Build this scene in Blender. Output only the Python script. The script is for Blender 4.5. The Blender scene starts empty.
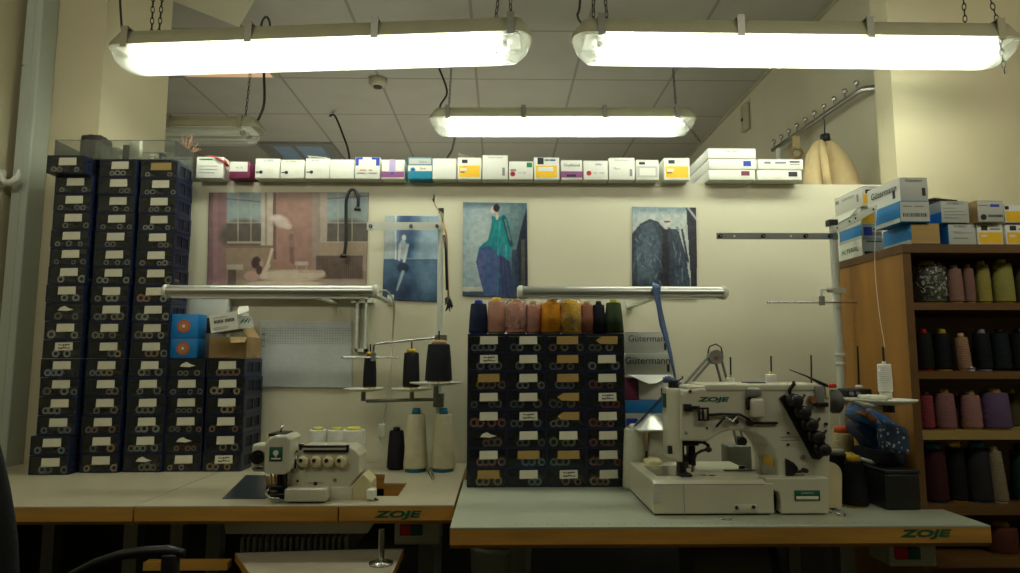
import bpy, bmesh, math, random
import numpy as np
from mathutils import Vector, Matrix, Euler

C = bpy.context.scene.collection
SC = bpy.context.scene
random.seed(7)
R = math.radians

# ---------------------------------------------------------------- camera, world, exposure
F, CX, CY = 650.0, 510.0, 286.5
PITCH, YAW, CAMZ = R(6.2), R(0.88), 1.13
cam_d = bpy.data.cameras.new('camera')
cam_d.sensor_width = 36.0
cam_d.lens = F / 1020.0 * 36.0
cam_d.clip_start = 0.02
cam = bpy.data.objects.new('camera', cam_d)
C.objects.link(cam)
cam.location = (0, 0, CAMZ)
cam.rotation_euler = (math.pi / 2 + PITCH, 0, -YAW)
SC.camera = cam

W = bpy.data.worlds.new('world')
SC.world = W
W.use_nodes = True
W.node_tree.nodes['Background'].inputs[0].default_value = (0.55, 0.62, 0.5, 1)
W.node_tree.nodes['Background'].inputs[1].default_value = 0.02

SC.view_settings.view_transform = 'Standard'
SC.view_settings.look = 'None'
SC.view_settings.gamma = 1.0
SC.view_settings.use_curve_mapping = False
SC.view_settings.exposure = 0.0
TUBE = 24.0                      # strength of the fluorescent tubes


def area_light(name, loc, size, power, col=(1.0, 0.97, 0.84), rot=(0, 0, 0)):
    d = bpy.data.lights.new(name, 'AREA')
    d.shape = 'RECTANGLE'
    d.size, d.size_y = size
    d.energy = power
    d.color = col
    o = bpy.data.objects.new(name, d)
    C.objects.link(o)
    o.location = loc
    o.rotation_euler = rot
    return o


# unseen fill lights, added above the view to brighten the upper back wall
area_light('upper_wall_fill', (-1.05, 0.35, 2.45), (1.3, 0.18), 9, rot=(R(82), 0, R(8)))
area_light('upper_wall_fill', (1.35, 0.35, 2.45), (1.3, 0.18), 12, rot=(R(82), 0, R(-18)))
# added upward fill that brightens the far ceiling, hidden below the partition's top
area_light('far_ceiling_fill', (-0.6, 4.6, 1.2), (2.2, 2.2), 25, rot=(math.pi, 0, 0))

_f = Vector((math.sin(YAW) * math.cos(PITCH), math.cos(YAW) * math.cos(PITCH), math.sin(PITCH)))
_r = Vector((math.cos(YAW), -math.sin(YAW), 0))
_u = _r.cross(_f)
EYE = Vector((0, 0, CAMZ))


def ray(u, v):
    return _f + _r * ((u - CX) / F) + _u * (-(v - CY) / F)


def at(u, v, Y):
    d = ray(u, v)
    return EYE + d * (Y / d.y)


def atz(u, v, z):
    d = ray(u, v)
    return EYE + d * ((z - CAMZ) / d.z)


def atx(u, v, X):
    d = ray(u, v)
    return EYE + d * (X / d.x)


# ---------------------------------------------------------------- materials
def lin(c):
    def g(x):
        x = x / 255.0
        return x / 12.92 if x <= 0.04045 else ((x + 0.055) / 1.055) ** 2.4
    return (g(c[0]), g(c[1]), g(c[2]), 1.0)


MATS = {}


def mat(name, col=(128, 128, 128), rough=0.6, metal=0.0, var=0.06, vscale=14.0, bump=0.0, bscale=60.0, spec=0.5,
        stretch=None, emit=None, estr=0.0, coat=0.0):
    if name in MATS:
        return MATS[name]
    m = bpy.data.materials.new(name)
    m.use_nodes = True
    nt = m.node_tree
    N, L = nt.nodes, nt.links
    b = N['Principled BSDF']
    b.inputs['Roughness'].default_value = rough
    b.inputs['Metallic'].default_value = metal
    b.inputs['Specular IOR Level'].default_value = spec
    b.inputs['Coat Weight'].default_value = coat
    tc = N.new('ShaderNodeTexCoord')
    mp = N.new('ShaderNodeMapping')
    L.new(tc.outputs['Object'], mp.inputs[0])
    if stretch:
        mp.inputs['Scale'].default_value = stretch
    no = N.new('ShaderNodeTexNoise')
    no.inputs['Scale'].default_value = vscale
    no.inputs['Detail'].default_value = 4
    L.new(mp.outputs[0], no.inputs['Vector'])
    rmp = N.new('ShaderNodeMapRange')
    rmp.inputs[1].default_value = 0.3
    rmp.inputs[2].default_value = 0.7
    rmp.inputs[3].default_value = 1 - var
    rmp.inputs[4].default_value = 1 + var
    L.new(no.outputs[0], rmp.inputs[0])
    mx = N.new('ShaderNodeMix')
    mx.data_type = 'RGBA'
    mx.blend_type = 'MULTIPLY'
    mx.inputs[0].default_value = 1.0
    mx.inputs[6].default_value = lin(col)
    L.new(rmp.outputs[0], mx.inputs[7])
    L.new(mx.outputs[2], b.inputs['Base Color'])
    if bump > 0:
        n2 = N.new('ShaderNodeTexNoise')
        n2.inputs['Scale'].default_value = bscale
        n2.inputs['Detail'].default_value = 3
        L.new(mp.outputs[0], n2.inputs['Vector'])
        bp = N.new('ShaderNodeBump')
        bp.inputs['Strength'].default_value = bump
        bp.inputs['Distance'].default_value = 0.01
        L.new(n2.outputs[0], bp.inputs['Height'])
        L.new(bp.outputs[0], b.inputs['Normal'])
    if emit:
        b.inputs['Emission Color'].default_value = lin(emit)
        b.inputs['Emission Strength'].default_value = estr
    MATS[name] = m
    return m


def clear_mat(name, tint=(0.8, 0.85, 0.85), rough=0.06, haze=0.05, hazecol=(200, 205, 195), gl=0.5, milky=False):
    """thin clear plastic: see-through with a glossy skin and a little haze"""
    if name in MATS:
        return MATS[name]
    m = bpy.data.materials.new(name)
    m.use_nodes = True
    nt = m.node_tree
    N, L = nt.nodes, nt.links
    N.remove(N['Principled BSDF'])
    out = N['Material Output']
    tr = N.new('ShaderNodeBsdfTransparent')
    tr.inputs[0].default_value = (*tint, 1)
    df = N.new('ShaderNodeBsdfTranslucent' if milky else 'ShaderNodeBsdfDiffuse')
    df.inputs[0].default_value = lin(hazecol)
    g = N.new('ShaderNodeBsdfGlossy')
    g.inputs['Roughness'].default_value = rough
    m1 = N.new('ShaderNodeMixShader')
    m1.inputs[0].default_value = haze
    L.new(tr.outputs[0], m1.inputs[1])
    L.new(df.outputs[0], m1.inputs[2])
    fr = N.new('ShaderNodeFresnel')
    fr.inputs[0].default_value = 1.45
    mm = N.new('ShaderNodeMath')
    mm.operation = 'MULTIPLY'
    mm.inputs[1].default_value = gl
    L.new(fr.outputs[0], mm.inputs[0])
    m2 = N.new('ShaderNodeMixShader')
    L.new(mm.outputs[0], m2.inputs[0])
    L.new(m1.outputs[0], m2.inputs[1])
    L.new(g.outputs[0], m2.inputs[2])
    L.new(m2.outputs[0], out.inputs[0])
    MATS[name] = m
    return m


def thread_mat(col, fine=1.0):
    """wound thread: fine helical ridges as bump"""
    key = 'thread_%d_%d_%d' % tuple(col)
    if key in MATS:
        return MATS[key]
    m = mat(key, col, rough=0.75, var=0.08, vscale=30, spec=0.25)
    nt = m.node_tree
    N, L = nt.nodes, nt.links
    b = N['Principled BSDF']
    tc = N.new('ShaderNodeTexCoord')
    wv = N.new('ShaderNodeTexWave')
    wv.bands_direction = 'Z'
    wv.inputs['Scale'].default_value = 70
    wv.inputs['Distortion'].default_value = 3
    L.new(tc.outputs['Object'], wv.inputs[0])
    bp = N.new('ShaderNodeBump')
    bp.inputs['Strength'].default_value = 0.35
    bp.inputs['Distance'].default_value = 0.003
    L.new(wv.outputs[1], bp.inputs['Height'])
    L.new(bp.outputs[0], b.inputs['Normal'])
    return m


def emis(name, col, s):
    if name in MATS:
        return MATS[name]
    m = bpy.data.materials.new(name)
    m.use_nodes = True
    N, L = m.node_tree.nodes, m.node_tree.links
    N.remove(N['Principled BSDF'])
    e = N.new('ShaderNodeEmission')
    e.inputs[0].default_value = (*col, 1)
    e.inputs[1].default_value = s
    L.new(e.outputs[0], N['Material Output'].inputs[0])
    MATS[name] = m
    return m


M = dict(
    wall=mat('cream_wall_paint', (196, 187, 152), 0.75, var=0.035, vscale=3, bump=0.08, bscale=90),
    wallgrey=mat('pale_duct_paint', (176, 184, 168), 0.5, var=0.03, vscale=4),
    far=mat('far_room_paint', (180, 176, 148), 0.8, var=0.03, vscale=3),
    partition=mat('white_board_partition', (204, 200, 172), 0.55, var=0.03, vscale=2.5, bump=0.05, bscale=160),
    floor=mat('dark_lino_floor', (60, 56, 46), 0.55, var=0.15, vscale=6),
    lam=mat('pale_laminate_top', (168, 174, 152), 0.32, var=0.05, vscale=5),
    lamwarm=mat('cream_laminate_top', (182, 174, 146), 0.32, var=0.05, vscale=5),
    ply=mat('golden_wood_edge', (186, 138, 58), 0.5, var=0.22, vscale=22, stretch=(0.15, 1, 1.6)),
    oak=mat('oak_shelf_side', (160, 112, 42), 0.5, var=0.16, vscale=16, stretch=(1, 1, 0.12)),
    oakdark=mat('brown_shelf_board', (98, 68, 30), 0.5, var=0.14, vscale=18, stretch=(0.15, 1, 1)),
    oaklight=mat('light_shelf_edge', (150, 128, 72), 0.5, var=0.1, vscale=18, stretch=(0.15, 1, 1)),
    mcream=mat('machine_cream_enamel', (196, 194, 168), 0.35, var=0.04, vscale=6, coat=0.2),
    mcream2=mat('machine_yellowed_plastic', (202, 191, 148), 0.4, var=0.04, vscale=6),
    black=mat('black_plastic', (22, 22, 24), 0.42, var=0.1),
    darkmet=mat('blackened_steel', (46, 46, 46), 0.35, metal=0.7, var=0.1),
    steel=mat('bright_steel', (190, 190, 184), 0.25, metal=1.0, var=0.06),
    greymet=mat('grey_painted_metal', (132, 134, 124), 0.4, metal=0.3, var=0.05),
    alu=mat('brushed_aluminium', (188, 190, 180), 0.33, metal=0.85, var=0.05, vscale=30, stretch=(0.05, 1, 1)),
    white=mat('white_plastic', (214, 214, 198), 0.4, var=0.03),
    whitemet=mat('white_enamelled_tube', (196, 200, 184), 0.4, var=0.04),
    navy=mat('navy_plastic', (20, 30, 58), 0.35, var=0.12),
    navydark=mat('dark_interior_plastic', (20, 25, 38), 0.6, var=0.1),
    paper=mat('white_label_paper', (216, 214, 190), 0.7, var=0.04),
    tan=mat('kraft_label_paper', (168, 140, 78), 0.7, var=0.08),
    card=mat('brown_cardboard', (164, 136, 90), 0.75, var=0.07, vscale=20),
    cardin=mat('grey_card_inside', (150, 142, 118), 0.75, var=0.07, vscale=20),
    wbox=mat('white_coated_card', (220, 220, 206), 0.55, var=0.03, vscale=9),
    gbox=mat('grey_white_card', (180, 184, 172), 0.6, var=0.04, vscale=9),
    blue=mat('bright_blue_card', (12, 124, 192), 0.5, var=0.06),
    teal=mat('teal_card', (20, 128, 156), 0.5, var=0.05),
    maroon=mat('maroon_card', (110, 30, 66), 0.5, var=0.05),
    purple=mat('purple_card', (128, 62, 118), 0.5, var=0.05),
    lilac=mat('lilac_tape', (176, 158, 196), 0.5, var=0.05),
    yellow=mat('yellow_print', (232, 184, 22), 0.5, var=0.05),
    ink=mat('black_ink', (28, 30, 34), 0.6),
    greyink=mat('grey_ink', (130, 134, 128), 0.6),
    green=mat('green_ink', (38, 120, 66), 0.6),
    dgreen=mat('dark_green_logo', (6, 84, 58), 0.5),
    blueink=mat('blue_ink', (28, 62, 164), 0.6),
    redp=mat('red_plastic', (190, 30, 26), 0.45),
    orange=mat('orange_plastic', (208, 84, 34), 0.5),
    ribbon=mat('blue_satin_ribbon', (62, 88, 130), 0.5, var=0.15, vscale=40),
    red=mat('red_ribbon', (176, 34, 30), 0.5, var=0.1),
    rust=mat('copper_clip', (150, 106, 60), 0.5, metal=0.4),
    chair=mat('black_chair_fabric', (24, 25, 30), 0.85, var=0.15, vscale=50, bump=0.2, bscale=300),
    lamphouse=mat('aged_grey_lamp_housing', (150, 148, 118), 0.5, var=0.05),
    coat=mat('camel_wool', (200, 178, 130), 0.9, var=0.08, vscale=18, bump=0.3, bscale=120),
    plate=mat('blue_grey_steel_plate', (76, 86, 92), 0.3, metal=0.6, var=0.08),
    motor=mat('dark_motor_casting', (84, 86, 80), 0.6, metal=0.3, var=0.1),
)
M['clear'] = clear_mat('clear_drawer_plastic', (0.88, 0.9, 0.9), 0.08, 0.03, (150, 160, 160), 0.7)
M['lens'] = clear_mat('clear_lamp_cover', (0.97, 0.98, 0.96), 0.12, 0.22, (235, 238, 225), 0.5, True)
M['tray'] = clear_mat('clear_tray_plastic', (0.86, 0.88, 0.86), 0.08, 0.10, (190, 195, 185), 0.9)
M['film'] = clear_mat('crinkled_film', (0.99, 0.99, 0.975), 0.12, 0.06, (205, 205, 190), 0.7)
_nt = M['film'].node_tree  # noise-driven milky haze paints the bright highlights of the crinkles
_tc, _no, _mr = _nt.nodes.new('ShaderNodeTexCoord'), _nt.nodes.new('ShaderNodeTexNoise'), _nt.nodes.new('ShaderNodeMapRange')
_no.inputs['Scale'].default_value = 75
_no.inputs['Detail'].default_value = 5
_no.inputs['Distortion'].default_value = 1.5
for _k, _v in ((1, 0.53), (2, 0.60), (3, 0.02), (4, 0.5)):
    _mr.inputs[_k].default_value = _v
_nt.links.new(_tc.outputs['Object'], _no.inputs['Vector'])
_nt.links.new(_no.outputs[0], _mr.inputs[0])
for _n in _nt.nodes:
    if _n.type == 'MIX_SHADER' and any(l_.from_node.type == 'BSDF_TRANSPARENT' for l_ in _n.inputs[1].links):
        _nt.links.new(_mr.outputs[0], _n.inputs[0])


# ---------------------------------------------------------------- mesh builder
class MB:
    def __init__(s):
        s.v, s.f, s.mi, s.sm, s.mats = [], [], [], [], []

    def m(s, material):
        if material not in s.mats:
            s.mats.append(material)
        return s.mats.index(material)

    def add(s, verts, faces, material, smooth=False):
        o = len(s.v)
        i = s.m(material)
        s.v += [tuple(p) for p in verts]
        for f in faces:
            s.f.append([o + k for k in f])
            s.mi.append(i)
            s.sm.append(smooth)
        return s

    def box(s, c, d, material, rot=None):
        hx, hy, hz = d[0] / 2, d[1] / 2, d[2] / 2
        vs = [Vector((x, y, z)) for x in (-hx, hx) for y in (-hy, hy) for z in (-hz, hz)]
        if rot is not None:
            e = rot if isinstance(rot, Matrix) else Euler(rot).to_matrix()
            vs = [e @ p for p in vs]
        c = Vector(c)
        return s.add([p + c for p in vs], [(0, 1, 3, 2), (4, 6, 7, 5), (0, 4, 5, 1), (2, 3, 7, 6), (0, 2, 6, 4), (1, 5, 7, 3)], material)

    def bb(s, x0, x1, y0, y1, z0, z1, material):
        return s.box(((x0 + x1) / 2, (y0 + y1) / 2, (z0 + z1) / 2), (abs(x1 - x0), abs(y1 - y0), abs(z1 - z0)), material)

    def rbox(s, x0, x1, y0, y1, z0, z1, r, material, seg=3):
        """box with edges rounded (bevelled by bmesh)"""
        bm = bmesh.new()
        bmesh.ops.create_cube(bm, size=1)
        for p in bm.verts:
            p.co = Vector(((x0 + x1) / 2 + p.co.x * (x1 - x0), (y0 + y1) / 2 + p.co.y * (y1 - y0), (z0 + z1) / 2 + p.co.z * (z1 - z0)))
        bmesh.ops.bevel(bm, geom=list(bm.edges), offset=r, segments=seg, affect='EDGES', profile=0.5)
        return s.frombm(bm, material)

    def frombm(s, bm, material, smooth=True):
        bm.verts.index_update()
        s.add([p.co.copy() for p in bm.verts], [[q.index for q in f.verts] for f in bm.faces], material, smooth)
        bm.free()
        return s

    def cyl(s, p0, p1, r0, material, r1=None, seg=16, cap=True, smooth=True):
        r1 = r0 if r1 is None else r1
        p0, p1 = Vector(p0), Vector(p1)
        d = (p1 - p0).normalized()
        a = d.orthogonal().normalized()
        b = d.cross(a)
        vs = []
        for p, r in ((p0, r0), (p1, r1)):
            for k in range(seg):
                t = 2 * math.pi * k / seg
                vs.append(p + (a * math.cos(t) + b * math.sin(t)) * r)
        fs = [(k, (k + 1) % seg, seg + (k + 1) % seg, seg + k) for k in range(seg)]
        s.add(vs, fs, material, smooth)
        if cap:
            s.add(vs[:seg], [list(range(seg))[::-1]], material)
            s.add(vs[seg:], [list(range(seg))], material)
        return s

    def lathe(s, prof, c, material, axis=(0, 0, 1), seg=24, smooth=True):
        """prof: list of (radius, height) along the axis from c"""
        c = Vector(c)
        d = Vector(axis).normalized()
        a = d.orthogonal().normalized()
        b = d.cross(a)
        vs = []
        for r, h in prof:
            for k in range(seg):
                t = 2 * math.pi * k / seg
                vs.append(c + d * h + (a * math.cos(t) + b * math.sin(t)) * max(r, 1e-5))
        fs = []
        for j in range(len(prof) - 1):
            for k in range(seg):
                k2 = (k + 1) % seg
                fs.append((j * seg + k, j * seg + k2, (j + 1) * seg + k2, (j + 1) * seg + k))
        return s.add(vs, fs, material, smooth)

    def tube(s, pts, r, material, seg=8, closed=False):
        pts = [Vector(p) for p in pts]
        n = len(pts)
        rs = r if isinstance(r, (list, tuple)) else [r] * n
        vs = []
        up = None
        for i, p in enumerate(pts):
            if closed:
                t = (pts[(i + 1) % n] - pts[i - 1]).normalized()
            else:
                t = (pts[min(i + 1, n - 1)] - pts[max(i - 1, 0)]).normalized()
            if up is None:
                up = t.orthogonal().normalized()
            up = (up - t * up.dot(t)).normalized()
            b = t.cross(up)
            for k in range(seg):
                a = 2 * math.pi * k / seg
                vs.append(p + (up * math.cos(a) + b * math.sin(a)) * rs[i])
        fs = []
        for j in range(n if closed else n - 1):
            j2 = (j + 1) % n
            for k in range(seg):
                k2 = (k + 1) % seg
                fs.append((j * seg + k, j * seg + k2, j2 * seg + k2, j2 * seg + k))
        if not closed:
            fs.append(list(range(seg))[::-1])
            fs.append([(n - 1) * seg + k for k in range(seg)])
        return s.add(vs, fs, material, True)

    def prism(s, pts, y0, y1, material, holes=()):
        """polygon in x,z (world) pushed along y from y0 to y1, with optional holes"""
        bm = bmesh.new()
        for loop in [pts] + list(holes):
            vs = [bm.verts.new((p[0], y0, p[1])) for p in loop]
            for i in range(len(vs)):
                bm.edges.new((vs[i], vs[(i + 1) % len(vs)]))
        bmesh.ops.triangle_fill(bm, use_beauty=True, edges=list(bm.edges))
        r = bmesh.ops.extrude_face_region(bm, geom=list(bm.faces))
        for e in r['geom']:
            if isinstance(e, bmesh.types.BMVert):
                e.co.y = y1
        bmesh.ops.recalc_face_normals(bm, faces=list(bm.faces))
        return s.frombm(bm, material, False)

    def slab(s, pts, z0, z1, material, side=None, holes=()):
        """polygon in x,y pushed along z, side faces in another material"""
        bm = bmesh.new()
        for loop in [pts] + list(holes):
            vs = [bm.verts.new((p[0], p[1], z0)) for p in loop]
            for i in range(len(vs)):
                bm.edges.new((vs[i], vs[(i + 1) % len(vs)]))
        bmesh.ops.triangle_fill(bm, use_beauty=True, edges=list(bm.edges))
        r = bmesh.ops.extrude_face_region(bm, geom=list(bm.faces))
        for e in r['geom']:
            if isinstance(e, bmesh.types.BMVert):
                e.co.z = z1
        bmesh.ops.recalc_face_normals(bm, faces=list(bm.faces))
        bm.verts.index_update()
        V = [p.co.copy() for p in bm.verts]
        A = [[q.index for q in f.verts] for f in bm.faces if abs(f.normal.z) > 0.5]
        B = [[q.index for q in f.verts] for f in bm.faces if abs(f.normal.z) <= 0.5]
        bm.free()
        s.add(V, A, material)
        s.add(V, B, side or material)
        return s

    def build(s, name, parent=None, loc=None, bevel=0, subsurf=0):
        me = bpy.data.meshes.new(name)
        off = Vector((0, 0, 0))
        if parent is not None:
            off = Vector(parent.get('_w', (0, 0, 0)))
        elif loc is not None:
            off = Vector(loc)
        me.from_pydata([tuple(Vector(p) - off) for p in s.v], [], s.f)
        for m_ in s.mats:
            me.materials.append(m_)
        me.polygons.foreach_set('material_index', s.mi)
        me.polygons.foreach_set('use_smooth', s.sm)
        me.update()
        o = bpy.data.objects.new(name, me)
        C.objects.link(o)
        if parent is not None:
            o.parent = parent
        elif loc is not None:
            o.location = loc
        o['_w'] = tuple(off)
        if bevel:
            b = o.modifiers.new('edge', 'BEVEL')
            b.width = bevel
            b.segments = 2
            b.limit_method = 'ANGLE'
            b.angle_limit = R(40)
        if subsurf:
            b = o.modifiers.new('smooth', 'SUBSURF')
            b.levels = b.render_levels = subsurf
        return o


def tag(o, label=None, cat=None, group=None, kind=None):
    if label:
        o['label'] = label
    if cat:
        o['category'] = cat
    if group:
        o['group'] = group
    if kind:
        o['kind'] = kind
    return o


def empty(name, loc, label, cat, group=None):
    o = bpy.data.objects.new(name, None)
    o.empty_display_size = 0.05
    C.objects.link(o)
    o.location = loc
    o['_w'] = tuple(loc)
    return tag(o, label, cat, group)


def struct(mb, name, **k):
    return tag(mb.build(name, **k), kind='structure')


def copy_tree(o, parent=None):
    c = o.copy()
    C.objects.link(c)
    if parent is not None:
        c.parent = parent
    for ch in list(o.children):
        copy_tree(ch, c)
    return c


def text_mb(txt, size, material, origin, xdir=(1, 0, 0), zdir=(0, 0, 1), mb=None, align='CENTER', shear=0.0, sx=1.0, bold=0.0):
    """lettering laid on a plane through origin spanned by xdir and zdir"""
    cu = bpy.data.curves.new('lettering', 'FONT')
    cu.body = txt
    cu.size = size
    cu.align_x = align
    cu.align_y = 'CENTER'
    cu.shear = shear
    cu.offset = bold
    cu.resolution_u = 3
    o = bpy.data.objects.new('lettering', cu)
    C.objects.link(o)
    dg = bpy.context.evaluated_depsgraph_get()
    dg.update()
    me = o.evaluated_get(dg).to_mesh()
    X, Z = Vector(xdir).normalized(), Vector(zdir).normalized()
    O = Vector(origin)
    vs = [O + X * (p.co.x * sx) + Z * p.co.y for p in me.vertices]
    fs = [list(p.vertices) for p in me.polygons]
    o.evaluated_get(dg).to_mesh_clear()
    bpy.data.objects.remove(o)
    bpy.data.curves.remove(cu)
    mb = mb or MB()
    mb.add(vs, fs, material)
    return mb

# ---------------------------------------------------------------- the setting
YW = 2.42                        # front face of the partition and of the walls beside it
ZC = 2.85
ZP = at(600, 183.5, YW).z        # top of the partition
XO = 1.53                        # half width of the opening above the partition

# ceiling tiles: light lines of the hanging grid
cm = mat('ceiling_tile', (150, 148, 130), 0.85, var=0.04, vscale=5)
if True:
    nt = cm.node_tree
    N, L = nt.nodes, nt.links
    tc = N.new('ShaderNodeTexCoord')
    sx = N.new('ShaderNodeSeparateXYZ')
    L.new(tc.outputs['Object'], sx.inputs[0])
    outs = []
    for ax, o_ in ((0, 0.148), (1, -3.28)):
        a = N.new('ShaderNodeMath'); a.operation = 'ADD'; a.inputs[1].default_value = o_ + 60.5 * 0.604
        L.new(sx.outputs[ax], a.inputs[0])
        d = N.new('ShaderNodeMath'); d.operation = 'DIVIDE'; d.inputs[1].default_value = 0.604
        L.new(a.outputs[0], d.inputs[0])
        f = N.new('ShaderNodeMath'); f.operation = 'FRACT'
        L.new(d.outputs[0], f.inputs[0])
        g = N.new('ShaderNodeMath'); g.operation = 'SUBTRACT'; g.inputs[1].default_value = 0.5
        L.new(f.outputs[0], g.inputs[0])
        h = N.new('ShaderNodeMath'); h.operation = 'ABSOLUTE'
        L.new(g.outputs[0], h.inputs[0])
        w = N.new('ShaderNodeMath'); w.operation = 'LESS_THAN'; w.inputs[1].default_value = 0.013
        L.new(h.outputs[0], w.inputs[0])
        outs.append(w)
    mxx = N.new('ShaderNodeMath'); mxx.operation = 'MAXIMUM'
    L.new(outs[0].outputs[0], mxx.inputs[0]); L.new(outs[1].outputs[0], mxx.inputs[1])
    b = N['Principled BSDF']
    old = b.inputs['Base Color'].links[0].from_socket
    mc = N.new('ShaderNodeMix'); mc.data_type = 'RGBA'
    L.new(mxx.outputs[0], mc.inputs[0])
    L.new(old, mc.inputs[6])
    mc.inputs[7].default_value = lin((122, 119, 103))
    L.new(mc.outputs[2], b.inputs['Base Color'])

struct(MB().bb(-4.2, 2.8, -2.6, 7.2, -0.1, 0, M['floor']), 'floor')
struct(MB().bb(-4.2, 2.8, -2.6, 7.2, ZC, ZC + 0.1, cm), 'ceiling')
XL = -1.80
struct(MB().bb(XL - 0.1, XL, -2.6, YW, 0, ZC, M['wall']), 'wall_left')
struct(MB().bb(2.3, 2.4, -2.6, YW, 0, ZC, M['wall']), 'wall_right')
struct(MB().bb(XL - 0.1, 2.4, -2.7, -2.6, 0, ZC, M['wall']), 'wall_behind')
struct(MB().bb(XL - 0.1, -XO, YW, 2.90, 0, ZC, M['wall']), 'wall_back_left')
struct(MB().bb(XO, 2.4, YW, 2.53, 0, ZC, M['wall']), 'wall_back_right')
p = MB().bb(-XO, XO, YW, YW + 0.09, 0, ZP, M['partition'])
struct(p, 'wall_partition')
struct(MB().bb(XL + .002, 2.298, YW - .015, YW - .001, 0, 0.70, mat('painted_under_table_shade', (44, 42, 34), .7, var=.15, vscale=4)), 'shade_board_back')  # added board, its dark colour stands in for the shade under the tables
struct(MB().bb(1.62, 1.72, 2.53, 7.2, 0, ZC, M['far']), 'wall_far_right')
struct(MB().bb(-4.2, -4.1, 2.9, 7.2, 0, ZC, M['far']), 'wall_far_left')
struct(MB().bb(-4.2, 1.72, 7.1, 7.2, 0, ZC, M['far']), 'wall_far_end')
struct(MB().bb(-4.2, XL - 0.1, 2.8, 2.9, 0, ZC, M['far']), 'wall_far_front')
# ceiling angle along the far right wall
struct(MB().bb(1.60, 1.62, 2.53, 7.1, ZC - 0.02, ZC, M['lamphouse']), 'trim_2')
# the tall duct in the left corner
xa, xb = at(18.5, 120, 2.33).x, at(33.5, 120, 2.33).x
d_ = MB().rbox(xa, xb, 2.33, YW, 0, ZC, 0.006, M['wallgrey'])
d_.bb(xa - 0.002, xa + 0.03, 2.328, 2.33, 0, 2.20, M['wallgrey'])
d_.bb(xa - 0.002, xa + 0.03, 2.328, 2.33, 2.205, ZC, M['wallgrey'])
struct(d_, 'trim_1')

# ---------------------------------------------------------------- things on the far ceiling and wall
# shaded tile recess with a bluish vent
def tile(ix, iy, inset=0.0):
    x0 = -0.148 + ix * 0.604
    y0 = 3.28 + iy * 0.604
    return x0 + inset, x0 + 0.604 - inset, y0 + inset, y0 + 0.604 - inset
x0, x1, y0, y1 = tile(-3, 3)
v = empty('ceiling_vent', ((x0 + x1) / 2, (y0 + y1) / 2, ZC - 0.03), 'bluish square vent set in the far ceiling above the row of boxes', 'vent')
fr = MB()
for a, b_, c_, d_ in ((x0, x1, y0, y0 + 0.06), (x0, x1, y1 - 0.06, y1), (x0, x0 + 0.1, y0 + .06, y1 - .06), (x1 - 0.1, x1, y0 + .06, y1 - .06)):
    fr.bb(a, b_, c_, d_, ZC - 0.02, ZC - 0.001, M['greymet'])
fr.bb(x0 + 0.26, x0 + 0.285, y0 + .06, y1 - .06, ZC - 0.02, ZC - .002, M['greymet'])
fr.build('frame', v)
MB().bb(x0 + 0.09, x1 - 0.1, y0 + 0.06, y1 - 0.06, ZC - 0.008, ZC - 0.001, mat('bluish_vent_panel', (128, 150, 168), 0.5, var=0.12, vscale=30)).build('panel', v)
x0, x1, y0, y1 = tile(-3, 0, 0.02)
v = empty('ceiling_light', ((x0 + x1) / 2, (y0 + y1) / 2, ZC - 0.02), 'square ceiling light with faint warm glow above the left lamp', 'ceiling light')
MB().bb(x0, x1, y0, y1, ZC - 0.012, ZC + 0.001, M['lamphouse']).build('frame', v)
MB().bb(x0 + 0.02, x1 - 0.02, y0 + 0.02, y1 - 0.02, ZC - 0.016, ZC - 0.01, mat('warm_diffuser', (220, 190, 150), 0.5, emit=(255, 205, 160), estr=0.28)).build('diffuser', v)

c = at(378, 82, 4.0); c.z = ZC
c = atz(378, 79, ZC)
t = empty('smoke_detector', (c.x, c.y, ZC - 0.05), 'small round white smoke detector on the tiled ceiling', 'smoke detector')
MB().lathe([(0, 0), (0.035, 0), (0.055, 0.018), (0.058, 0.05), (0, 0.05)], (c.x, c.y, ZC - 0.05), M['lamphouse']).build('body', t)
MB().cyl((c.x, c.y, ZC - 0.056), (c.x, c.y, ZC - 0.048), 0.028, M['black']).build('sensor_grille', t)

c = atx(748, 118, 1.62)
t = empty('wall_sensor', (1.62, c.y, c.z - 0.07), 'cream oblong sensor box on the far right wall', 'sensor')
MB().rbox(1.585, 1.62, c.y - 0.045, c.y + 0.045, c.z - 0.09, c.z + 0.09, 0.012, M['lamphouse']).build('body', t)
MB().cyl((1.58, c.y + 0.01, c.z - 0.01), (1.588, c.y + 0.01, c.z - 0.01), 0.012, M['black']).build('lens', t)

# drooping ceiling panel above the left lamp
pts = [atz(173, -14, ZC - 0.02), atz(262, -14, ZC - 0.02)]
a0, a1 = atz(160, -4, ZC - 0.03), atz(250, -4, ZC - 0.03)
low = at(239, 27, 3.0)
t = MB()
q = [a0, a1, Vector((a1.x, low.y, low.z + 0.16)), low]
t.add(q + [p_ + Vector((0, 0.0, 0.015)) for p_ in q], [(0, 1, 2, 3), (7, 6, 5, 4), (0, 4, 5, 1), (1, 5, 6, 2), (2, 6, 7, 3), (3, 7, 4, 0)], M['far'])
tag(t.build('ceiling_panel', loc=q[0]), 'pale loose ceiling panel drooping above the left lamp', 'ceiling panel')

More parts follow.
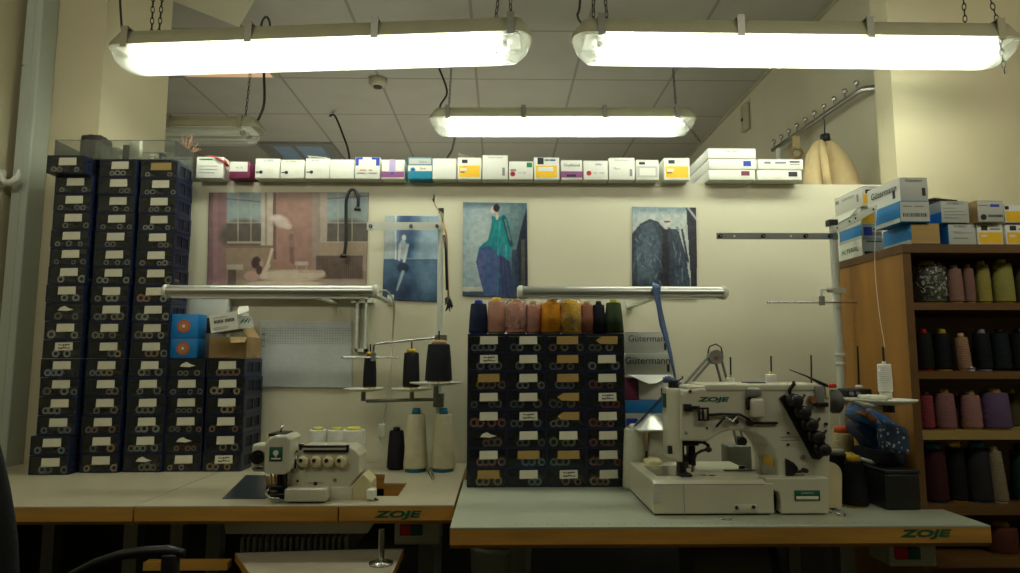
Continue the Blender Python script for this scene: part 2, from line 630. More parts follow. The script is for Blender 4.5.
# ---------------------------------------------------------------- fluorescent lamps on chains
tube_on = emis('lit_fluorescent_tube', (0.95, 1.0, 0.90), TUBE)
refl = mat('white_lamp_reflector', (225, 225, 210), 0.4)
def lamp(pl, pr, lit, label, h=0.125, w=0.15, clips=(0.03, 0.33, 0.66, 0.93)):
    """pl, pr: bottom centre points of the two ends"""
    pl, pr = Vector(pl), Vector(pr)
    Lh = (pr - pl).length
    mid = (pl + pr) / 2
    ang = math.atan2(pr.y - pl.y, pr.x - pl.x)
    tilt = math.asin((pr.z - pl.z) / Lh)
    o = empty('fluorescent_lamp', mid, label, 'lamp', 'fluorescent lamps')
    o['_w'] = (0, 0, 0)
    o.rotation_euler = (0, -tilt, ang)
    hl = Lh / 2
    # housing: tapered trough, rounded in plan
    def loft(levels, material, name, mb=None, cap0=True, cap1=True):
        mb = mb or MB()
        seg = 8
        rings = []
        for z, hx, hy, r in levels:
            ring = []
            for cx_, cy_, a0_ in ((hx - r, hy - r, 0), (-hx + r, hy - r, 90), (-hx + r, -hy + r, 180), (hx - r, -hy + r, 270)):
                for k in range(seg + 1):
                    a_ = R(a0_ + 90 * k / seg)
                    ring.append((cx_ + r * math.cos(a_), cy_ + r * math.sin(a_), z))
            rings.append(ring)
        n = len(rings[0])
        vs = [p_ for r_ in rings for p_ in r_]
        fs = []
        for j in range(len(rings) - 1):
            for k in range(n):
                k2 = (k + 1) % n
                fs.append((j * n + k, j * n + k2, (j + 1) * n + k2, (j + 1) * n + k))
        mb.add(vs, fs, material, True)
        if cap0:
            mb.add(rings[0], [list(range(n))[::-1]], material)
        if cap1:
            mb.add(rings[-1], [list(range(n))], material)
        return mb.build(name, o) if name else mb
    zs = h * 0.55
    loft([(zs, hl, w / 2, 0.05), (zs + 0.012, hl, w / 2, 0.05), (h * 0.98, hl - 0.03, w / 2 - 0.02, 0.03), (h, hl - 0.035, w / 2 - 0.026, 0.03)], M['lamphouse'], 'housing')
    loft([(0, hl - 0.075, w / 2 - 0.03, 0.03), (0.008, hl - 0.045, w / 2 - 0.014, 0.035), (0.036, hl - 0.016, w / 2 - 0.005, 0.045), (zs, hl - 0.004, w / 2 - 0.002, 0.05)], M['lens'], 'cover', cap1=False)
    MB().bb(-hl + 0.04, hl - 0.04, -w / 2 + 0.012, w / 2 - 0.012, zs - 0.006, zs - 0.001, refl).build('reflector', o)
    for sy in (-1, 1):
        y = sy * 0.036
        tl = hl - 0.10
        MB().cyl((-tl, y, 0.042), (tl, y, 0.042), 0.015, tube_on if lit else M['white'], seg=12).build('tube', o)
        for sx_ in (-1, 1):
            e = MB()
            e.cyl((sx_ * tl, y, 0.042), (sx_ * (tl + 0.02), y, 0.042), 0.0135, M['steel'], seg=12)
            e.bb(sx_ * (tl + 0.012) - 0.008, sx_ * (tl + 0.012) + 0.008, y - 0.012, y + 0.012, 0.04, zs, M['white'])
            e.build('tube_holder', o)
    for t_ in clips:
        x = -hl + t_ * 2 * hl
        m_ = MB()
        for sy in (-1, 1):
            m_.bb(x - 0.012, x + 0.012, sy * (w / 2 + 0.002) - 0.003, sy * (w / 2 + 0.002) + 0.003, zs - 0.012, h + 0.004, M['steel'])
        m_.bb(x - 0.010, x + 0.010, -w / 2, w / 2, h, h + 0.004, M['steel'])
        m_.build('clip', o)
    return o

def chain(p0, p1, label, r=0.0075, tail=None, step=0.021):
    pts = [Vector(p0), Vector(p1)] + ([Vector(tail)] if tail else [])
    mb = MB()
    k = 0
    for a, b_ in zip(pts[:-1], pts[1:]):
        n = max(1, int((b_ - a).length / step))
        d = (b_ - a).normalized()
        s1 = d.orthogonal().normalized()
        s2 = d.cross(s1)
        for i in range(n):
            c_ = a + (b_ - a) * ((i + 0.5) / n)
            s_ = s1 if k % 2 else s2
            loop = []
            for j in range(10):
                an = 2 * math.pi * j / 10
                loop.append(c_ + s_ * (r * 0.75 * math.cos(an)) + d * (step * 0.66 * math.sin(an)))
            mb.tube(loop, 0.0016, M['darkmet'], seg=5, closed=True)
            k += 1
    return tag(mb.build('chain', loc=pts[0]), label, 'chain', 'lamp chains')

def cable(pts, label, r=0.004, material=None, name='power_cable', cat='cable', n=10):
    """smooth cable through the points"""
    P = [Vector(p_) for p_ in pts]
    out = []
    for i in range(len(P) - 1):
        a, b_, c_, d_ = P[max(i - 1, 0)], P[i], P[i + 1], P[min(i + 2, len(P) - 1)]
        for k in range(n):
            t = k / n
            out.append(0.5 * ((2 * b_) + (c_ - a) * t + (2 * a - 5 * b_ + 4 * c_ - d_) * t * t + (3 * b_ - a - 3 * c_ + d_) * t ** 3))
    out.append(P[-1])
    mb = MB().tube(out, r, material or M['black'], seg=8)
    return tag(mb.build(name, loc=P[0]), label, cat)

# near left: its left end hangs further back
def lamp_ends(u0, v0, Y0, u1, v1, Y1, dv=0):
    """bottom centre points from the lower edge seen at (u, v), which is the back lower edge"""
    a_, b_ = at(u0, v0, Y0 + 0.045), at(u1, v1, Y1 + 0.045)
    a_, b_ = Vector((at(u0, v0 - 15, Y0).x, Y0, a_.z)), Vector((at(u1, v1 - 15, Y1).x, Y1, b_.z))
    return a_, b_
LA = lamp_ends(114, 78, 2.22, 532, 66, 2.06)
lamp(LA[0], LA[1], True, 'lit twin-tube lamp hanging over the overlock machine and left poster', h=0.130, w=0.13, clips=(0.055, 0.355, 0.65, 0.955))
LB = lamp_ends(572, 67, 2.08, 1014, 72, 2.08)
lamp(LB[0], LB[1], True, 'lit twin-tube lamp hanging over the flatbed machine and bookshelf', h=0.130, w=0.13, clips=(0.06, 0.365, 0.65, 0.94))
LCc = lamp_ends(430, 137, 3.3, 695, 137, 3.3)
lamp(LCc[0], LCc[1], True, 'lit lamp hanging in the room beyond, above the centre of the partition', h=0.125, clips=(0.07, 0.35, 0.65, 0.92))
LD = lamp_ends(263, 146, 3.3, 263, 146, 3.3)
LD = (LD[0] - Vector((1.35, 0, 0)), LD[1])
lamp(LD[0], LD[1], False, 'unlit lamp in the room beyond, half hidden behind the left wall', h=0.125)

def on(l, t, dy=0.0, dz=0.134):
    p_ = l[0] + (l[1] - l[0]) * t
    return Vector((p_.x, p_.y + dy, p_.z + dz))
ztop = ZC - 0.001
q = on(LA, 0.095, 0, .134); chain((q.x - .015, q.y, ztop), q - Vector((.006, 0, 0)), 'twisted chain above the left end of the overlock lamp')
q = on(LA, 0.105, 0, .134); chain((q.x + .02, q.y, ztop), q + Vector((.006, 0, 0)), 'second strand of chain at left end of the overlock lamp')
q = on(LA, 0.925, -.02, .134); chain((q.x + .05, q.y, ztop), q - Vector((.01, 0, 0)), 'chain at right end of left lamp with loose tail over its cover', tail=q + Vector((-.006, -.088, -.19)))
q = on(LA, 0.945, 0, .134); chain((q.x + .01, q.y, ztop), q + Vector((.01, 0, 0)), 'straight chain at right end of the overlock lamp')
q = on(LB, 0.055, 0, .134); chain((q.x - .01, q.y, ztop), q - Vector((.008, 0, 0)), 'straight chain at left end of the flatbed lamp')
q = on(LB, 0.075, 0, .134); chain((q.x - .03, q.y, ztop), q + Vector((.008, 0, 0)), 'slanting chain at left end of the flatbed lamp')
q = on(LB, 0.895, 0, .134); chain((q.x, q.y, ztop), q, 'short chain near right end of the flatbed lamp')
q = on(LB, 0.945, -.045, .134); chain((q.x - .14, q.y, ztop), q, 'slanting chain with long loose tail at right end of the flatbed lamp', tail=q + Vector((-.028, -.045, -.20)))
q = on(LCc, 0.07, 0, .134); chain((q.x + .02, q.y, ztop), q, 'chain holding the left end of the far lit lamp')
q = on(LCc, 0.93, 0, .134); chain((q.x - .02, q.y, ztop), q, 'chain holding the right end of the far lit lamp', tail=q + Vector((.10, -.07, -.2)))
q = on(LD, 0.93, 0, .134); chain((q.x + .03, q.y, ztop), q, 'chain holding the unlit far lamp')
# cables
q = on(LA, 0.0, 0, .10); cable([(q.x - .01, q.y, ztop), (q.x - .01, q.y, q.z + .35), (q.x + .012, q.y, q.z + .12), (q.x + .03, q.y, q.z + .0)], 'black cable entering the left end of the overlock lamp')
q = on(LA, 0.355, 0, .134); cable([q + Vector((0, .03, -.01)), q + Vector((-.003, .04, .05)), q + Vector((.012, .04, .075)), q + Vector((.026, .04, .05)), q + Vector((.026, .05, -.01))], 'short black cable loop on top of the overlock lamp')
q = on(LB, 0.0, 0, .12); cable([(q.x + .03, q.y, ztop), (q.x + .03, q.y, q.z + .12), (q.x + .02, q.y, q.z + .04), (q.x + .045, q.y, q.z)], 'black cable entering the left end of the flatbed lamp')
q = on(LD, 1.0, 0, .12); cable([(q.x - .01, q.y, ztop), (q.x - .01, q.y, q.z + .3), (q.x, q.y, q.z + .1), (q.x - .03, q.y, q.z)], 'black cable dropping to the unlit far lamp', r=.007)
q = on(LCc, 0.03, 0, .134)
cable([at(439, 68, 3.7), at(447, 92, 3.7), at(440, 108, 3.68), (q.x + .02, 3.62, q.z)], 'black cable curving to the left end of the far lit lamp', r=.006)
q = on(LCc, 0.10, 0.05, .06)
cable([q, at(452, 150, 3.6), at(447, 160, 3.9), at(444, 190, 4.0)], 'black cable trailing below the far lit lamp', r=.006)
a_ = atz(330, 116, ZC)
cable([a_, at(335, 116, a_.y - .1), at(343, 135, a_.y - .2), at(349, 155, a_.y - .2), at(352, 195, a_.y - .2)], 'thin black cable hanging down behind the white boxes', r=.007)

# ---------------------------------------------------------------- tables
TZ = 0.75
TH = 0.047

def front_y(v):
    """distance of a point on the table tops seen at picture row v"""
    return atz(500, v, TZ).y
YFL, YFR = front_y(505), front_y(527.5)
YBL, YBR = 2.40, 2.08
xs = atz(137, 505, TZ).x
xl_end = atz(454, 505, TZ).x
xr0, xr1 = atz(450, 527.5, TZ).x, atz(989, 525, TZ).x

SYF, SYB = 1.67, 2.00
SXL = at(902.5, 250, SYF).x

def leg_frame(parent, x, y0, y1):
    m = MB()
    m.bb(x - 0.02, x + 0.02, y0 + 0.25, y0 + 0.29, 0.04, TZ - TH, M['greymet'])
    m.build('leg', parent)
    m = MB()
    m.bb(x - 0.02, x + 0.02, y1 - 0.14, y1 - 0.10, 0.04, TZ - TH, M['greymet'])
    m.build('leg', parent)
    MB().bb(x - 0.025, x + 0.025, y0 + 0.2, y1 - 0.06, 0.0, 0.04, M['greymet']).build('foot_rail', parent)

def edge_rail(name, parent, x0, x1, y, m=None, chamfer=0.006):
    """wooden front edge with a chamfered lower corner"""
    mb = MB()
    pr = [(y, TZ - 0.0035), (y + 0.0, TZ - TH * 0.80), (y + 0.008, TZ - TH), (y + 0.03, TZ - TH), (y + 0.03, TZ - 0.0035)]
    vs = [(x0, a, b_) for a, b_ in pr] + [(x1, a, b_) for a, b_ in pr]
    n = 5
    fs = [(k, (k + 1) % n, n + (k + 1) % n, n + k) for k in range(n)] + [list(range(n))[::-1], list(range(n, 2 * n))]
    mb.add(vs, fs, m or M['ply'])
    return mb.build(name, parent)

def logo(parent, c, size, ang=0, mm='dgreen', name='logo'):
    """ZOJE in wide rounded capitals"""
    X = Vector((math.cos(ang), math.sin(ang), 0))
    return text_mb('ZOJE', size, M[mm], c, X, (0, 0, 1), sx=2.25, shear=0.2, bold=size * 0.045).build(name, parent)

# side table by the left wall
t = empty('work_table', ((XL + xs) / 2, 2.0, 0), 'pale table against the left wall under the two leftmost thread stacks', 'table', 'machine tables')
MB().bb(XL + 0.01, xs - 0.002, YFL + 0.0, YBL, TZ - 0.004, TZ, M['lamwarm']).build('laminate_top', t)
MB().bb(XL + 0.01, xs - 0.002, YFL + 0.03, YBL, TZ - TH, TZ - 0.004, M['ply']).build('core_board', t)
edge_rail('front_edge', t, XL + 0.01, xs - 0.002, YFL)
leg_frame(t, XL + 0.30, YFL, YBL)
leg_frame(t, xs - 0.14, YFL, YBL)

# overlock table with two cut-outs
t = empty('sewing_table', ((xs + xl_end) / 2, 2.05, 0), 'pale-topped wooden-edged table carrying the overlock machine', 'table', 'machine tables')
def pxy(u, v, z=TZ):
    q_ = atz(u, v, z)
    return (q_.x, q_.y)
hole1 = [pxy(236, 498), pxy(352, 498), pxy(358, 484), pxy(352, 476), pxy(262, 476)]
hole2 = [pxy(372, 496), pxy(398, 496), pxy(407, 483), pxy(384, 483), pxy(385, 474), pxy(369, 474), pxy(362, 479)]
outer = [(xs + 0.002, YFL), (xl_end, YFL), (xl_end, YBL), (xs + 0.002, YBL)]
MB().slab(outer, TZ - 0.004, TZ, M['lamwarm'], holes=[hole1, hole2]).build('laminate_top', t)
outer2 = [(xs + 0.002, YFL + 0.03), (xl_end - 0.001, YFL + 0.03), (xl_end - 0.001, YBL), (xs + 0.002, YBL)]
MB().slab(outer2, TZ - TH, TZ - 0.004, M['ply'], holes=[hole1, hole2]).build('core_board', t)
xm = atz(338, 506, TZ).x
edge_rail('front_edge', t, xs + 0.002, xm - 0.002, YFL)
e = edge_rail('front_edge', t, xm + 0.002, xl_end, YFL)
c = at(397, 514.5, YFL - 0.001)
logo(t, (c.x, YFL - 0.0012, c.z), 0.0225)
leg_frame(t, xs + 0.10, YFL, YBL)
leg_frame(t, xl_end - 0.10, YFL, YBL)
# lower shelf that carries the motor tray
x0, x1 = atz(232, 560, 0.60).x, atz(385, 545, 0.60).x
MB().slab([pxy(235, 553, .62), pxy(250, 574, .62), pxy(392, 574, .62), pxy(404, 548, .62)], 0.60, 0.62, M['cardin'], side=M['ply']).build('motor_shelf', t)
MB().bb(atz(150, 553, .62).x, atz(232, 553, .62).x, front_y(505) + 0.02, front_y(505) + 0.05, 0.585, 0.605, M['ply']).build('shelf_rail', t)
q = atz(381, 564, 0.62)
MB().cyl((q.x, q.y, 0.62), (q.x, q.y, TZ - TH), 0.008, M['steel']).lathe([(0, 0), (0.03, 0), (0.03, 0.004), (0.01, 0.008), (0, 0.008)], (q.x, q.y, 0.62), M['steel']).build('support_rod', t)

# flatbed table
t = empty('sewing_table', ((xr0 + xr1) / 2, 1.8, 0), 'pale-topped wooden-edged table carrying the flatbed machine, right of the overlock one', 'table', 'machine tables')
MB().slab([(xr0, YFR), (xr1, YFR), (xr1, SYF - .004), (SXL - .004, SYF - .004), (SXL - .004, YBR), (xr0, YBR)], TZ - 0.0042, TZ, M['lam']).build('laminate_top', t)
MB().slab([(xr0 + .001, YFR + .03), (xr1 - .001, YFR + .03), (xr1 - .001, SYF - .004), (SXL - .005, SYF - .004), (SXL - .005, YBR - .001), (xr0 + .001, YBR - .001)], TZ - TH, TZ - 0.0042, M['ply']).build('core_board', t)
edge_rail('front_edge', t, xr0, xr1, YFR)
c = at(925, 533.5, YFR - 0.001)
logo(t, (c.x, YFR - 0.0012, c.z), 0.0215)
# printed scale along the front of the top
m_ = MB()
for i in range(118):
    u = 516 + i * 3.05
    q = atz(u, 521, TZ)
    m_.bb(q.x - 0.0006 - (0.002 if i % 5 == 0 else 0), q.x + 0.0006, YFR + 0.022, YFR + 0.027 + (0.004 if i % 5 == 0 else 0), TZ, TZ + 0.0002, M['greyink'])
tag(m_.build('ruler_marks', t), kind=None)
leg_frame(t, xr0 + 0.16, YFR, YBR)
leg_frame(t, xr1 - 0.20, YFR, YBR)

# power switches under the tops
def switch(x0, x1, v0, v1, Y, label):
    a, b_ = at(x0, v1, Y), at(x1, v0, Y)
    zt = TZ - TH
    o = empty('power_switch', ((a.x + b_.x) / 2, Y + 0.04, a.z), label, 'power switch', 'power switches')
    MB().rbox(a.x, b_.x, Y, Y + 0.09, a.z, zt - 0.001, 0.005, M['gbox']).build('housing', o)
    w = b_.x - a.x
    zc = (a.z + zt) / 2
    for f_, mm, nm in ((0.26, 'redp', 'red_button'), (0.48, 'dgreen', 'green_button')):
        x = a.x + w * f_
        MB().rbox(x - 0.017, x + 0.017, Y - 0.008, Y + 0.004, zc - 0.014, zc + 0.014, 0.003, M[mm]).build(nm, o)
    return o
switch(394, 440, 526, 545, YFL + 0.10, 'grey switch box with red and green buttons under the overlock table')
switch(890, 936, 543, 567, YFR + 0.07, 'grey switch box with red and green buttons under the flatbed table')

# overlock motor hanging under the top
o = empty('sewing_motor', (atz(300, 540, .66).x, 1.95, 0.62), 'dark ribbed motor hanging under the overlock machine', 'motor')
a, b_ = at(240, 556, 1.86), at(352, 530, 1.86)
MB().rbox(a.x, b_.x, 1.86, 2.10, a.z, TZ - TH - 0.001, 0.012, M['motor']).build('body', o)
for i in range(18):
    x = a.x + (b_.x - a.x) * (i + 0.7) / 18.5
    MB().rbox(x - 0.004, x + 0.004, 1.838, 1.862, a.z + 0.008, a.z + 0.055, 0.002, mat('light_motor_fins', (150, 152, 142), .5), seg=1).build('cooling_fin', o)
a, b_ = at(226, 534, 1.80), at(375, 528, 1.80)
m_ = MB().prism([(a.x, a.z), (b_.x - .02, a.z), (b_.x, TZ - TH - .001), (a.x - .01, TZ - TH - .001)], 1.80, 1.855, M['gbox'])
m_.build('oil_pan', o)

# motor and parts under the flatbed table
o = empty('sewing_motor', (at(740, 560, 1.9).x, 1.8, 0.5), 'dark clutch motor in the shade under the flatbed machine', 'motor')
a = at(730, 575, 1.75)
MB().cyl((a.x - 0.1, 1.8, 0.58), (a.x + 0.1, 1.8, 0.58), 0.075, M['motor'], seg=28).build('body', o)
MB().cyl((a.x + 0.1, 1.8, 0.58), (a.x + 0.135, 1.8, 0.58), 0.05, M['black'], seg=24).build('pulley', o)
MB().bb(a.x - 0.06, a.x - 0.02, 1.76, 1.84, 0.65, TZ - TH - .001, M['greymet']).build('hanger_bracket', o)
MB().bb(a.x + 0.17, a.x + 0.20, 1.78, 1.80, 0.42, TZ - TH - .001, M['greymet']).build('treadle_rod', o)

# bin, knee pad things in the shade under the flatbed table
a, b_ = at(480, 590, 1.75), at(522, 553, 1.75)
o = empty('waste_bin', ((a.x + b_.x) / 2, 1.85, 0.30), 'grey plastic bin in the shade under the flatbed table', 'bin')
cx = (a.x + b_.x) / 2
m_ = MB()
m_.lathe([(0, 0), (0.07, 0), (0.085, 0.30), (0.088, 0.30), (0.088, 0.312), (0.080, 0.312), (0.066, 0.01)], (cx, 1.86, b_.z - 0.312), M['gbox'], seg=28)
m_.build('bucket', o)
MB().bb(cx - 0.12, cx + 0.12, 1.76, 1.97, b_.z - 0.34, b_.z - 0.312, M['greymet']).build('bin_shelf', o)
m_ = MB()
for dx in (-0.1, 0.1):
    m_.bb(cx + dx - .01, cx + dx + .01, 1.78, 1.80, 0, b_.z - 0.34, M['greymet'])
    m_.bb(cx + dx - .01, cx + dx + .01, 1.93, 1.95, 0, b_.z - 0.34, M['greymet'])
m_.build('shelf_stand', o)

# ---------------------------------------------------------------- thread boxes
def spool_mesh(col):
    key = 'spool_%d_%d_%d' % col
    if key in bpy.data.meshes:
        return bpy.data.meshes[key]
    mb = MB()
    r, L_ = 0.0135, 0.06
    th = thread_mat(col)
    core = mat('spool_core_%d_%d_%d' % tuple(int(min(255, c_ * .85 + 62)) for c_ in col), tuple(int(min(255, c_ * .85 + 62)) for c_ in col), 0.6)
    mb.lathe([(r * 0.45, 0.0), (r, 0.0), (r, 0.003), (r * 0.9, 0.005), (r * 0.9, L_ - 0.005), (r, L_), (r * 0.45, L_)], (0, 0, 0), th, axis=(0, 1, 0), seg=16)
    mb.lathe([(r * 0.99, -0.0006), (r * 0.52, -0.0006)], (0, 0, 0), core, axis=(0, 1, 0), seg=16)
    mb.lathe([(r * 0.51, -0.0003), (0, -0.0003)], (0, 0, 0), M['black'], axis=(0, 1, 0), seg=12)
    me = bpy.data.meshes.new(key)
    me.from_pydata(mb.v, [], mb.f)
    for m_ in mb.mats:
        me.materials.append(m_)
    me.polygons.foreach_set('material_index', mb.mi)
    me.polygons.foreach_set('use_smooth', mb.sm)
    return me

BOXD = 0.17
def thread_box_proto(kind):
    """local: x centred, y 0..BOXD, z 0..0.06; 0.13 wide"""
    w, h, d = 0.13, 0.0612, BOXD
    o = empty('thread_box', (0, 0, 0), None, 'thread box')
    nv = M['navy']
    mb = MB()
    mb.bb(-w / 2, w / 2, 0.004, d, 0, 0.003, nv)
    mb.bb(-w / 2, w / 2, 0.004, d, h - 0.0025, h, nv)
    mb.bb(-w / 2 + 0.003, w / 2 - 0.003, d - 0.003, d, 0.003, h - 0.003, M['navydark'])
    for s_ in (-1, 1):
        x0_, x1_ = sorted((s_ * w / 2, s_ * (w / 2 - 0.003)))
        mb.bb(x0_, x1_, 0.004, d, 0.003, 0.014, nv)
        mb.bb(x0_, x1_, 0.004, d, h - 0.012, h - 0.0025, nv)
        for f0, f1 in ((0.004, 0.024), (0.084, 0.094), (0.148, d)):
            mb.bb(x0_, x1_, f0, f1, 0.014, h - 0.012, nv)
        xi0, xi1 = sorted((s_ * (w / 2 - 0.004), s_ * (w / 2 - 0.0045)))
        mb.bb(xi0, xi1, 0.01, d - .01, 0.012, h - 0.01, M['navydark'])
    mb.build('case', o)
    mb = MB()
    mb.bb(-w / 2 + 0.004, w / 2 - 0.004, 0.0015, 0.003, 0.004, h - 0.004, M['clear'])
    fr = MB()
    fr.bb(-w / 2 + 0.001, w / 2 - 0.001, 0.0, 0.0045, 0.0005, 0.0042, nv)
    fr.bb(-w / 2 + 0.001, w / 2 - 0.001, 0.0, 0.0045, h - 0.0042, h - 0.0005, nv)
    fr.bb(-w / 2 + 0.001, -w / 2 + 0.0042, 0.0, 0.0045, 0.004, h - 0.004, nv)
    fr.bb(w / 2 - 0.0042, w / 2 - 0.001, 0.0, 0.0045, 0.004, h - 0.004, nv)
    f_ = mb.build('clear_front', o)
    fr.build('front_rim', f_)
    # paper label
    m_ = {'white': M['paper'], 'tan': M['tan'], 'written': M['paper'], 'torn': M['paper'], 'tanarrow': M['tan']}[kind]
    hw, z0_, z1_ = 0.030, h - 0.034, h - 0.0075
    if kind in ('tan', 'tanarrow'):
        hw = 0.036
    cx_ = 0.006
    if kind == 'torn':
        pts = [(cx_ - 0.028, z0_ + 0.008), (cx_ + 0.004, z0_ + 0.006), (cx_ + 0.026, z0_ + 0.011), (cx_ + 0.008, z0_ + 0.016), (cx_ - 0.006, z1_ - 0.003), (cx_ - 0.02, z0_ + 0.018)]
    elif kind == 'tanarrow':
        pts = [(cx_ - hw, z0_ + 0.012), (cx_ - hw + 0.014, z0_ + 0.001), (cx_ + hw, z0_), (cx_ + hw + 0.001, z1_), (cx_ - hw + 0.02, z1_ - 0.001)]
    else:
        pts = [(cx_ - hw, z0_ - 0.001), (cx_ + hw, z0_), (cx_ + hw - 0.001, z1_), (cx_ - hw + 0.001, z1_ - 0.001)]
    pl = MB().prism(pts, -0.0004, 0.0012, m_).build('paper_label', o)
    if kind == 'written':
        ink = MB()
        rnd = random.Random(3)
        for zz in (z0_ + 0.018, z0_ + 0.008):
            x = cx_ - 0.018
            while x < cx_ + 0.018:
                l_ = rnd.uniform(0.004, 0.009)
                ink.box((x + l_ / 2, -0.0006, zz + rnd.uniform(-.001, .001)), (l_, 0.0004, rnd.uniform(0.0025, 0.005)), M['ink'], rot=(0, rnd.uniform(-.5, .5), 0))
                x += l_ + 0.001
        ink.build('handwriting', pl)
    return o

PROTO = {}
ORD = ['top', 'second', 'third', 'fourth', 'fifth', 'sixth', 'seventh', 'eighth', 'ninth', 'tenth', 'eleventh', 'twelfth', 'thirteenth',
       'fourteenth', 'fifteenth', 'sixteenth', 'seventeenth']
LOOK = {'white': 'a blank white label', 'tan': 'a kraft-brown label', 'written': 'a handwritten white label', 'torn': 'a torn scrap of label', 'tanarrow': 'an arrow-shaped kraft label'}

def thread_box(kind, x, y, z, rz, s, where, row, nrow, group, spools, coln):
    if kind in PROTO:
        o = copy_tree(PROTO[kind])
    else:
        o = PROTO[kind] = thread_box_proto(kind)
    o.location = (x, y, z)
    o.rotation_euler = (0, 0, rz)
    o.scale = s
    pos = 'topmost' if row == 0 else ('bottom' if row == nrow - 1 else ORD[row] + ' from top')
    o['label'] = 'box with %s, %s in %s' % (LOOK[kind], pos, where)
    o['group'] = group
    Mx = Matrix.Translation((x, y, z)) @ Matrix.Rotation(rz, 4, 'Z') @ Matrix.Diagonal((*s, 1))
    for (fx, rad, col, cname) in spools:
        k = rad / 0.0135
        p_ = Mx @ Vector((fx * 0.058, 0.006, 0.0035 + rad / s[2]))
        so = bpy.data.objects.new('thread_spool', spool_mesh(col))
        C.objects.link(so)
        so.location = p_
        so.rotation_euler = (0, 0, rz)
        so.scale = (k, 1, k)
        tag(so, '%s spool in box %s in %s' % (cname, pos, where), 'thread spool', 'spools in %s, %s row' % (coln, ORD[row]))

GREYS = [((110, 112, 104), 'grey'), ((86, 84, 74), 'drab'), ((150, 146, 128), 'pale'), ((120, 100, 66), 'tan')]
BROWN = [((150, 96, 48), 'brown'), ((168, 128, 56), 'mustard'), ((136, 84, 60), 'russet'), ((186, 156, 96), 'straw')]
BLUES = [((120, 140, 156), 'pale blue'), ((150, 156, 150), 'silver grey'), ((96, 112, 124), 'slate')]
REDS = [((150, 36, 44), 'red'), ((124, 44, 48), 'dark red'), ((176, 92, 84), 'dusty pink')]
TEALS = [((70, 150, 176), 'sky blue'), ((58, 120, 112), 'sea green'), ((90, 150, 150), 'pale teal')]
GREEN = [((84, 128, 92), 'green'), ((110, 130, 70), 'olive')]
rs = random.Random(11)
def sp(pal, n=None, big=False):
    n = n or rs.choice((2, 3, 3, 4))
    col, nm = rs.choice(pal)
    out = []
    pos = sorted(rs.sample([-0.72, -0.38, -0.05, 0.28, 0.62, 0.85], n)) if n < 6 else [-0.8, -0.5, -0.2, 0.1, 0.4, 0.75]
    last = -9
    for f_ in pos:
        if f_ - last < 0.30:
            continue
        last = f_
        rad = rs.uniform(0.0085, 0.0105) if not big else rs.uniform(0.0105, 0.0142)
        if rs.random() < 0.35:
            col, nm = rs.choice(pal)
        out.append((f_, rad * (0.93 if nm == 'x' else 1), col, nm))
    return out

# tall stacks: columns A, B, C, each 17 boxes
cols = [('A', 51.5, 'tall stack nearest left wall', 2.200, 'the outermost tall stack'),
        ('B', 98, 'middle tall stack', 2.215, 'the middle tall stack'),
        ('C', 141.5, 'tall stack beside blue cartons', 2.226, 'the inner tall stack')]
RH = 0.0625
XCOL = {}
for name, u, where, y, coln in cols:
    x = atz(u, 472, TZ).x
    x = (x / atz(u, 472, TZ).y) * y
    if name == 'A':
        x = XCOL_A = at(51.5, 460, y).x
    XCOL[name] = x
for name, u, where, y, coln in cols:
    if name == 'A':
        x = XCOL['B'] - 0.139
    elif name == 'C':
        x = XCOL['B'] + 0.137
    else:
        x = XCOL['B']
    XCOL[name] = x
    for r_ in range(17):
        z = TZ + 0.0005 + RH * (16 - r_)
        kind = 'white'
        pal = GREYS if r_ < 10 else GREYS + BROWN
        if name == 'A':
            if r_ == 8: kind = 'torn'
            if r_ == 10: kind = 'written'
            if r_ > 8: pal = BLUES + GREYS
        if name == 'C':
            if r_ == 0: kind = 'tan'
            if r_ > 6: pal = GREYS + BROWN[:1]
        if name == 'C' and r_ == 16: kind = 'torn'
        dx = rs.uniform(-0.0015, 0.0015)
        dy = rs.uniform(-0.003, 0.003)
        if name == 'A' and r_ == 0:
            dx, dy = -0.012, -0.03
        if name == 'A' and r_ >= 15:
            dx, dy = -0.001, -0.02
        thread_box(kind, x + dx, y + dy, z, rs.uniform(-.006, .006), (0.985, 0.66, 1.0), where, r_, 17, 'thread boxes in tall stacks', sp(pal, big=r_ > 5), coln)
# short stacks D, E: six boxes each
for name, where, coln, x, y in (('D', 'short stack under blue cartons', 'the inner short stack', at(182, 462, 2.24).x, 2.235),
                                ('E', 'short stack under brown carton', 'the outer short stack', at(222.8, 462, 2.24).x, 2.235)):
    for r_ in range(6):
        z = TZ + 0.0005 + RH * (5 - r_)
        kind = 'white'
        pal = GREYS
        if name == 'D':
            kind = {0: 'torn', 4: 'torn'}.get(r_, 'white')
            pal = BROWN + GREYS if r_ in (3, 4, 5) else GREYS
        else:
            kind = 'written' if r_ == 5 else 'white'
            pal = BROWN if r_ in (1, 2, 3) else BROWN + GREYS
        dx = -0.004 if (name == 'E' and r_ == 0) else 0
        thread_box(kind, x + dx + rs.uniform(-.001, .001), y + rs.uniform(-.002, .002), z, 0, (0.985, 0.97, 1.0), where, r_, 6, 'thread boxes in short stacks', sp(pal, big=(name == 'E')), coln)

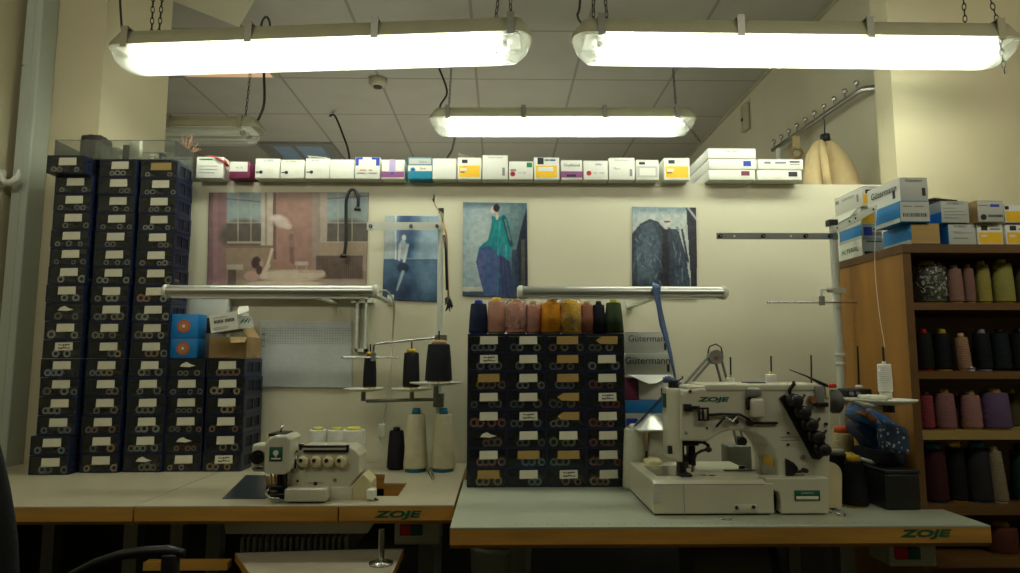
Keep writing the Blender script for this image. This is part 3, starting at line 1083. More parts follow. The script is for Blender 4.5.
# middle cabinet: four columns of eight smaller boxes
YM = front_y(487.5)
K = [['white', 'white', 'tan', 'tanarrow'], ['written', 'white', 'tan', 'white'], ['tan', 'white', 'tan', 'white'],
     ['white', 'white', 'tanarrow', 'written'], ['white', 'written', 'tanarrow', 'white'], ['torn', 'white', 'white', 'white'],
     ['white', 'tan', 'tan', 'white'], ['tan', 'white', 'written', 'white']]
PAL = [[BLUES, GREYS, GREYS, GREYS], [BLUES, BROWN[1:] + GREYS, GREYS, BLUES], [BROWN[1:], BLUES, BLUES, REDS], [GREYS, GREYS, GREYS, REDS],
       [REDS[2:], BLUES, GREYS, REDS], [BROWN[:1] + BROWN[2:3], GREYS, GREEN, REDS], [REDS[2:], TEALS, GREEN, REDS[:1] + BROWN[:1]], [BROWN[1:], TEALS, BROWN, [((186, 156, 96), 'straw')]]]
cw = (at(627, 480, YM).x - at(466.5, 480, YM).x) / 4
XM0 = at(466.5, 480, YM).x
rh = 0.0562
wh = ['cabinet column nearest cream cones', 'second cabinet column from left', 'third cabinet column from left', 'cabinet column nearest flatbed machine']
for c_ in range(4):
    for r_ in range(8):
        thread_box(K[r_][c_], XM0 + cw * (c_ + 0.5), YM, TZ + 0.0005 + rh * (7 - r_), 0, (cw / 0.1305, 1.0, rh / 0.0614), wh[c_], r_, 8,
                   'thread boxes in the middle cabinet', sp(PAL[r_][c_], big=True, n=3 if c_ else 4), 'cabinet column %s' % ORD[c_].replace('top', 'first'))
ZM = TZ + 0.0005 + rh * 8

# ---------------------------------------------------------------- pictures on the partition
def px_noise(x, y, s, seed):
    r_ = np.random.RandomState(seed)
    g = r_.rand(80, 80)
    xi, yi = np.asarray(x) / s, np.asarray(y) / s
    x0_, y0_ = np.floor(xi).astype(int), np.floor(yi).astype(int)
    fx, fy = xi - x0_, yi - y0_
    fx, fy = fx * fx * (3 - 2 * fx), fy * fy * (3 - 2 * fy)
    g_ = lambda a, b_: g[np.mod(a, 80), np.mod(b_, 80)]
    return (g_(x0_, y0_) * (1 - fx) * (1 - fy) + g_(x0_ + 1, y0_) * fx * (1 - fy) + g_(x0_, y0_ + 1) * (1 - fx) * fy + g_(x0_ + 1, y0_ + 1) * fx * fy) - 0.5

class Paint:
    def __init__(s, x, y, base):
        s.x, s.y = x, y
        s.c = np.ones(x.shape + (3,)) * np.array(base, float)

    def mask(s, m, col, a=1.0):
        m = np.clip(m, 0, 1)[..., None] * a
        s.c = s.c * (1 - m) + np.array(col, float) * m

    def rect(s, x0, x1, y0, y1, col, a=1.0, soft=0.4):
        k = lambda t: np.clip(t / soft + 0.5, 0, 1)
        s.mask(k(s.x - x0) * k(x1 - s.x) * k(s.y - y0) * k(y1 - s.y), col, a)

    def ell(s, cx, cy, rx, ry, col, a=1.0, rot=0.0, soft=0.25):
        dx, dy = s.x - cx, s.y - cy
        c_, s_ = math.cos(rot), math.sin(rot)
        d = np.sqrt(((dx * c_ + dy * s_) / rx) ** 2 + ((-dx * s_ + dy * c_) / ry) ** 2)
        s.mask((1 - d) / soft + 0.5, col, a)

    def line(s, x0, y0, x1, y1, w, col, a=1.0, w1=None):
        L2 = (x1 - x0) ** 2 + (y1 - y0) ** 2
        t = np.clip(((s.x - x0) * (x1 - x0) + (s.y - y0) * (y1 - y0)) / L2, 0, 1)
        d = np.hypot(s.x - x0 - t * (x1 - x0), s.y - y0 - t * (y1 - y0))
        ww = w + ((w1 if w1 is not None else w) - w) * t
        s.mask((ww - d) / 0.6 + 0.5, col, a)

    def poly(s, pts, col, a=1.0):
        inside = np.zeros(s.x.shape, bool)
        n = len(pts)
        for i in range(n):
            x0, y0 = pts[i]
            x1, y1 = pts[(i + 1) % n]
            cond = ((y0 > s.y) != (y1 > s.y))
            xi = (x1 - x0) * (s.y - y0) / (y1 - y0 + 1e-9) + x0
            inside ^= cond & (s.x < xi)
        s.mask(inside.astype(float), col, a)

    def noise(s, sc, amp, seed, m=None):
        n_ = px_noise(s.x, s.y, sc, seed) * amp
        if m is not None:
            n_ = n_ * m
        s.c = s.c + n_[..., None]

def poster_material(name):
    m = bpy.data.materials.new(name)
    m.use_nodes = True
    N, L = m.node_tree.nodes, m.node_tree.links
    b = N['Principled BSDF']
    b.inputs['Roughness'].default_value = 0.38
    at_ = N.new('ShaderNodeAttribute')
    at_.attribute_name = 'print'
    L.new(at_.outputs['Color'], b.inputs['Base Color'])
    return m

def poster(name, corners, painter, label, cat='poster', res=0.75, Y=YW - 0.004, curl=0.0, gain=1.0, sat=0.85):
    """corners: picture positions TL, TR, BR, BL of the sheet; painter works in the same frame"""
    (ax, ay), (bx, by), (cx_, cy_), (dx_, dy_) = corners
    nx, ny = int(abs(bx - ax) / res), int(abs(dy_ - ay) / res)
    S, T = np.meshgrid(np.linspace(0, 1, nx + 1), np.linspace(0, 1, ny + 1))
    U = (ax * (1 - S) + bx * S) * (1 - T) + (dx_ * (1 - S) + cx_ * S) * T
    V = (ay * (1 - S) + by * S) * (1 - T) + (dy_ * (1 - S) + cy_ * S) * T
    P = Paint(U, V, (128, 128, 128))
    painter(P)
    g_ = P.c.mean(axis=2, keepdims=True)
    col = np.clip((g_ + (P.c - g_) * sat) * gain, 0, 255) / 255.0
    col = np.where(col <= 0.04045, col / 12.92, ((col + 0.055) / 1.055) ** 2.4)
    q = [at(*corners[0], Y), at(*corners[1], Y), at(*corners[2], Y), at(*corners[3], Y)]
    vs = []
    for j in range(ny + 1):
        for i in range(nx + 1):
            s_, t_ = i / nx, j / ny
            p_ = (q[0] * (1 - s_) + q[1] * s_) * (1 - t_) + (q[3] * (1 - s_) + q[2] * s_) * t_
            bow = curl * max(0.0, t_ - 0.8) ** 2 * 25 * 0.04 + 0.0015 * math.sin(3 * s_ + 2 * t_) ** 2
            vs.append((p_.x, Y - bow, p_.z))
    fs = [(j * (nx + 1) + i, (j + 1) * (nx + 1) + i, (j + 1) * (nx + 1) + i + 1, j * (nx + 1) + i + 1) for j in range(ny) for i in range(nx)]
    mb = MB().add(vs, fs, poster_material(name + '_print'), True)
    o = mb.build(name, loc=(q[0].x, Y, q[3].z))
    a_ = o.data.color_attributes.new('print', 'FLOAT_COLOR', 'POINT')
    flat = np.ones(((ny + 1) * (nx + 1), 4), np.float32)
    flat[:, :3] = col.reshape(-1, 3)
    a_.data.foreach_set('color', flat.ravel())
    so = o.modifiers.new('sheet', 'SOLIDIFY')
    so.thickness = 0.0004
    so.offset = -1
    return tag(o, label, cat, 'pictures on the partition')

def paint1(P):
    P.rect(0, 999, 0, 999, (176, 142, 122))
    P.rect(208, 213, 0, 999, (150, 110, 108)); P.rect(213, 226, 190, 283, (176, 124, 122))
    P.rect(226, 240, 243, 999, (168, 140, 112)); P.rect(218, 227, 190, 300, (158, 108, 108), .6)
    for x0, x1, my in ((227, 261, 243), (326, 368, 243)):
        P.rect(x0, x1, 190, my, (150, 172, 168))
        P.rect(x0, x1, 190, 206, (128, 152, 156), .6, soft=8)
        P.ell((x0 + x1) / 2, 236, (x1 - x0) * .7, 16, (98, 92, 76), 1, soft=.3)
        P.rect(x0, x1, 223, my, (96, 88, 72)); P.rect(x0, x1, my - 1, my + 1.2, (196, 172, 146))
        P.rect(x0, x1, 222.6, 223.6, (186, 168, 144))
        for k in ((238, 251) if x0 < 300 else (338, 352)):
            P.rect(k - .5, k + .5, 190, my, (190, 178, 152))
        P.line(x0, 199, x1, 202 if x0 < 300 else 196, .5, (110, 100, 80))
    P.rect(261, 273, 190, 246, (206, 186, 160)); P.rect(265, 267, 190, 246, (172, 146, 124))
    P.rect(273, 312, 190, 272, (182, 126, 104)); P.rect(273, 276, 190, 260, (130, 88, 70))
    P.rect(312, 320, 190, 276, (168, 142, 120)); P.rect(320, 327, 190, 262, (190, 166, 140))
    P.rect(226, 273, 246, 272, (172, 138, 106)); P.rect(226, 273, 246, 248.5, (134, 100, 76), .7)
    P.rect(320, 370, 243, 258, (178, 148, 112))
    P.rect(226, 370, 272, 310, (160, 132, 104)); P.rect(228, 236, 266, 286, (96, 76, 60)); P.rect(227, 243, 265, 270, (196, 182, 158))
    P.rect(316, 363, 256, 279, (122, 92, 72))
    for k in range(22):
        P.rect(316.5 + k * 2.1, 317.4 + k * 2.1, 257, 279, (86, 64, 52))
    P.rect(295, 308, 262, 266, (206, 188, 168)); P.rect(296, 297, 264, 275, (190, 170, 150)); P.rect(306, 307, 264, 275, (190, 170, 150))
    P.ell(281, 222, 9, 6, (226, 200, 184), .85, rot=.4, soft=.5); P.ell(276, 218, 6, 3, (232, 214, 200), .8, soft=.6); P.ell(288, 227, 4, 3, (220, 196, 180), .8)
    P.line(291, 236, 292, 262, 2.2, (118, 86, 74), .55); P.ell(291, 244, 3.5, 4, (170, 120, 112), .7)
    P.line(265, 274, 272, 250, 1.4, (236, 206, 178)); P.line(262, 276, 268, 266, 2.2, (232, 200, 172))
    P.ell(290, 276, 34, 6, (226, 198, 162)); P.line(262, 276, 322, 274, 3.2, (232, 206, 172)); P.line(300, 272, 322, 272, 1.4, (216, 184, 150))
    P.ell(252, 276, 8, 5, (216, 160, 140)); P.ell(285, 284, 38, 3, (206, 176, 140)); P.ell(256, 263, 4.5, 6, (76, 44, 40), 1, rot=.3)
    P.ell(259, 270, 3, 5, (96, 56, 48)); P.ell(261.5, 264, 2.2, 2.8, (206, 158, 138))
    P.rect(205, 370, 290, 310, (150, 108, 84)); P.noise(5, 14, 3); P.noise(1.6, 8, 4)

poster('fashion_poster', [(209, 192.5), (369, 192.5), (366, 300), (207, 300)], paint1, 'large brownish picture of a woman lying in a tall-windowed room', curl=1.0, gain=.86, sat=.72)

def paint2(P):
    P.rect(0, 999, 0, 999, (132, 160, 178)); P.rect(380, 395, 200, 300, (170, 176, 168), .8, soft=8); P.rect(398, 412, 212, 262, (40, 84, 128), .9, soft=6)
    P.ell(410, 225, 9, 30, (38, 76, 118), .7, soft=.8); P.rect(425, 442, 215, 300, (150, 176, 194), .6, soft=14)
    P.rect(380, 442, 259, 304, (44, 78, 110), .9); P.ell(428, 275, 12, 18, (112, 150, 176), .55, soft=1)
    P.ell(398, 292, 18, 12, (24, 46, 78), .8, soft=.8); P.rect(395, 396.4, 214, 260, (206, 212, 206)); P.rect(382, 440, 258.4, 259.4, (170, 190, 196), .6)
    P.ell(404, 236, 3.2, 4.2, (70, 84, 104)); P.ell(404, 238, 2.2, 3, (196, 200, 196)); P.ell(403, 250, 4.5, 10, (188, 194, 190), .8)
    P.line(400, 245, 399, 260, 1.3, (196, 200, 196)); P.line(408, 245, 404, 262, 1.2, (190, 196, 192)); P.ell(403, 268, 6, 5, (28, 48, 76))
    P.line(403, 272, 397, 290, 1.6, (150, 166, 176), .9, 1); P.noise(6, 22, 8); P.noise(2, 12, 9)
poster('fashion_poster', [(385, 215.5), (439, 216), (439.5, 302), (382.5, 300)], paint2, 'faded blue picture of a pale figure standing in water')

def paint3(P):
    P.rect(0, 999, 0, 999, (142, 160, 164)); P.rect(462, 478, 200, 300, (120, 146, 158), .6, soft=9); P.ell(478, 245, 14, 40, (182, 192, 186), .6, soft=1)
    P.rect(462, 528, 200, 207, (62, 88, 98), .7, soft=5); P.rect(504, 530, 202, 300, (78, 104, 110), .8, soft=14); P.ell(508, 217, 10, 12, (120, 142, 142), .5, soft=1)
    P.poly([(527, 206), (520, 232), (514, 262), (516, 298), (528, 298)], (22, 34, 52)); P.poly([(512, 250), (510, 296), (520, 296), (518, 250)], (40, 56, 76), .8)
    P.rect(521, 525, 240, 296, (92, 84, 66), .8)
    P.rect(462, 486, 287, 291.5, (186, 184, 166)); P.rect(462, 528, 291.5, 300, (66, 80, 96))
    P.poly([(492, 216), (498, 218), (504, 214), (509, 222), (512, 243), (509, 262), (514, 296), (484, 296), (480, 278), (476, 262), (479, 248), (488, 240), (491, 228)], (14, 128, 134))
    for a_, b_, c_, d_ in ((495, 222, 490, 250), (500, 222, 497, 262), (503, 238, 494, 270), (489, 246, 483, 262), (506, 246, 505, 276)):
        P.line(a_, b_, c_, d_, 1.1, (90, 186, 190), .55, .5)
    P.poly([(476, 262), (480, 249), (490, 246), (500, 258), (497, 296), (485, 296), (480, 280)], (74, 86, 132)); P.poly([(500, 255), (510, 262), (514, 296), (498, 296)], (48, 60, 96))
    for k in range(7):
        P.line(490 + k * 2.2, 236, 484 + k * 4.2, 295, .7, (28 + k * 10, 90, 120), .5)
    P.line(495, 222, 489, 244, 1.2, (24, 126, 128)); P.line(504, 218, 511, 245, 2, (16, 78, 88)); P.ell(499, 238, 7, 8, (28, 140, 138), .5, soft=.8)
    P.line(497, 214, 497, 219, 1.3, (200, 178, 160)); P.ell(493.5, 210, 3, 3.8, (206, 186, 168)); P.ell(496.5, 208, 3.2, 4, (26, 22, 26)); P.line(505, 220, 510, 240, .8, (176, 156, 140), .6)
    P.noise(4, 20, 12); P.noise(1.4, 14, 13)
poster('fashion_poster', [(463, 202), (527, 203), (528, 298), (462.5, 296)], paint3, 'tall picture of a woman in a flowing teal gown', sat=1.0, res=.6)

def paint4(P):
    P.rect(0, 999, 0, 999, (176, 186, 178)); P.rect(630, 698, 204, 213, (110, 138, 146), .8, soft=5); P.rect(632, 640, 206, 225, (140, 160, 164), .5, soft=8)
    P.poly([(632, 234), (640, 224), (650, 219), (658, 222), (664, 229), (678, 229), (681, 240), (686, 256), (690, 285), (690, 300), (631, 300)], (38, 50, 64))
    P.poly([(641, 226), (652, 221), (660, 240), (656, 290), (640, 290), (636, 250)], (62, 84, 98), .7); P.ell(648, 255, 11, 24, (84, 108, 120), .5, rot=.15, soft=.9)
    P.poly([(663, 230), (668, 232), (670, 298), (660, 298)], (18, 22, 32), .9); P.poly([(672, 230), (678, 232), (690, 280), (690, 298), (676, 298)], (52, 72, 88), .8)
    for k in range(6):
        P.line(636 + k * 3, 240 + k, 640 + k * 2, 292, .6, (96, 120, 132), .4)
    rr_ = random.Random(4)
    for k in range(46):
        u_, v_ = rr_.uniform(634, 660), rr_.uniform(228, 292)
        P.line(u_, v_, u_ + rr_.uniform(-5, 6), v_ + rr_.uniform(3, 9), .5, rr_.choice([(128, 150, 160), (20, 28, 40), (70, 96, 112)]), .55)
    for k in range(24):
        u_, v_ = rr_.uniform(671, 687), rr_.uniform(236, 290)
        P.line(u_, v_, u_ + rr_.uniform(-1, 3), v_ + rr_.uniform(5, 12), .6, rr_.choice([(120, 146, 158), (20, 28, 42)]), .6)
    P.line(682, 230, 688, 262, 1, (30, 40, 56)); P.ell(666.5, 224, 3.4, 5.6, (206, 204, 194)); P.ell(667, 220, 4.2, 3, (196, 194, 182)); P.line(664.5, 222, 669.5, 222, .7, (50, 48, 48))
    P.line(668, 228, 670, 229, .6, (90, 60, 60)); P.line(677, 228, 678, 230, 1.5, (120, 130, 128))
    P.poly([(686, 206), (697, 207), (697, 300), (692, 300)], (22, 26, 40)); P.line(688, 208, 697, 220, 1.1, (150, 156, 160)); P.rect(631, 650, 280, 300, (24, 30, 44), .6, soft=8)
    P.noise(3, 26, 22, ); P.noise(1.3, 18, 23)
poster('fashion_poster', [(632, 206.5), (696, 207.5), (697.5, 299), (632, 298.5)], paint4, 'tall picture of a figure in a huge dark ruffled gown')

def paint5(P):
    P.rect(0, 999, 0, 999, (196, 204, 198)); 
    for k in range(34):
        P.rect(262 + k * 2.6, 262.7 + k * 2.6, 328, 344, (150, 162, 160), .75)
    for k in range(7):
        P.rect(261, 352, 328 + k * 2.6, 328.6 + k * 2.6, (148, 158, 156), .75)
    for k in range(9):
        P.rect(262, 350, 350 + k * 4.4, 350.5 + k * 4.4, (182, 192, 188), .5)
    P.rect(262, 265, 346, 347, (60, 60, 60)); P.rect(262, 265, 340, 341, (60, 60, 60)); P.rect(262, 265, 334, 335, (60, 60, 60)); P.noise(4, 8, 31)
o = poster('pattern_chart', [(259, 320), (352, 322), (352, 388), (258, 387)], paint5, 'pale printed chart with a fine table, taped under the left picture', 'paper chart')

# ---------------------------------------------------------------- cartons
def prints(parent, items, x0, z0, w, h, y, name='print'):
    """items: (u0,u1,v0,v1,material) as fractions of the front face, v upward"""
    mb = MB()
    for n_, (u0, u1, v0, v1, mm) in enumerate(items):
        spans = [(u0, u1)]
        if mm == 'bars':
            rb_ = random.Random(n_ + 5)
            spans, u_, mm = [], u0, 'ink'
            while u_ < u1:
                d_ = rb_.uniform(.012, .035)
                spans.append((u_, u_ + d_))
                u_ += d_ + rb_.uniform(.012, .03)
        for a0_, a1_ in spans:
            mb.bb(x0 + w * a0_, x0 + w * a1_, y - 0.0005 - .00025 * n_, y + 0.0002, z0 + h * v0, z0 + h * v1, M[mm])
    if mb.f:
        return mb.build(name, parent)

def carton(x0, x1, z0, z1, y0, d, label, body='wbox', items=(), rz=0.0, group='cartons', texts=(), side=None, name='thread_carton', lid=True, cat='carton'):
    o = MB().rbox(x0, x1, y0, y0 + d, z0, z1, 0.0018, M[body], seg=2).build(name, loc=((x0 + x1) / 2, y0, z0))
    tag(o, label, cat, group)
    w, h = x1 - x0, z1 - z0
    if lid:
        MB().bb(x0 + 0.001, x1 - 0.001, y0 - 0.0005, y0 + 0.0006, z1 - 0.0022, z1 - 0.0014, M['greyink']).bb(x0 - 0.0004, x0 + 0.0005, y0 + .002, y0 + d - .002, z1 - 0.003, z1 - 0.0022, M['greyink']).build('lid_seam', o)
    prints(o, items, x0, z0, w, h, y0)
    if texts:
        t_ = MB()
        for (s_, u, v_, size, mm, *rest) in texts:
            text_mb(s_, size * h, M[mm], (x0 + w * u, y0 - 0.0012, z0 + h * v_), mb=t_, sx=rest[0] if rest else 1.0)
        t_.build('lettering', o)
    if rz:
        o.rotation_euler.z = rz
    return o

def keyhole(o, x, z, y, s=1.0):
    mb = MB().cyl((x, y - 0.0008, z), (x, y + 0.001, z), 0.0065 * s, M['ink'], seg=16)
    mb.bb(x - 0.018 * s, x, y - 0.0008, y + 0.001, z - 0.002, z + 0.002, M['ink'])
    return mb.build('finger_hole', o)

YB_ = YW - 0.05
YEL = [(0.06, 0.94, 0.10, 0.62, 'yellow'), (0.18, 0.42, 0.74, 0.90, 'ink'), (0.12, 0.38, 0.38, 0.50, 'wbox'), (0.12, 0.30, 0.30, 0.34, 'ink')]
row = [
 (196, 223, 158.5, 'off-white carton with a red ribbon curling over it, first in the row', 'wbox', [(0.1, 0.6, .84, .9, 'green'), (.1, .8, .55, .57, 'greyink'), (.1, .8, .40, .42, 'greyink'), (.1, .7, .25, .27, 'greyink')], [('ALTERFIL', .45, .87, .15, 'green')]),
 (229, 249.5, 163, 'white and maroon carton, second in the row from the thread stacks', 'maroon', [(0.03, 0.9, .40, .97, 'wbox')], [('No 75', .5, .62, .16, 'greyink')]),
 (255, 279.5, 160, 'white carton with finger hole beside the maroon one', 'wbox', [(.5, .75, .25, .5, 'paper')], [('ALTERFIL', .55, .88, .13, 'green')]),
 (280.5, 304, 161, 'middle one of the three white cartons with finger holes', 'wbox', [(.62, .80, .22, .42, 'paper')], [('ALTERFIL S', .5, .88, .13, 'green')]),
 (305.5, 329.5, 159.5, 'white carton with finger hole and slightly lifted lid', 'wbox', [(.45, .7, .35, .5, 'paper')], [('Alterfil', .4, .88, .13, 'greyink')]),
 (330, 354, 160.5, 'plain white carton beside the blue-cornered one', 'wbox', [], []),
 (355, 380, 158, 'white carton with blue corners at its top', 'wbox', [(0.02, .14, .60, .98, 'blueink'), (.84, .98, .60, .98, 'blueink'), (.14, .3, .88, .98, 'blueink'), (.66, .84, .88, .98, 'blueink'), (.2, .44, .38, .41, 'redp'), (.56, .7, .38, .41, 'redp'), (.1, .4, .25, .27, 'greyink'), (.55, .9, .25, .27, 'greyink')], []),
 (381.5, 404.5, 160.5, 'white carton with purple bottom band and lilac tape', 'wbox', [(0.0, 1.0, .08, .38, 'purple')], []),
 (408, 432, 158, 'teal and white carton with a round seal', 'teal', [(.0, 1, .36, .62, 'wbox'), (.02, .98, .64, .66, 'greyink'), (.04, .96, .68, .94, 'gbox')], [('Mölnlycke', .62, .78, .15, 'teal', .6), ('Spun', .62, .48, .14, 'ink')]),
 (432.5, 456.5, 159, 'plain white carton between the teal and yellow ones', 'wbox', [], []),
 (457.5, 481.5, 158, 'yellow and white carton with its grey flap sticking up', 'wbox', YEL, []),
 (482.5, 508, 155.5, 'tall white carton with a small grey mark, beside the flap', 'wbox', [(.78, .88, .15, .48, 'greyink')], [('Gütermann', .5, .90, .13, 'greyink')]),
 (509, 533, 161.5, 'low white carton with red seal and green corner mark', 'wbox', [(.74, .97, .66, .92, 'green'), (.06, .3, .44, .56, 'greyink')], [('M 120', .55, .35, .15, 'greyink')]),
 (534, 559.5, 157.5, 'yellow and white carton with black square at the top', 'wbox', [(.06, .9, .10, .62, 'yellow'), (.16, .76, .36, .56, 'wbox'), (.14, .38, .68, .97, 'ink'), (.42, .6, .84, .90, 'green'), (.62, .85, .84, .90, 'blueink')], []),
 (561, 582.5, 160, 'white carton with purple band and handwritten name', 'wbox', [(0, 1, .1, .42, 'purple'), (.26, .70, .14, .26, 'ink')], [('Onylbond', .5, .72, .2, 'ink')]),
 (583.5, 608, 160.5, 'white carton with red seal and blue name', 'wbox', [], [('saba', .62, .80, .18, 'blueink'), ('120 / 4000', .62, .34, .13, 'greyink')]),
 (609, 635, 157.5, 'white carton with small grey mark beside the red-sealed one', 'wbox', [(.80, .90, .16, .48, 'greyink')], [('Gütermann', .5, .88, .14, 'greyink'), ('Mara', .3, .5, .14, 'greyink')]),
 (636, 659, 159.5, 'grey-labelled white carton, second from the last yellow one', 'wbox', [(.05, .95, .12, .68, 'gbox'), (.16, .85, .22, .58, 'wbox'), (.14, .4, .76, .88, 'ink')], []),
 (664, 690, 157.5, 'yellow and white carton standing last, beside the flat cartons', 'wbox', YEL, [('Gütermann', .62, .86, .12, 'greyink')]),
]
ROWC = {}
for i, (u0, u1, vt, lab, body, items, texts) in enumerate(row):
    a_, b_ = at(u0, 172, YB_), at(u1, 172, YB_)
    zt = at(600, vt, YB_).z
    o = carton(a_.x, b_.x - 0.0005, ZP + 0.0008, zt, YB_, 0.135, lab, body, items, group='cartons in a row on the partition', texts=texts)
    ROWC[i] = (o, a_.x, b_.x, zt)
for i in (2, 3, 4):
    o, xa_, xb_, zt = ROWC[i]
    keyhole(o, xa_ + 0.022, ZP + (zt - ZP) * 0.32, YB_)
for i, dx_, zf, mm in ((8, .2, .42, 'teal'), (12, .16, .30, 'redp'), (15, .22, .34, 'redp')):
    o, xa_, xb_, zt = ROWC[i]
    c_ = (xa_ + (xb_ - xa_) * dx_, YB_ - 0.001, ZP + (zt - ZP) * zf)
    MB().cyl((c_[0], YB_ - 0.0012, c_[2]), (c_[0], YB_ + 0.001, c_[2]), 0.0095, M[mm], seg=20).cyl((c_[0], YB_ - 0.0016, c_[2]), (c_[0], YB_, c_[2]), 0.005, M['maroon'] if mm == 'redp' else M['blueink'], seg=16).build('seal', o)
o, xa_, xb_, zt = ROWC[7]
xm_ = xa_ + (xb_ - xa_) * .47
MB().bb(xm_ - 0.012, xm_ + 0.012, YB_ - 0.0014, YB_ - 0.0002, ZP + (zt - ZP) * .36, zt + .001, M['lilac']).bb(xm_ - 0.012, xm_ + 0.012, YB_, YB_ + 0.05, zt, zt + 0.001, M['lilac']).bb(xm_ - .007, xm_ + .007, YB_ - .002, YB_ - .0003, ZP + (zt - ZP) * .28, ZP + (zt - ZP) * .36, M['blueink']).build('lilac_tape', o)
o, xa_, xb_, zt = ROWC[10]
fl = MB()
fl.add([(xa_ + .001, YB_ + .03, zt + .028), (xb_ - .02, YB_ + .02, zt + .001), (xb_ - .02, YB_ + .09, zt + .001), (xa_ + .001, YB_ + .09, zt + .024)], [(0, 1, 2, 3)], M['cardin'])
fo = fl.build('lid_flap', o)
fo.modifiers.new('t', 'SOLIDIFY').thickness = 0.0015
o, xa_, xb_, zt = ROWC[4]
MB().box(((xa_ + xb_) / 2 - .005, YB_ + .05, zt + .007), ((xb_ - xa_) * .8, .09, .0012), M['wbox'], rot=(0, 0.08, 0)).build('lid_flap', o)
# red ribbon on the first
o, xa_, xb_, zt = ROWC[0]
mb = MB()
pp = [at(200, 159, YB_ + .05), at(206, 157.3, YB_ + .03), at(213, 157.8, YB_ + .005), at(219, 160, YB_ - .006), at(224, 163, YB_ + .0), at(227, 168, YB_ + .012)]
pr_ = []
for i_, p_ in enumerate(pp):
    pr_ += [p_ + Vector((0, -.004, 0.003)), p_ + Vector((0.004, .010, 0.009))]
mb.add(pr_, [(2 * k, 2 * k + 1, 2 * k + 3, 2 * k + 2) for k in range(len(pp) - 1)], M['red'], True)
r_ = mb.build('red_ribbon', loc=pp[0]); r_.modifiers.new('t', 'SOLIDIFY').thickness = 0.001
tag(r_, 'red ribbon curling over the first carton in the row', 'ribbon')
# low flat cartons
YF_ = YW - 0.055
def flat(u0, u1, v0, v1, lab, items, texts, body='wbox', d=0.36):
    a_, b_ = at(u0, v1, YF_), at(u1, v0, YF_)
    return carton(a_.x, b_.x, a_.z, b_.z, YF_, d, lab, body, items, group='flat white cartons on the partition', texts=texts)
zz = [ZP + .0008 + k * 0.0405 for k in range(4)]
def vz(z): return z
for k, (u0, u1, lab, items, texts) in enumerate([
    (708.5, 755, 'lowest of the three flat cartons, with a dark red square', [(.70, .88, .42, .86, 'maroon')], []),
    (709, 757, 'middle one of the three flat cartons, with a dark blue square', [(.72, .88, .30, .80, 'blueink')], []),
    (708.5, 756.5, 'topmost flat white carton with small dark lettering', [], [('WALTERFIL', .5, .7, .22, 'ink', 1.3)])]):
    a_, b_ = at(u0, 170, YF_), at(u1, 170, YF_)
    z0_ = ZP + .0008 + k * 0.0412
    carton(a_.x, b_.x, z0_, z0_ + 0.0400, YF_, 0.34, lab, 'wbox', items, group='flat white cartons on the partition', texts=texts)
for k, (u0, u1, lab, items, texts) in enumerate([
    (757, 801.5, 'flat white carton with a black square, under the striped-label one', [(.70, .90, .35, .80, 'ink')], []),
    (758, 803.5, 'flat white carton with two grey labels, right upper one of the pile', [(.14, .28, .55, .75, 'greyink'), (.38, .62, .55, .75, 'greyink'), (.70, .92, .66, .80, 'ink'), (.70, .92, .46, .52, 'greyink')], [])]):
    a_, b_ = at(u0, 170, YF_), at(u1, 170, YF_)
    z0_ = ZP + .0008 + k * 0.0412
    carton(a_.x + .001, b_.x, z0_, z0_ + 0.0400, YF_, 0.34, lab, 'wbox', items, group='flat white cartons on the partition', texts=texts)

# ---------------------------------------------------------------- coat rail in the far room
o = empty('coat_rail', atx(820, 125, 1.45), 'sloping chrome coat rail with little round hooks in the far room', 'coat rail')
XR_ = 1.56
pts_ = [(773, 150), (790, 139), (830, 111), (858, 92), (864, 89.0), (871, 87.6), (882, 87.5)]
pw = []
for (u, v_) in pts_:
    p_ = atx(u, v_, XR_)
    pw.append(p_)
Yend = pw[4].y
for i_ in (5, 6):
    u, v_ = pts_[i_]
    p_ = at(u + 4, v_, Yend - .05 * (i_ - 4))
    pw[i_] = p_
MB().tube(pw, 0.013, M['steel'], seg=12).build('rail', o)
for k in range(10):
    t_ = k / 9.0
    p_ = pw[0] + (pw[3] - pw[0]) * (0.02 + t_ * 0.97)
    MB().cyl(p_, p_ + Vector((0, 0, .035)), 0.004, M['steel'], seg=8).lathe([(0, -.014), (.009, -.010), (.013, 0), (.009, .010), (0, .014)], p_ + Vector((0, 0, .044)), M['steel'], seg=12).build('hook', o)
# wooden tag and paper strip hanging on the rail
p_ = atx(796, 140, XR_)
t_ = MB().bb(p_.x - .014, p_.x + .014, p_.y - .014, p_.y + .014, p_.z - .05, p_.z + .02, M['coat'])
for k in range(6):
    a_ = R(60 * k)
    t_.tube([p_ + Vector((0.03 * math.cos(a_) + .0, 0, -.07 + .03 * math.sin(a_))), p_ + Vector((0.03 * math.cos(a_ + 1.05), 0, -.07 + .03 * math.sin(a_ + 1.05)))], .008, M['card'], seg=6)
tag(t_.build('hanging_trinket', loc=p_), 'small beige strap with a ring of beads hung on the rail', 'trinket')
p_ = atx(778, 146, XR_)
t_ = MB().bb(p_.x - .006, p_.x + .006, p_.y - .015, p_.y + .015, p_.z - .16, p_.z + .01, M['white'])
tag(t_.build('paper_strip', loc=p_), 'white strip hanging from the low end of the rail', 'strip')
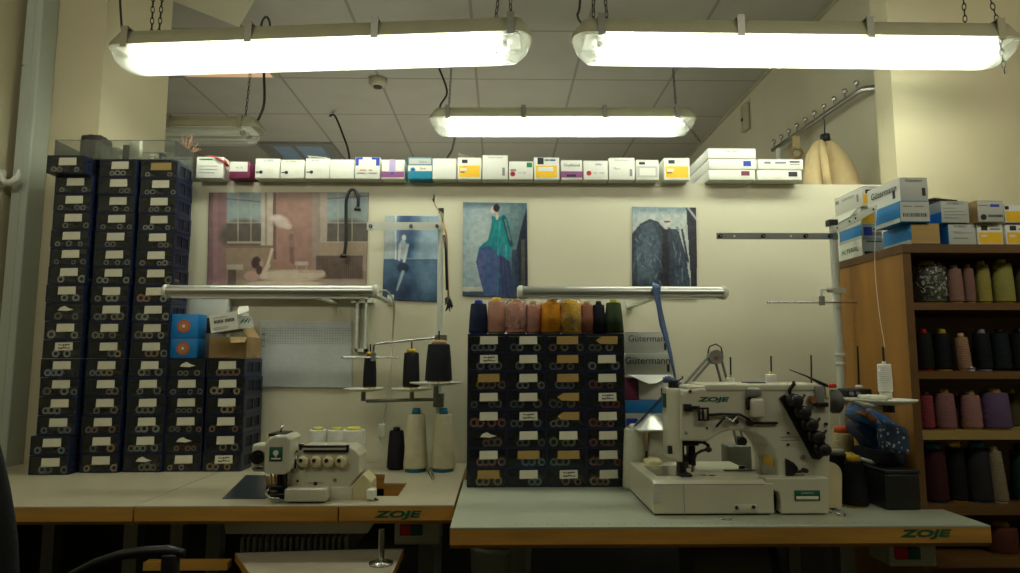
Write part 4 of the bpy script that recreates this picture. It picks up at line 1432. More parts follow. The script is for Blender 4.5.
# coat on hanger
Yc = 2.76
p_ = at(826, 140, Yc)
cc = empty('coat', (p_.x, Yc, ZP - 0.3), 'camel coat hanging on the rail, showing above the partition', 'coat')
def cpt(u, v_, dy=0.0):
    return at(u, v_, Yc + dy)
kx = pxm_c = Yc / F
MB().tube([cpt(822, 140, .02), cpt(819, 146, .0), cpt(815.5, 156, -.01), cpt(814.5, 172, -.02), cpt(814.5, 192, -.02), cpt(815, 250, -.02)], [2 * kx, 6.5 * kx, 9.5 * kx, 10.5 * kx, 11 * kx, 12 * kx], M['coat'], seg=20).build('left_front', cc)
MB().tube([cpt(824, 139, .02), cpt(829, 146, .0), cpt(834, 157, .02), cpt(839, 172, .03), cpt(843, 190, .03), cpt(846, 250, .03)], [2 * kx, 7 * kx, 12 * kx, 15.5 * kx, 18 * kx, 20 * kx], M['coat'], seg=20).build('sleeve_side', cc)
MB().tube([cpt(821, 141, -.02), cpt(822.5, 150, -.05), cpt(825, 165, -.08), cpt(829, 195, -.09)], [2 * kx, 3.5 * kx, 4 * kx, 4 * kx], M['coat'], seg=12).build('collar', cc)
h0 = cpt(825, 138, 0)
ht = pw[1] + (pw[2] - pw[1]) * 0.88
MB().tube([h0 + Vector((0, 0, -.03)), h0 + Vector((0, 0, .03)), h0 * .5 + ht * .5 + Vector((0, 0, .01)), ht + Vector((-.006, 0, -.008)), ht + Vector((0, 0, .016)), ht + Vector((.014, 0, .004))], 0.0028, M['darkmet'], seg=6).lathe([(0, 0), (.022, .0), (.02, .03), (0, .035)], h0 + Vector((0, 0, -.015)), M['black'], seg=12).build('hanger_hook', cc)

# ---------------------------------------------------------------- cones of thread
def pxm(Y):
    return Y * 0.992 / F

def spool_cone(x, y, z0, h, r0, r1, col, label, tip=None, base=None, group='cones of thread', wrap=False, tilt=None, name='thread_cone', tipr=0.45, tiph=0.012, baseh=0.005):
    o = empty(name, (x, y, z0), label, 'cone of thread', group)
    tipm = tip or M['white']
    MB().lathe([(r0 * .3, baseh), (r0 * .97, baseh), (r0, baseh + .004), (r0 * .5 + r1 * .5 + .0006, h * .5), (r1, h - tiph - .004), (r1 * .93, h - tiph), (r1 * .3, h - tiph)], (x, y, z0), thread_mat(col), seg=28).build('thread', o)
    MB().lathe([(0, 0), (r0 * .86, 0), (r0 * .86, baseh), (r0 * .4, baseh)], (x, y, z0), base or tipm, seg=24).build('cone_foot', o)
    MB().lathe([(r1 * .3, h - tiph - .001), (r1 * (tipr + .12), h - tiph - .001), (r1 * tipr, h - .001), (r1 * tipr * .8, h), (r1 * tipr * .55, h - .001), (r1 * tipr * .5, h - tiph)], (x, y, z0), tipm, seg=20).build('cone_tip', o)
    if wrap:
        rnd = random.Random(int(x * 1000))
        bm = bmesh.new()
        bmesh.ops.create_icosphere(bm, subdivisions=4, radius=1)
        for p_ in bm.verts:
            n_ = p_.co.copy()
            zz_ = max(-1, min(1, n_.z * 1.25))
            rr = (1 - abs(zz_) ** 6 * .35)
            hr = math.hypot(n_.x, n_.y) + 1e-6
            k = min(1, hr * 2.2)
            j_ = 1 + rnd.uniform(-.05, .05)
            p_.co = Vector((x + n_.x / hr * k * rr * (r0 * 1.08) * j_, y + n_.y / hr * k * rr * (r0 * 1.08) * j_, z0 + h * .5 + zz_ * h * .5 + rnd.uniform(-.001, .001)))
        for p_ in bm.verts:
            p_.co.z = max(p_.co.z, z0 + .0005)
        MB().frombm(bm, M['film'], False).build('plastic_wrap', o)
    if tilt:
        o.rotation_euler = tilt
    return o

def cone_px(uc, vb, vt, w0, w1, Y, col, label, z0=None, **k):
    """cone seen centred on column uc between rows vt and vb, w0/w1 pixels wide at foot and top"""
    a_ = at(uc, vb, Y)
    z = a_.z if z0 is None else z0
    zt = at(uc, vt, Y).z
    return spool_cone(a_.x, Y, z, zt - z, w0 * pxm(Y) / 2, w1 * pxm(Y) / 2, col, label, **k)

BLUEC = mat('blue_cone_core', (24, 116, 150), 0.5)
YELC = mat('yellow_cone_core', (214, 176, 30), 0.5)
YGC = mat('yellow_green_cone_core', (196, 190, 60), 0.5)
TANC = mat('card_cone_core', (176, 146, 96), 0.7)
ORC = M['orange']
# on the overlock table
cone_px(396, 467, 427, 18, 14, 2.28, (34, 34, 40), 'charcoal cone on the table left of the cream cones', z0=TZ, tip=M['darkmet'])
cone_px(415.5, 470, 408, 24, 16.5, 2.24, (206, 200, 164), 'cream cone with blue core, beside the charcoal cone', z0=TZ, tip=BLUEC, base=BLUEC, group='cream cones', tiph=.02, baseh=.012)
cone_px(443, 470, 408, 24, 16.5, 2.24, (206, 200, 164), 'cream cone with blue core, nearest the drawer cabinet', z0=TZ, tip=BLUEC, base=BLUEC, group='cream cones', tiph=.02, baseh=.012)
for u, Yc_, lab, w in ((317, 2.22, 'white cone behind the overlock machine, nearest its cover', 16), (336, 2.22, 'middle one of three white cones behind the overlock machine', 17), (353, 2.12, 'frontmost white cone behind the overlock machine, right of the others', 21)):
    cone_px(u, 470, 427, w + 4, w + 1, Yc_, (208, 208, 190), lab, z0=TZ, tip=YGC, tipr=.6, tiph=.008, group='white cones behind the overlock machine')
# on the drawer cabinet
for u, w0, w1, vt, col, lab, tip, wr in (
    (478.5, 18, 14, 300, (24, 36, 62), 'navy blue cone on the cabinet, first in its row', M['blueink'], False),
    (496.5, 17, 15, 297.5, (190, 142, 118), 'salmon pink cone with yellow core on the cabinet', YELC, False),
    (516.5, 19, 16, 299, (206, 146, 130), 'dusty pink cone in clear film on the cabinet', TANC, True),
    (533, 13, 12, 301, (182, 134, 114), 'narrow pale pink cone on the cabinet beside the film-wrapped pink one', TANC, False),
    (551.5, 19, 16, 299, (204, 136, 26), 'golden orange cone on the cabinet', TANC, False),
    (571, 20, 18, 299, (240, 196, 70), 'yellow cone in crinkled clear film on the cabinet', YELC, True),
    (587, 13, 11, 301, (158, 104, 84), 'brownish pink cone on the cabinet beside the film-wrapped yellow one', TANC, False),
    (599, 14, 10, 301, (20, 24, 36), 'black cone on the cabinet beside the dark green one', M['darkmet'], False),
    (614, 18, 13, 299, (50, 68, 38), 'dark green cone on the cabinet, last in its row', YGC, False)):
    cone_px(u, 335, vt, w0 * 1.1, w1 * 1.14, YM + .055, col, lab, z0=ZM, tip=tip, base=YGC if u in (496.5, 614) else None, wrap=wr, group='cones on the drawer cabinet')
cone_px(541.5, 335, 303, 11, 10, YM + .13, (150, 74, 30), 'rust brown cone behind the golden orange one', z0=ZM, tip=TANC, group='cones on the drawer cabinet')

# ---------------------------------------------------------------- things on the short stacks
ZS = TZ + 0.0005 + RH * 6 + 0.0005
def carton_px(u0, u1, v0, v1, Y, d, label, body='wbox', items=(), texts=(), z0=None, z1=None, **k):
    a_, b_ = at(u0, v1, Y), at(u1, v0, Y)
    return carton(a_.x, b_.x, a_.z if z0 is None else z0, b_.z if z1 is None else z1, Y, d, label, body, items, texts=texts, **k)

for k, (v0, v1, lab) in enumerate(((338.5, 358, 'bright blue carton with round seal, under the other blue one'), (314, 338, 'bright blue carton with round seal, on top of the other blue one'))):
    a_, b_ = at(169.5 + (.5 if k else 0), v1, 2.24), at(198 - (0 if k else 1.5), v0, 2.24)
    z0_ = ZS if k == 0 else z1_prev + .0006
    o = carton(a_.x, b_.x, z0_, b_.z, 2.24, 0.07, lab, 'blue', group='blue cartons')
    z1_prev = b_.z
    c_ = Vector(((a_.x + b_.x) / 2, 2.2385, (z0_ + b_.z) / 2))
    s_ = MB()
    pr = []
    for j in range(32):
        rr = 0.021 + (0.0018 if j % 2 else 0)
        pr.append((c_.x + rr * math.cos(2 * math.pi * j / 32), c_.z + rr * math.sin(2 * math.pi * j / 32)))
    s_.prism(pr, 2.2385, 2.2402, M['orange'])
    s_.cyl((c_.x, 2.238, c_.z), (c_.x, 2.2395, c_.z), 0.0155, M['tan'], seg=24)
    s_.cyl((c_.x, 2.2375, c_.z), (c_.x, 2.239, c_.z), 0.009, M['redp'], seg=20).cyl((c_.x, 2.237, c_.z), (c_.x, 2.239, c_.z), 0.006, M['paper'], seg=16)
    s_.build('round_seal', o)
# open brown carton
a_, b_ = at(208, 358, 2.25), at(249, 337, 2.25)
o = empty('open_carton', ((a_.x + b_.x) / 2, 2.25, ZS), 'open brown cardboard carton on the outer short stack', 'carton')
x0, x1, z1 = a_.x, b_.x - .008, b_.z
w_ = MB()
w_.bb(x0, x1, 2.25, 2.252, ZS, z1, M['card']).bb(x0, x1, 2.388, 2.39, ZS, z1, M['card']).bb(x0, x0 + .002, 2.25, 2.39, ZS, z1, M['card']).bb(x1 - .002, x1, 2.25, 2.39, ZS, z1, M['card']).bb(x0, x1, 2.25, 2.39, ZS, ZS + .002, M['card'])
w_.build('walls', o)
MB().bb((x0 + x1) / 2 + .004, (x0 + x1) / 2 + .005, 2.2494, 2.2502, ZS + .004, z1 - .003, M['tan']).build('fold_line', o)
f_ = MB().add([(x0 + .070, 2.25, z1), (x1 + .002, 2.25, z1 - .001), (x1 + .004, 2.225, z1 - .020), (x0 + .085, 2.225, z1 - .022)], [(0, 1, 2, 3)], M['card']).build('flap', o)
f_.modifiers.new('t', 'SOLIDIFY').thickness = .0016
f_ = MB().add([(x1, 2.26, z1), (x1, 2.38, z1), (x1 - .03, 2.38, z1 + .04), (x1 - .03, 2.26, z1 + .04)], [(0, 1, 2, 3)], M['card']).build('flap', o)
f_.modifiers.new('t', 'SOLIDIFY').thickness = .0016
# tilted white labelled carton lying on it
p_ = at(224, 322, 2.245)
o = empty('open_carton', (p_.x, 2.26, p_.z - .035), 'white carton with printed label lying tilted over the brown one', 'carton')
Rm = Matrix.Rotation(R(-9), 3, 'Y')
def RB(mb, cx_, cz_, w, h, y0, y1, mm):
    c_ = Vector((p_.x, 0, p_.z)) + Rm @ Vector((cx_, 0, cz_))
    return mb.box((c_.x, (y0 + y1) / 2, c_.z), (w, y1 - y0, h), mm, rot=Rm)
RB(MB(), 0, 0, .096, .062, 2.245, 2.35, M['wbox']).build('body', o)
l_ = MB()
for k in range(14):
    RB(l_, -.032 + k * .0046 + (.006 if k > 6 else 0), .004, .0028, .011, 2.2440, 2.2452, M['ink'])
for k, zz_ in enumerate((-.016, -.021, .018)):
    RB(l_, -.012, zz_, .05, .0016, 2.2440, 2.2452, M['greyink'])
l_.build('print', o)
f_ = MB()
c_ = [Vector((p_.x, 0, p_.z)) + Rm @ Vector(q_) for q_ in ((.048, 0, .031), (.036, 0, .052), (.075, 0, .046), (.092, 0, .022), (.055, 0, .014))]
f_.add([(c_[0].x, 2.25, c_[0].z), (c_[1].x, 2.30, c_[1].z), (c_[2].x, 2.28, c_[2].z), (c_[3].x, 2.235, c_[3].z), (c_[4].x, 2.232, c_[4].z)], [(0, 1, 2, 3, 4)], M['wbox'])
ff = f_.build('flap', o); ff.modifiers.new('t', 'SOLIDIFY').thickness = .0014
f_ = MB()
c_ = [Vector((p_.x, 0, p_.z)) + Rm @ Vector(q_) for q_ in ((.049, 0, .014), (.082, 0, .010), (.086, 0, -.030), (.049, 0, -.030))]
f_.add([(c_[0].x, 2.25, c_[0].z), (c_[1].x, 2.28, c_[1].z), (c_[2].x, 2.28, c_[2].z), (c_[3].x, 2.25, c_[3].z)], [(0, 1, 2, 3)], M['gbox'])
ff = f_.build('end_flap', o); ff.modifiers.new('t', 'SOLIDIFY').thickness = .0014
f_ = MB()
for k in range(5):
    q_ = Vector((p_.x, 0, p_.z)) + Rm @ Vector((.056 + k * .005, 0, -.008 + .004 * (k % 2)))
    f_.box((q_.x, 2.2515 + k * .004, q_.z), (.003, .001, .016), M['green'], rot=(0, .5, 0))
f_.build('green_print', o)
# white carton behind it, seen under the light bar
o = carton_px(184, 227, 299, 330, 2.36, 0.05, 'white carton with black square standing behind the tilted one', 'gbox', [(.54, .76, .42, .68, 'ink')], z0=ZS)

# ---------------------------------------------------------------- on top of the tall stacks
ZTT = TZ + 0.0005 + RH * 17 + .0005
a_, b_ = at(53, 150, 2.215), at(174, 150, 2.215)
zt = at(100, 139.5, 2.215).z
o = empty('clear_tray', ((a_.x + b_.x) / 2, 2.215, ZTT), 'long clear plastic tray lying on top of the tall stacks', 'tray')
MB().bb(a_.x, b_.x, 2.222, 2.36, ZTT, ZTT + .002, M['tray']).bb(a_.x, b_.x, 2.222, 2.2235, ZTT + .002, zt, M['tray']).bb(a_.x, b_.x, 2.3585, 2.36, ZTT + .002, zt, M['tray']).bb(a_.x, a_.x + .0015, 2.2235, 2.3585, ZTT + .002, zt, M['tray']).bb(b_.x - .0015, b_.x, 2.2235, 2.3585, ZTT + .002, zt, M['tray']).bb((a_.x * 2 + b_.x) / 3, (a_.x * 2 + b_.x) / 3 + .0015, 2.2235, 2.3585, ZTT + .002, zt, M['tray']).build('body', o)
rim = MB()
for y_ in (2.2228, 2.3592):
    rim.tube([(a_.x, y_, zt), (b_.x, y_, zt)], .0014, M['tray'], seg=6)
rim.build('rim', o)
def soft(name, x0, x1, y0, y1, z0, z1, material, seed=1, amp=.006, parent=None, label=None, cat=None, group=None, cuts=5, shear=(0, 0), rz=0, sub=1):
    """limp rounded bundle"""
    bm = bmesh.new()
    bmesh.ops.create_cube(bm, size=1)
    bmesh.ops.subdivide_edges(bm, edges=list(bm.edges), cuts=cuts, use_grid_fill=True)
    rnd = random.Random(seed)
    ph = [rnd.uniform(0, 6.28) for _ in range(6)]
    for p_ in bm.verts:
        n_ = p_.co * 2
        q_ = Vector([math.copysign(abs(c__) ** 1.0, c__) for c__ in n_])
        l_ = max(abs(n_.x), abs(n_.y), abs(n_.z))
        q_ = n_.normalized() * (l_ * 1.15) * .35 + n_ * .65
        w_ = amp * (math.sin(7 * n_.x + ph[0]) + math.sin(9 * n_.z + ph[1]) + math.sin(8 * n_.y + 5 * n_.x + ph[2]) + rnd.uniform(-.8, .8)) / 2
        x_ = (x0 + x1) / 2 + q_.x * (x1 - x0) / 2 + shear[0] * q_.z
        z_ = max(z0, (z0 + z1) / 2 + q_.z * (z1 - z0) / 2 + shear[1] * q_.x + w_)
        p_.co = Vector((x_ + w_ * n_.x, (y0 + y1) / 2 + q_.y * (y1 - y0) / 2 + w_ * .6, z_))
    mb = MB().frombm(bm, material)
    o_ = mb.build(name, parent, loc=None if parent else ((x0 + x1) / 2, (y0 + y1) / 2, z0), subsurf=sub)
    if label:
        tag(o_, label, cat, group)
    return o_
def X_(u, Y, v=150):
    return at(u, v, Y).x
soft('black_pouch', X_(84, 2.28), X_(103, 2.28), 2.25, 2.34, ZTT + .003, at(90, 136.5, 2.29).z, mat('black_lint_bag', (44, 38, 34), .8, var=.2), 3, .006, label='crumpled black pouch heaped in the clear tray', cat='pouch')
o = MB().rbox(X_(130, 2.235), X_(140.5, 2.235), 2.23, 2.25, ZTT + .003, at(135, 140.5, 2.235).z, .001, M['paper'], seg=1).build('paper_card', loc=(X_(135, 2.235), 2.24, ZTT + .003)); tag(o, 'small white card standing upright in the clear tray', 'card')
o = MB().rbox(X_(123, 2.24), X_(129.5, 2.24), 2.236, 2.27, ZTT + .003, at(126, 145, 2.24).z, .003, M['ink'], seg=1).build('small_case', loc=(X_(126, 2.24), 2.25, ZTT + .003)); tag(o, 'small black case beside the white card in the tray', 'case')
soft('thread_bag', X_(104, 2.26), X_(124, 2.26), 2.23, 2.33, ZTT + .003, at(110, 149, 2.26).z, M['tray'], 5, .004, label='small clear bag of thread lying in the tray', cat='bag')
o = MB().lathe([(0, 0), (.014, 0), (.014, .003), (.011, .004), (.011, .022), (.014, .023), (.014, .026), (0, .026)], (X_(163, 2.25), 2.25, ZTT + .003), M['navy']).build('thread_spool', loc=(X_(163, 2.25), 2.25, ZTT + .003)); tag(o, 'navy spool standing in the clear tray at its inner end', 'thread spool')
o = MB().lathe([(0, 0), (.012, 0), (.012, .003), (.009, .004), (.009, .016), (.012, .017), (.012, .020), (0, .020)], (X_(153, 2.25), 2.25, ZTT + .003), M['paper']).build('thread_spool', loc=(X_(153, 2.25), 2.25, ZTT + .003)); tag(o, 'white spool standing in the clear tray beside the navy one', 'thread spool')
# glass with dried sprigs
gx = X_(174, 2.30, 145)
o = empty('sprig_vase', (gx, 2.375, ZTT), 'clear glass tube of dried sprigs on top of the tall stacks', 'vase')
gy = 2.38
MB().lathe([(0, 0), (.012, 0), (.013, .004), (.012, .06), (.0135, .066)], (gx, gy, ZTT), M['tray'], seg=16).build('glass', o)
sp_ = MB()
rnd = random.Random(5)
twig = mat('dried_sprig', (150, 112, 88), .8, var=.2)
for k in range(14):
    a_ = rnd.uniform(-1, 1)
    e_ = Vector((gx + a_ * .035 + .008, gy + rnd.uniform(-.02, .02), ZTT + .10 + rnd.uniform(0, .06)))
    s0 = Vector((gx, gy, ZTT + .01))
    m0 = (s0 + e_) / 2 + Vector((-a_ * .008, 0, .01))
    sp_.tube([s0, m0, e_], [.001, .0009, .0006], twig, seg=4)
    for j in range(5):
        q_ = m0 + (e_ - m0) * (j / 4) + Vector((rnd.uniform(-.006, .006), 0, rnd.uniform(-.004, .006)))
        sp_.lathe([(0, -.003), (.0025, 0), (0, .003)], q_, twig, seg=5)
for k in range(4):
    e_ = Vector((gx + .03 + k * .009, gy, ZTT + .088 + .003 * math.sin(k)))
    sp_.tube([(gx, gy, ZTT + .06), e_], .001, twig, seg=4)
    sp_.lathe([(0, -.004), (.004, 0), (0, .004)], e_, twig, seg=6)
sp_.build('sprigs', o)

# ---------------------------------------------------------------- light bars over the tables
def light_bar(u0, u1, v, Y, label, brackets, hv=6.3):
    a_, b_ = at(u0, v, Y), at(u1, v, Y)
    z_ = (a_.z + b_.z) / 2
    o = empty('light_bar', ((a_.x + b_.x) / 2, Y, z_), label, 'light bar', 'aluminium light bars')
    r_ = hv * pxm(Y)
    prof = []
    for k in range(13):
        t = math.pi * (1.5 - k / 12.0)
        prof.append((Y + r_ * 1.1 * math.cos(t) , z_ + r_ * math.sin(t)))
    prof += [(Y + r_ * .9, z_ + r_ * .8), (Y + r_ * .9, z_ - r_ * .8)]
    n = len(prof)
    vs = [(a_.x + .012, p_[0], p_[1]) for p_ in prof] + [(b_.x - .012, p_[0], p_[1]) for p_ in prof]
    MB().add(vs, [(k, (k + 1) % n, n + (k + 1) % n, n + k) for k in range(n)], M['alu'], True).build('body', o)
    for s_, xx in ((-1, a_.x), (1, b_.x)):
        MB().lathe([(0, 0), (r_ * .75, 0), (r_ * 1.12, .006), (r_ * 1.12, .016), (0, .016)] if s_ < 0 else [(0, 0), (r_ * 1.12, 0), (r_ * 1.12, .010), (r_ * .75, .016), (0, .016)], (xx if s_ < 0 else xx - .016, Y, z_), M['white'], axis=(1, 0, 0), seg=24).build('end_cap', o)
    MB().bb(a_.x + .03, b_.x - .03, Y - r_ * .55, Y + r_ * .55, z_ - r_ * 1.06, z_ - r_ * .88, M['white']).build('diffuser', o)
    for (u, vb) in brackets:
        x_ = at(u, v, Y).x
        zb = at(u, vb, YW - .01).z
        MB().bb(x_ - .012, x_ + .012, Y + r_ * .7, YW, z_ - .004, z_ + .004, M['whitemet']).build('wall_arm', o)
        MB().bb(x_ - .012, x_ + .012, YW - .006, YW, zb, z_ + .03, M['whitemet']).build('wall_plate', o)
    return o
lb = light_bar(163, 379, 291.5, 2.00, 'long aluminium light bar fixed in front of the large brownish picture', [(300, 300), (368, 303)])
lb2 = light_bar(517, 727, 292.5, 1.86, 'long aluminium light bar above the drawer cabinet, a blue ribbon hung over it', [(668, 312), (560, 303)])
# clear bracket hanging below the left bar
q_ = at(362, 300, 2.36)
cb = MB()
xa_, xb_ = at(356, 320, 2.39).x, at(367, 320, 2.39).x
zb_, zt_ = at(360, 352, 2.39).z, at(360, 299, 2.39).z
cb.bb(xa_, xa_ + .008, 2.385, YW, zb_, zt_, M['whitemet']).bb(xb_ - .008, xb_, 2.385, YW, zb_, zt_, M['whitemet']).bb(xa_, xb_, 2.385, YW, zb_, zb_ + .012, M['whitemet']).bb(xa_ - .02, xb_ + .02, 2.385, YW, zt_ - .014, zt_, M['whitemet'])
tag(cb.build('wall_bracket', loc=(q_.x, YW, zb_)), 'white narrow bracket on the partition under the left light bar', 'bracket')
cable([at(379.5, 291, 2.0), at(387, 291.5, 2.03), at(394, 304, 2.2), at(393, 330, 2.36), at(390, 380, 2.38), at(383, 420, 2.39), at(380, 440, 2.38), at(384, 462, 2.36), at(388, 470, 2.34)], 'pale cord running down from the left light bar to the table', r=.003, material=M['whitemet'], name='hanging_cable', cat='cable')
o = MB().rbox(at(378, 430, 2.375).x, at(385, 430, 2.375).x, 2.372, 2.386, at(380, 438, 2.375).z, at(380, 424, 2.375).z, .004, M['white']).build('cord_switch', loc=(at(381, 430, 2.375).x, 2.38, at(380, 438, 2.375).z))
tag(o, 'little white inline switch on the pale cord', 'switch')
# black curved handle of a hose hanging on the large picture
cable([at(344.5, 254, 2.385), at(346, 240, 2.385), at(346, 215, 2.385), at(346.5, 199, 2.38), at(350, 190.5, 2.38), at(355, 190.5, 2.38), at(358, 198, 2.38), at(358, 208, 2.385)], 'black bent rubber hose hung over the large brownish picture', r=.0065, name='rubber_hose', cat='hose')
hose = [x_ for x_ in C.objects if x_.name.startswith('rubber_hose')][0]
for u, v_ in ((343.5, 256), (357.5, 209)):
    MB().lathe([(0, 0), (.013, 0), (.012, .008), (.006, .014)], at(u, v_, 2.385) - Vector((0, 0, .006)), M['black'], seg=14).build('end_knob', hose)

# ---------------------------------------------------------------- thread stand of the overlock machine
PX = at(440, 300, 2.31)
o = empty('thread_stand', (PX.x, 2.31, TZ), 'white thread stand behind the overlock machine, carrying three black cones', 'thread stand', 'thread stands')
ztop_ = at(440, 207, 2.31).z
MB().cyl((PX.x, 2.31, TZ), (PX.x, 2.31, ztop_ - .02), .0105, M['whitemet'], seg=16).lathe([(0, 0), (.03, 0), (.03, .006), (.012, .014)], (PX.x, 2.31, TZ), M['whitemet']).build('pole', o)
MB().bb(PX.x - .008, PX.x + .010, 2.300, 2.320, ztop_ - .024, ztop_ - .006, M['black']).build('pole_cap', o)
a_, b_ = at(367, 226, 2.295), at(444, 226, 2.295)
tb = MB().bb(a_.x, b_.x, 2.293, 2.297, a_.z - .014, a_.z + .014, M['whitemet']).build('top_bar', o)
for u in (370.5, 411, 437):
    p_ = at(u, 226, 2.29)
    MB().cyl((p_.x, 2.287, p_.z), (p_.x, 2.294, p_.z), .0065, M['darkmet'], seg=10).cyl((p_.x, 2.2855, p_.z), (p_.x, 2.288, p_.z), .003, M['steel'], seg=8).build('screw', tb)
# lower tray arm
az = at(400, 401, 2.28).z
MB().cyl((at(366, 400, 2.28).x, 2.28, az), (PX.x, 2.31, az + .004), .006, M['greymet'], seg=10).cyl((at(436, 400, 2.2).x, 2.20, az + .02), (PX.x, 2.31, az), .006, M['greymet'], seg=10).bb(PX.x - .018, PX.x + .018, 2.29, 2.33, az - .022, az + .024, M['greymet']).build('tray_arm', o)
discs = []
for (u, v_, rx, Y_, vp) in ((363.5, 389, 20, 2.28, 344), (412, 389, 20.5, 2.28, 342), (436, 383, 26.5, 2.20, 331)):
    p_ = at(u, v_, Y_)
    r_ = rx * pxm(Y_)
    d_ = MB().lathe([(0, -.006), (r_ * .5, -.008), (r_ * .95, -.001), (r_, .003), (r_ * .96, .003), (r_ * .5, -.004), (0, -.002)], p_, M['white'], seg=36).build('spool_disc', o)
    uu = {363.5: 369.5, 412: 411, 436: 438.5}[u]
    pp_ = at(uu, v_, Y_)
    MB().cyl((pp_.x, Y_, p_.z - .004), (pp_.x, Y_, at(uu, vp, Y_).z), .0028, M['darkmet'], seg=8).build('spool_pin', o)
    MB().cyl((p_.x, Y_, az), (p_.x, Y_, p_.z - .004), .008, M['greymet'], seg=10).build('disc_stem', o)
    discs.append((pp_.x, Y_, p_.z))
gz = at(370, 357.5, 2.24).z
MB().cyl((at(341, 357, 2.24).x, 2.24, gz), (at(398, 357, 2.24).x, 2.24, gz), .0032, M['steel'], seg=8).build('guide_rod', o)
p_ = at(373.5, 354, 2.24)
MB().cyl((p_.x, 2.24, gz - .012), (p_.x, 2.24, gz + .016), .0085, M['greymet'], seg=12).build('guide_clamp', o)
q1, q2 = at(376, 344, 2.24), at(433, 338, 2.30)
MB().tube([(p_.x, 2.24, gz + .014), (p_.x, 2.24, q1.z - .004), (p_.x + .008, 2.243, q1.z), q2, (PX.x + .02, 2.31, q2.z + .002)], .0042, M['steel'], seg=8).bb(PX.x - .014, PX.x + .026, 2.296, 2.324, q2.z - .010, q2.z + .010, M['steel']).build('guide_arm', o)
for (x_, Y_, z_), vt, w0, w1, tip, lab in zip(discs, (352, 348.5, 340), (13.5, 17, 27), (11, 14.5, 22), (YELC, YELC, TANC),
        ('small black cone on the stand, on the disc below the guide clamp', 'black cone with yellow core on the middle disc of the stand', 'large black cone on the stand disc nearest its pole')):
    spool_cone(x_, Y_, z_ + .003, at(400, vt, Y_).z - z_ - .003, w0 * pxm(Y_) / 2, w1 * pxm(Y_) / 2, (20, 20, 24), lab, tip=tip, group='black cones on the overlock thread stand', tiph=.014, tipr=.6)
# feather stick tied to the pole
p0, p1, p2 = at(433.5, 197, 2.285), at(443, 222, 2.285), at(448.5, 300, 2.285)
wood = mat('reed_stick', (166, 128, 78), .6, var=.15)
b_ = MB().tube([p1, at(446.5, 235, 2.285), at(447.5, 270, 2.285), p2], .0035, wood, seg=7)
fo = empty('feather_stick', p1, 'thin cane with a black feather tuft hanging along the white pole', 'feather stick')
b_.build('cane', fo)
tf = MB()
rnd = random.Random(9)
for k in range(26):
    e_ = p2 + Vector((rnd.uniform(-.014, .022), rnd.uniform(-.008, .008), rnd.uniform(-.045, .010)))
    tf.tube([p2 + Vector((0, 0, .012)), (p2 + e_) / 2 + Vector((rnd.uniform(-.006, .006), 0, 0)), e_], [.003, .004, .001], M['black'], seg=5)
tf.build('tuft', fo)
tw = MB()
tw.tube([p0 + Vector((0, 0, -.0)), p0 + Vector((.006, 0, -.03)), at(441, 214, 2.285), p1], .0022, wood, seg=6)
for k in range(8):
    q_ = p0 + Vector((rnd.uniform(-.004, .006), rnd.uniform(-.004, .004), rnd.uniform(-.02, .012)))
    tw.tube([p0 + Vector((.001, 0, -.015)), q_], [.003, .0012], M['black'], seg=5)
tw.build('twig', fo)
MB().tube([at(444, 235, 2.283), at(446, 250, 2.283), at(447, 290, 2.283)], .005, M['black'], seg=7).build('dark_feather', fo)

# ---------------------------------------------------------------- overlock machine
OY = 1.80                        # front of its body
def w(u, v, Y=OY):
    return at(u, v, Y)
def xz(pts, Y):
    return [(at(u, v, Y).x, at(u, v, Y).z) for u, v in pts]
def rb(mb, u0, u1, v0, v1, Y, d, material, r=.003, seg=2):
    a_, b_ = at(u0, v1, Y), at(u1, v0, Y)
    r = min(r, (b_.x - a_.x) * .45, (b_.z - a_.z) * .45, d * .45)
    return mb.rbox(a_.x, b_.x, Y, Y + d, a_.z, b_.z, r, material, seg)
def dot(mb, u, v, Y, rp, material, proud=.003, deep=.004, seg=14):
    p_ = at(u, v, Y)
    r_ = rp * pxm(Y)
    return mb.cyl((p_.x, Y - proud, p_.z), (p_.x, Y + deep, p_.z), r_, material, seg=seg)

o = empty('overlock_machine', (w(318, 500).x, 1.9, TZ), 'cream overlock sewing machine with four tension dials and a green badge', 'sewing machine')
mb = MB()
mb.prism(xz([(292, 502), (292, 487), (303, 487), (303, 470), (297, 462), (297, 450), (300, 447), (349, 447), (355, 450), (359.5, 456), (359.5, 474), (350, 486), (350, 502)], OY), OY, OY + .10, M['mcream'])
mb.build('body', o, bevel=.004)
mb = MB()
rb(mb, 286, 305, 468, 489, OY - .004, .10, M['mcream'], .004)
rb(mb, 284, 326, 489, 502, OY - .05, .06, M['mcream'], .003)
rb(mb, 322, 352, 487, 503, OY - .006, .05, M['mcream'], .003)
mb.build('front_cover', o)
# slanted side wedge
a_ = [w(350, 503, OY), w(350, 487, OY), w(363, 474, OY), w(371, 482, OY), w(371, 503, OY)]
MB().prism([(p_.x, p_.z) for p_ in a_], OY + .002, OY + .08, M['mcream2']).build('side_wedge', o, bevel=.003)
rb(MB(), 366, 375, 490, 500, OY - .02, .03, M['white'], .003).build('corner_block', o)
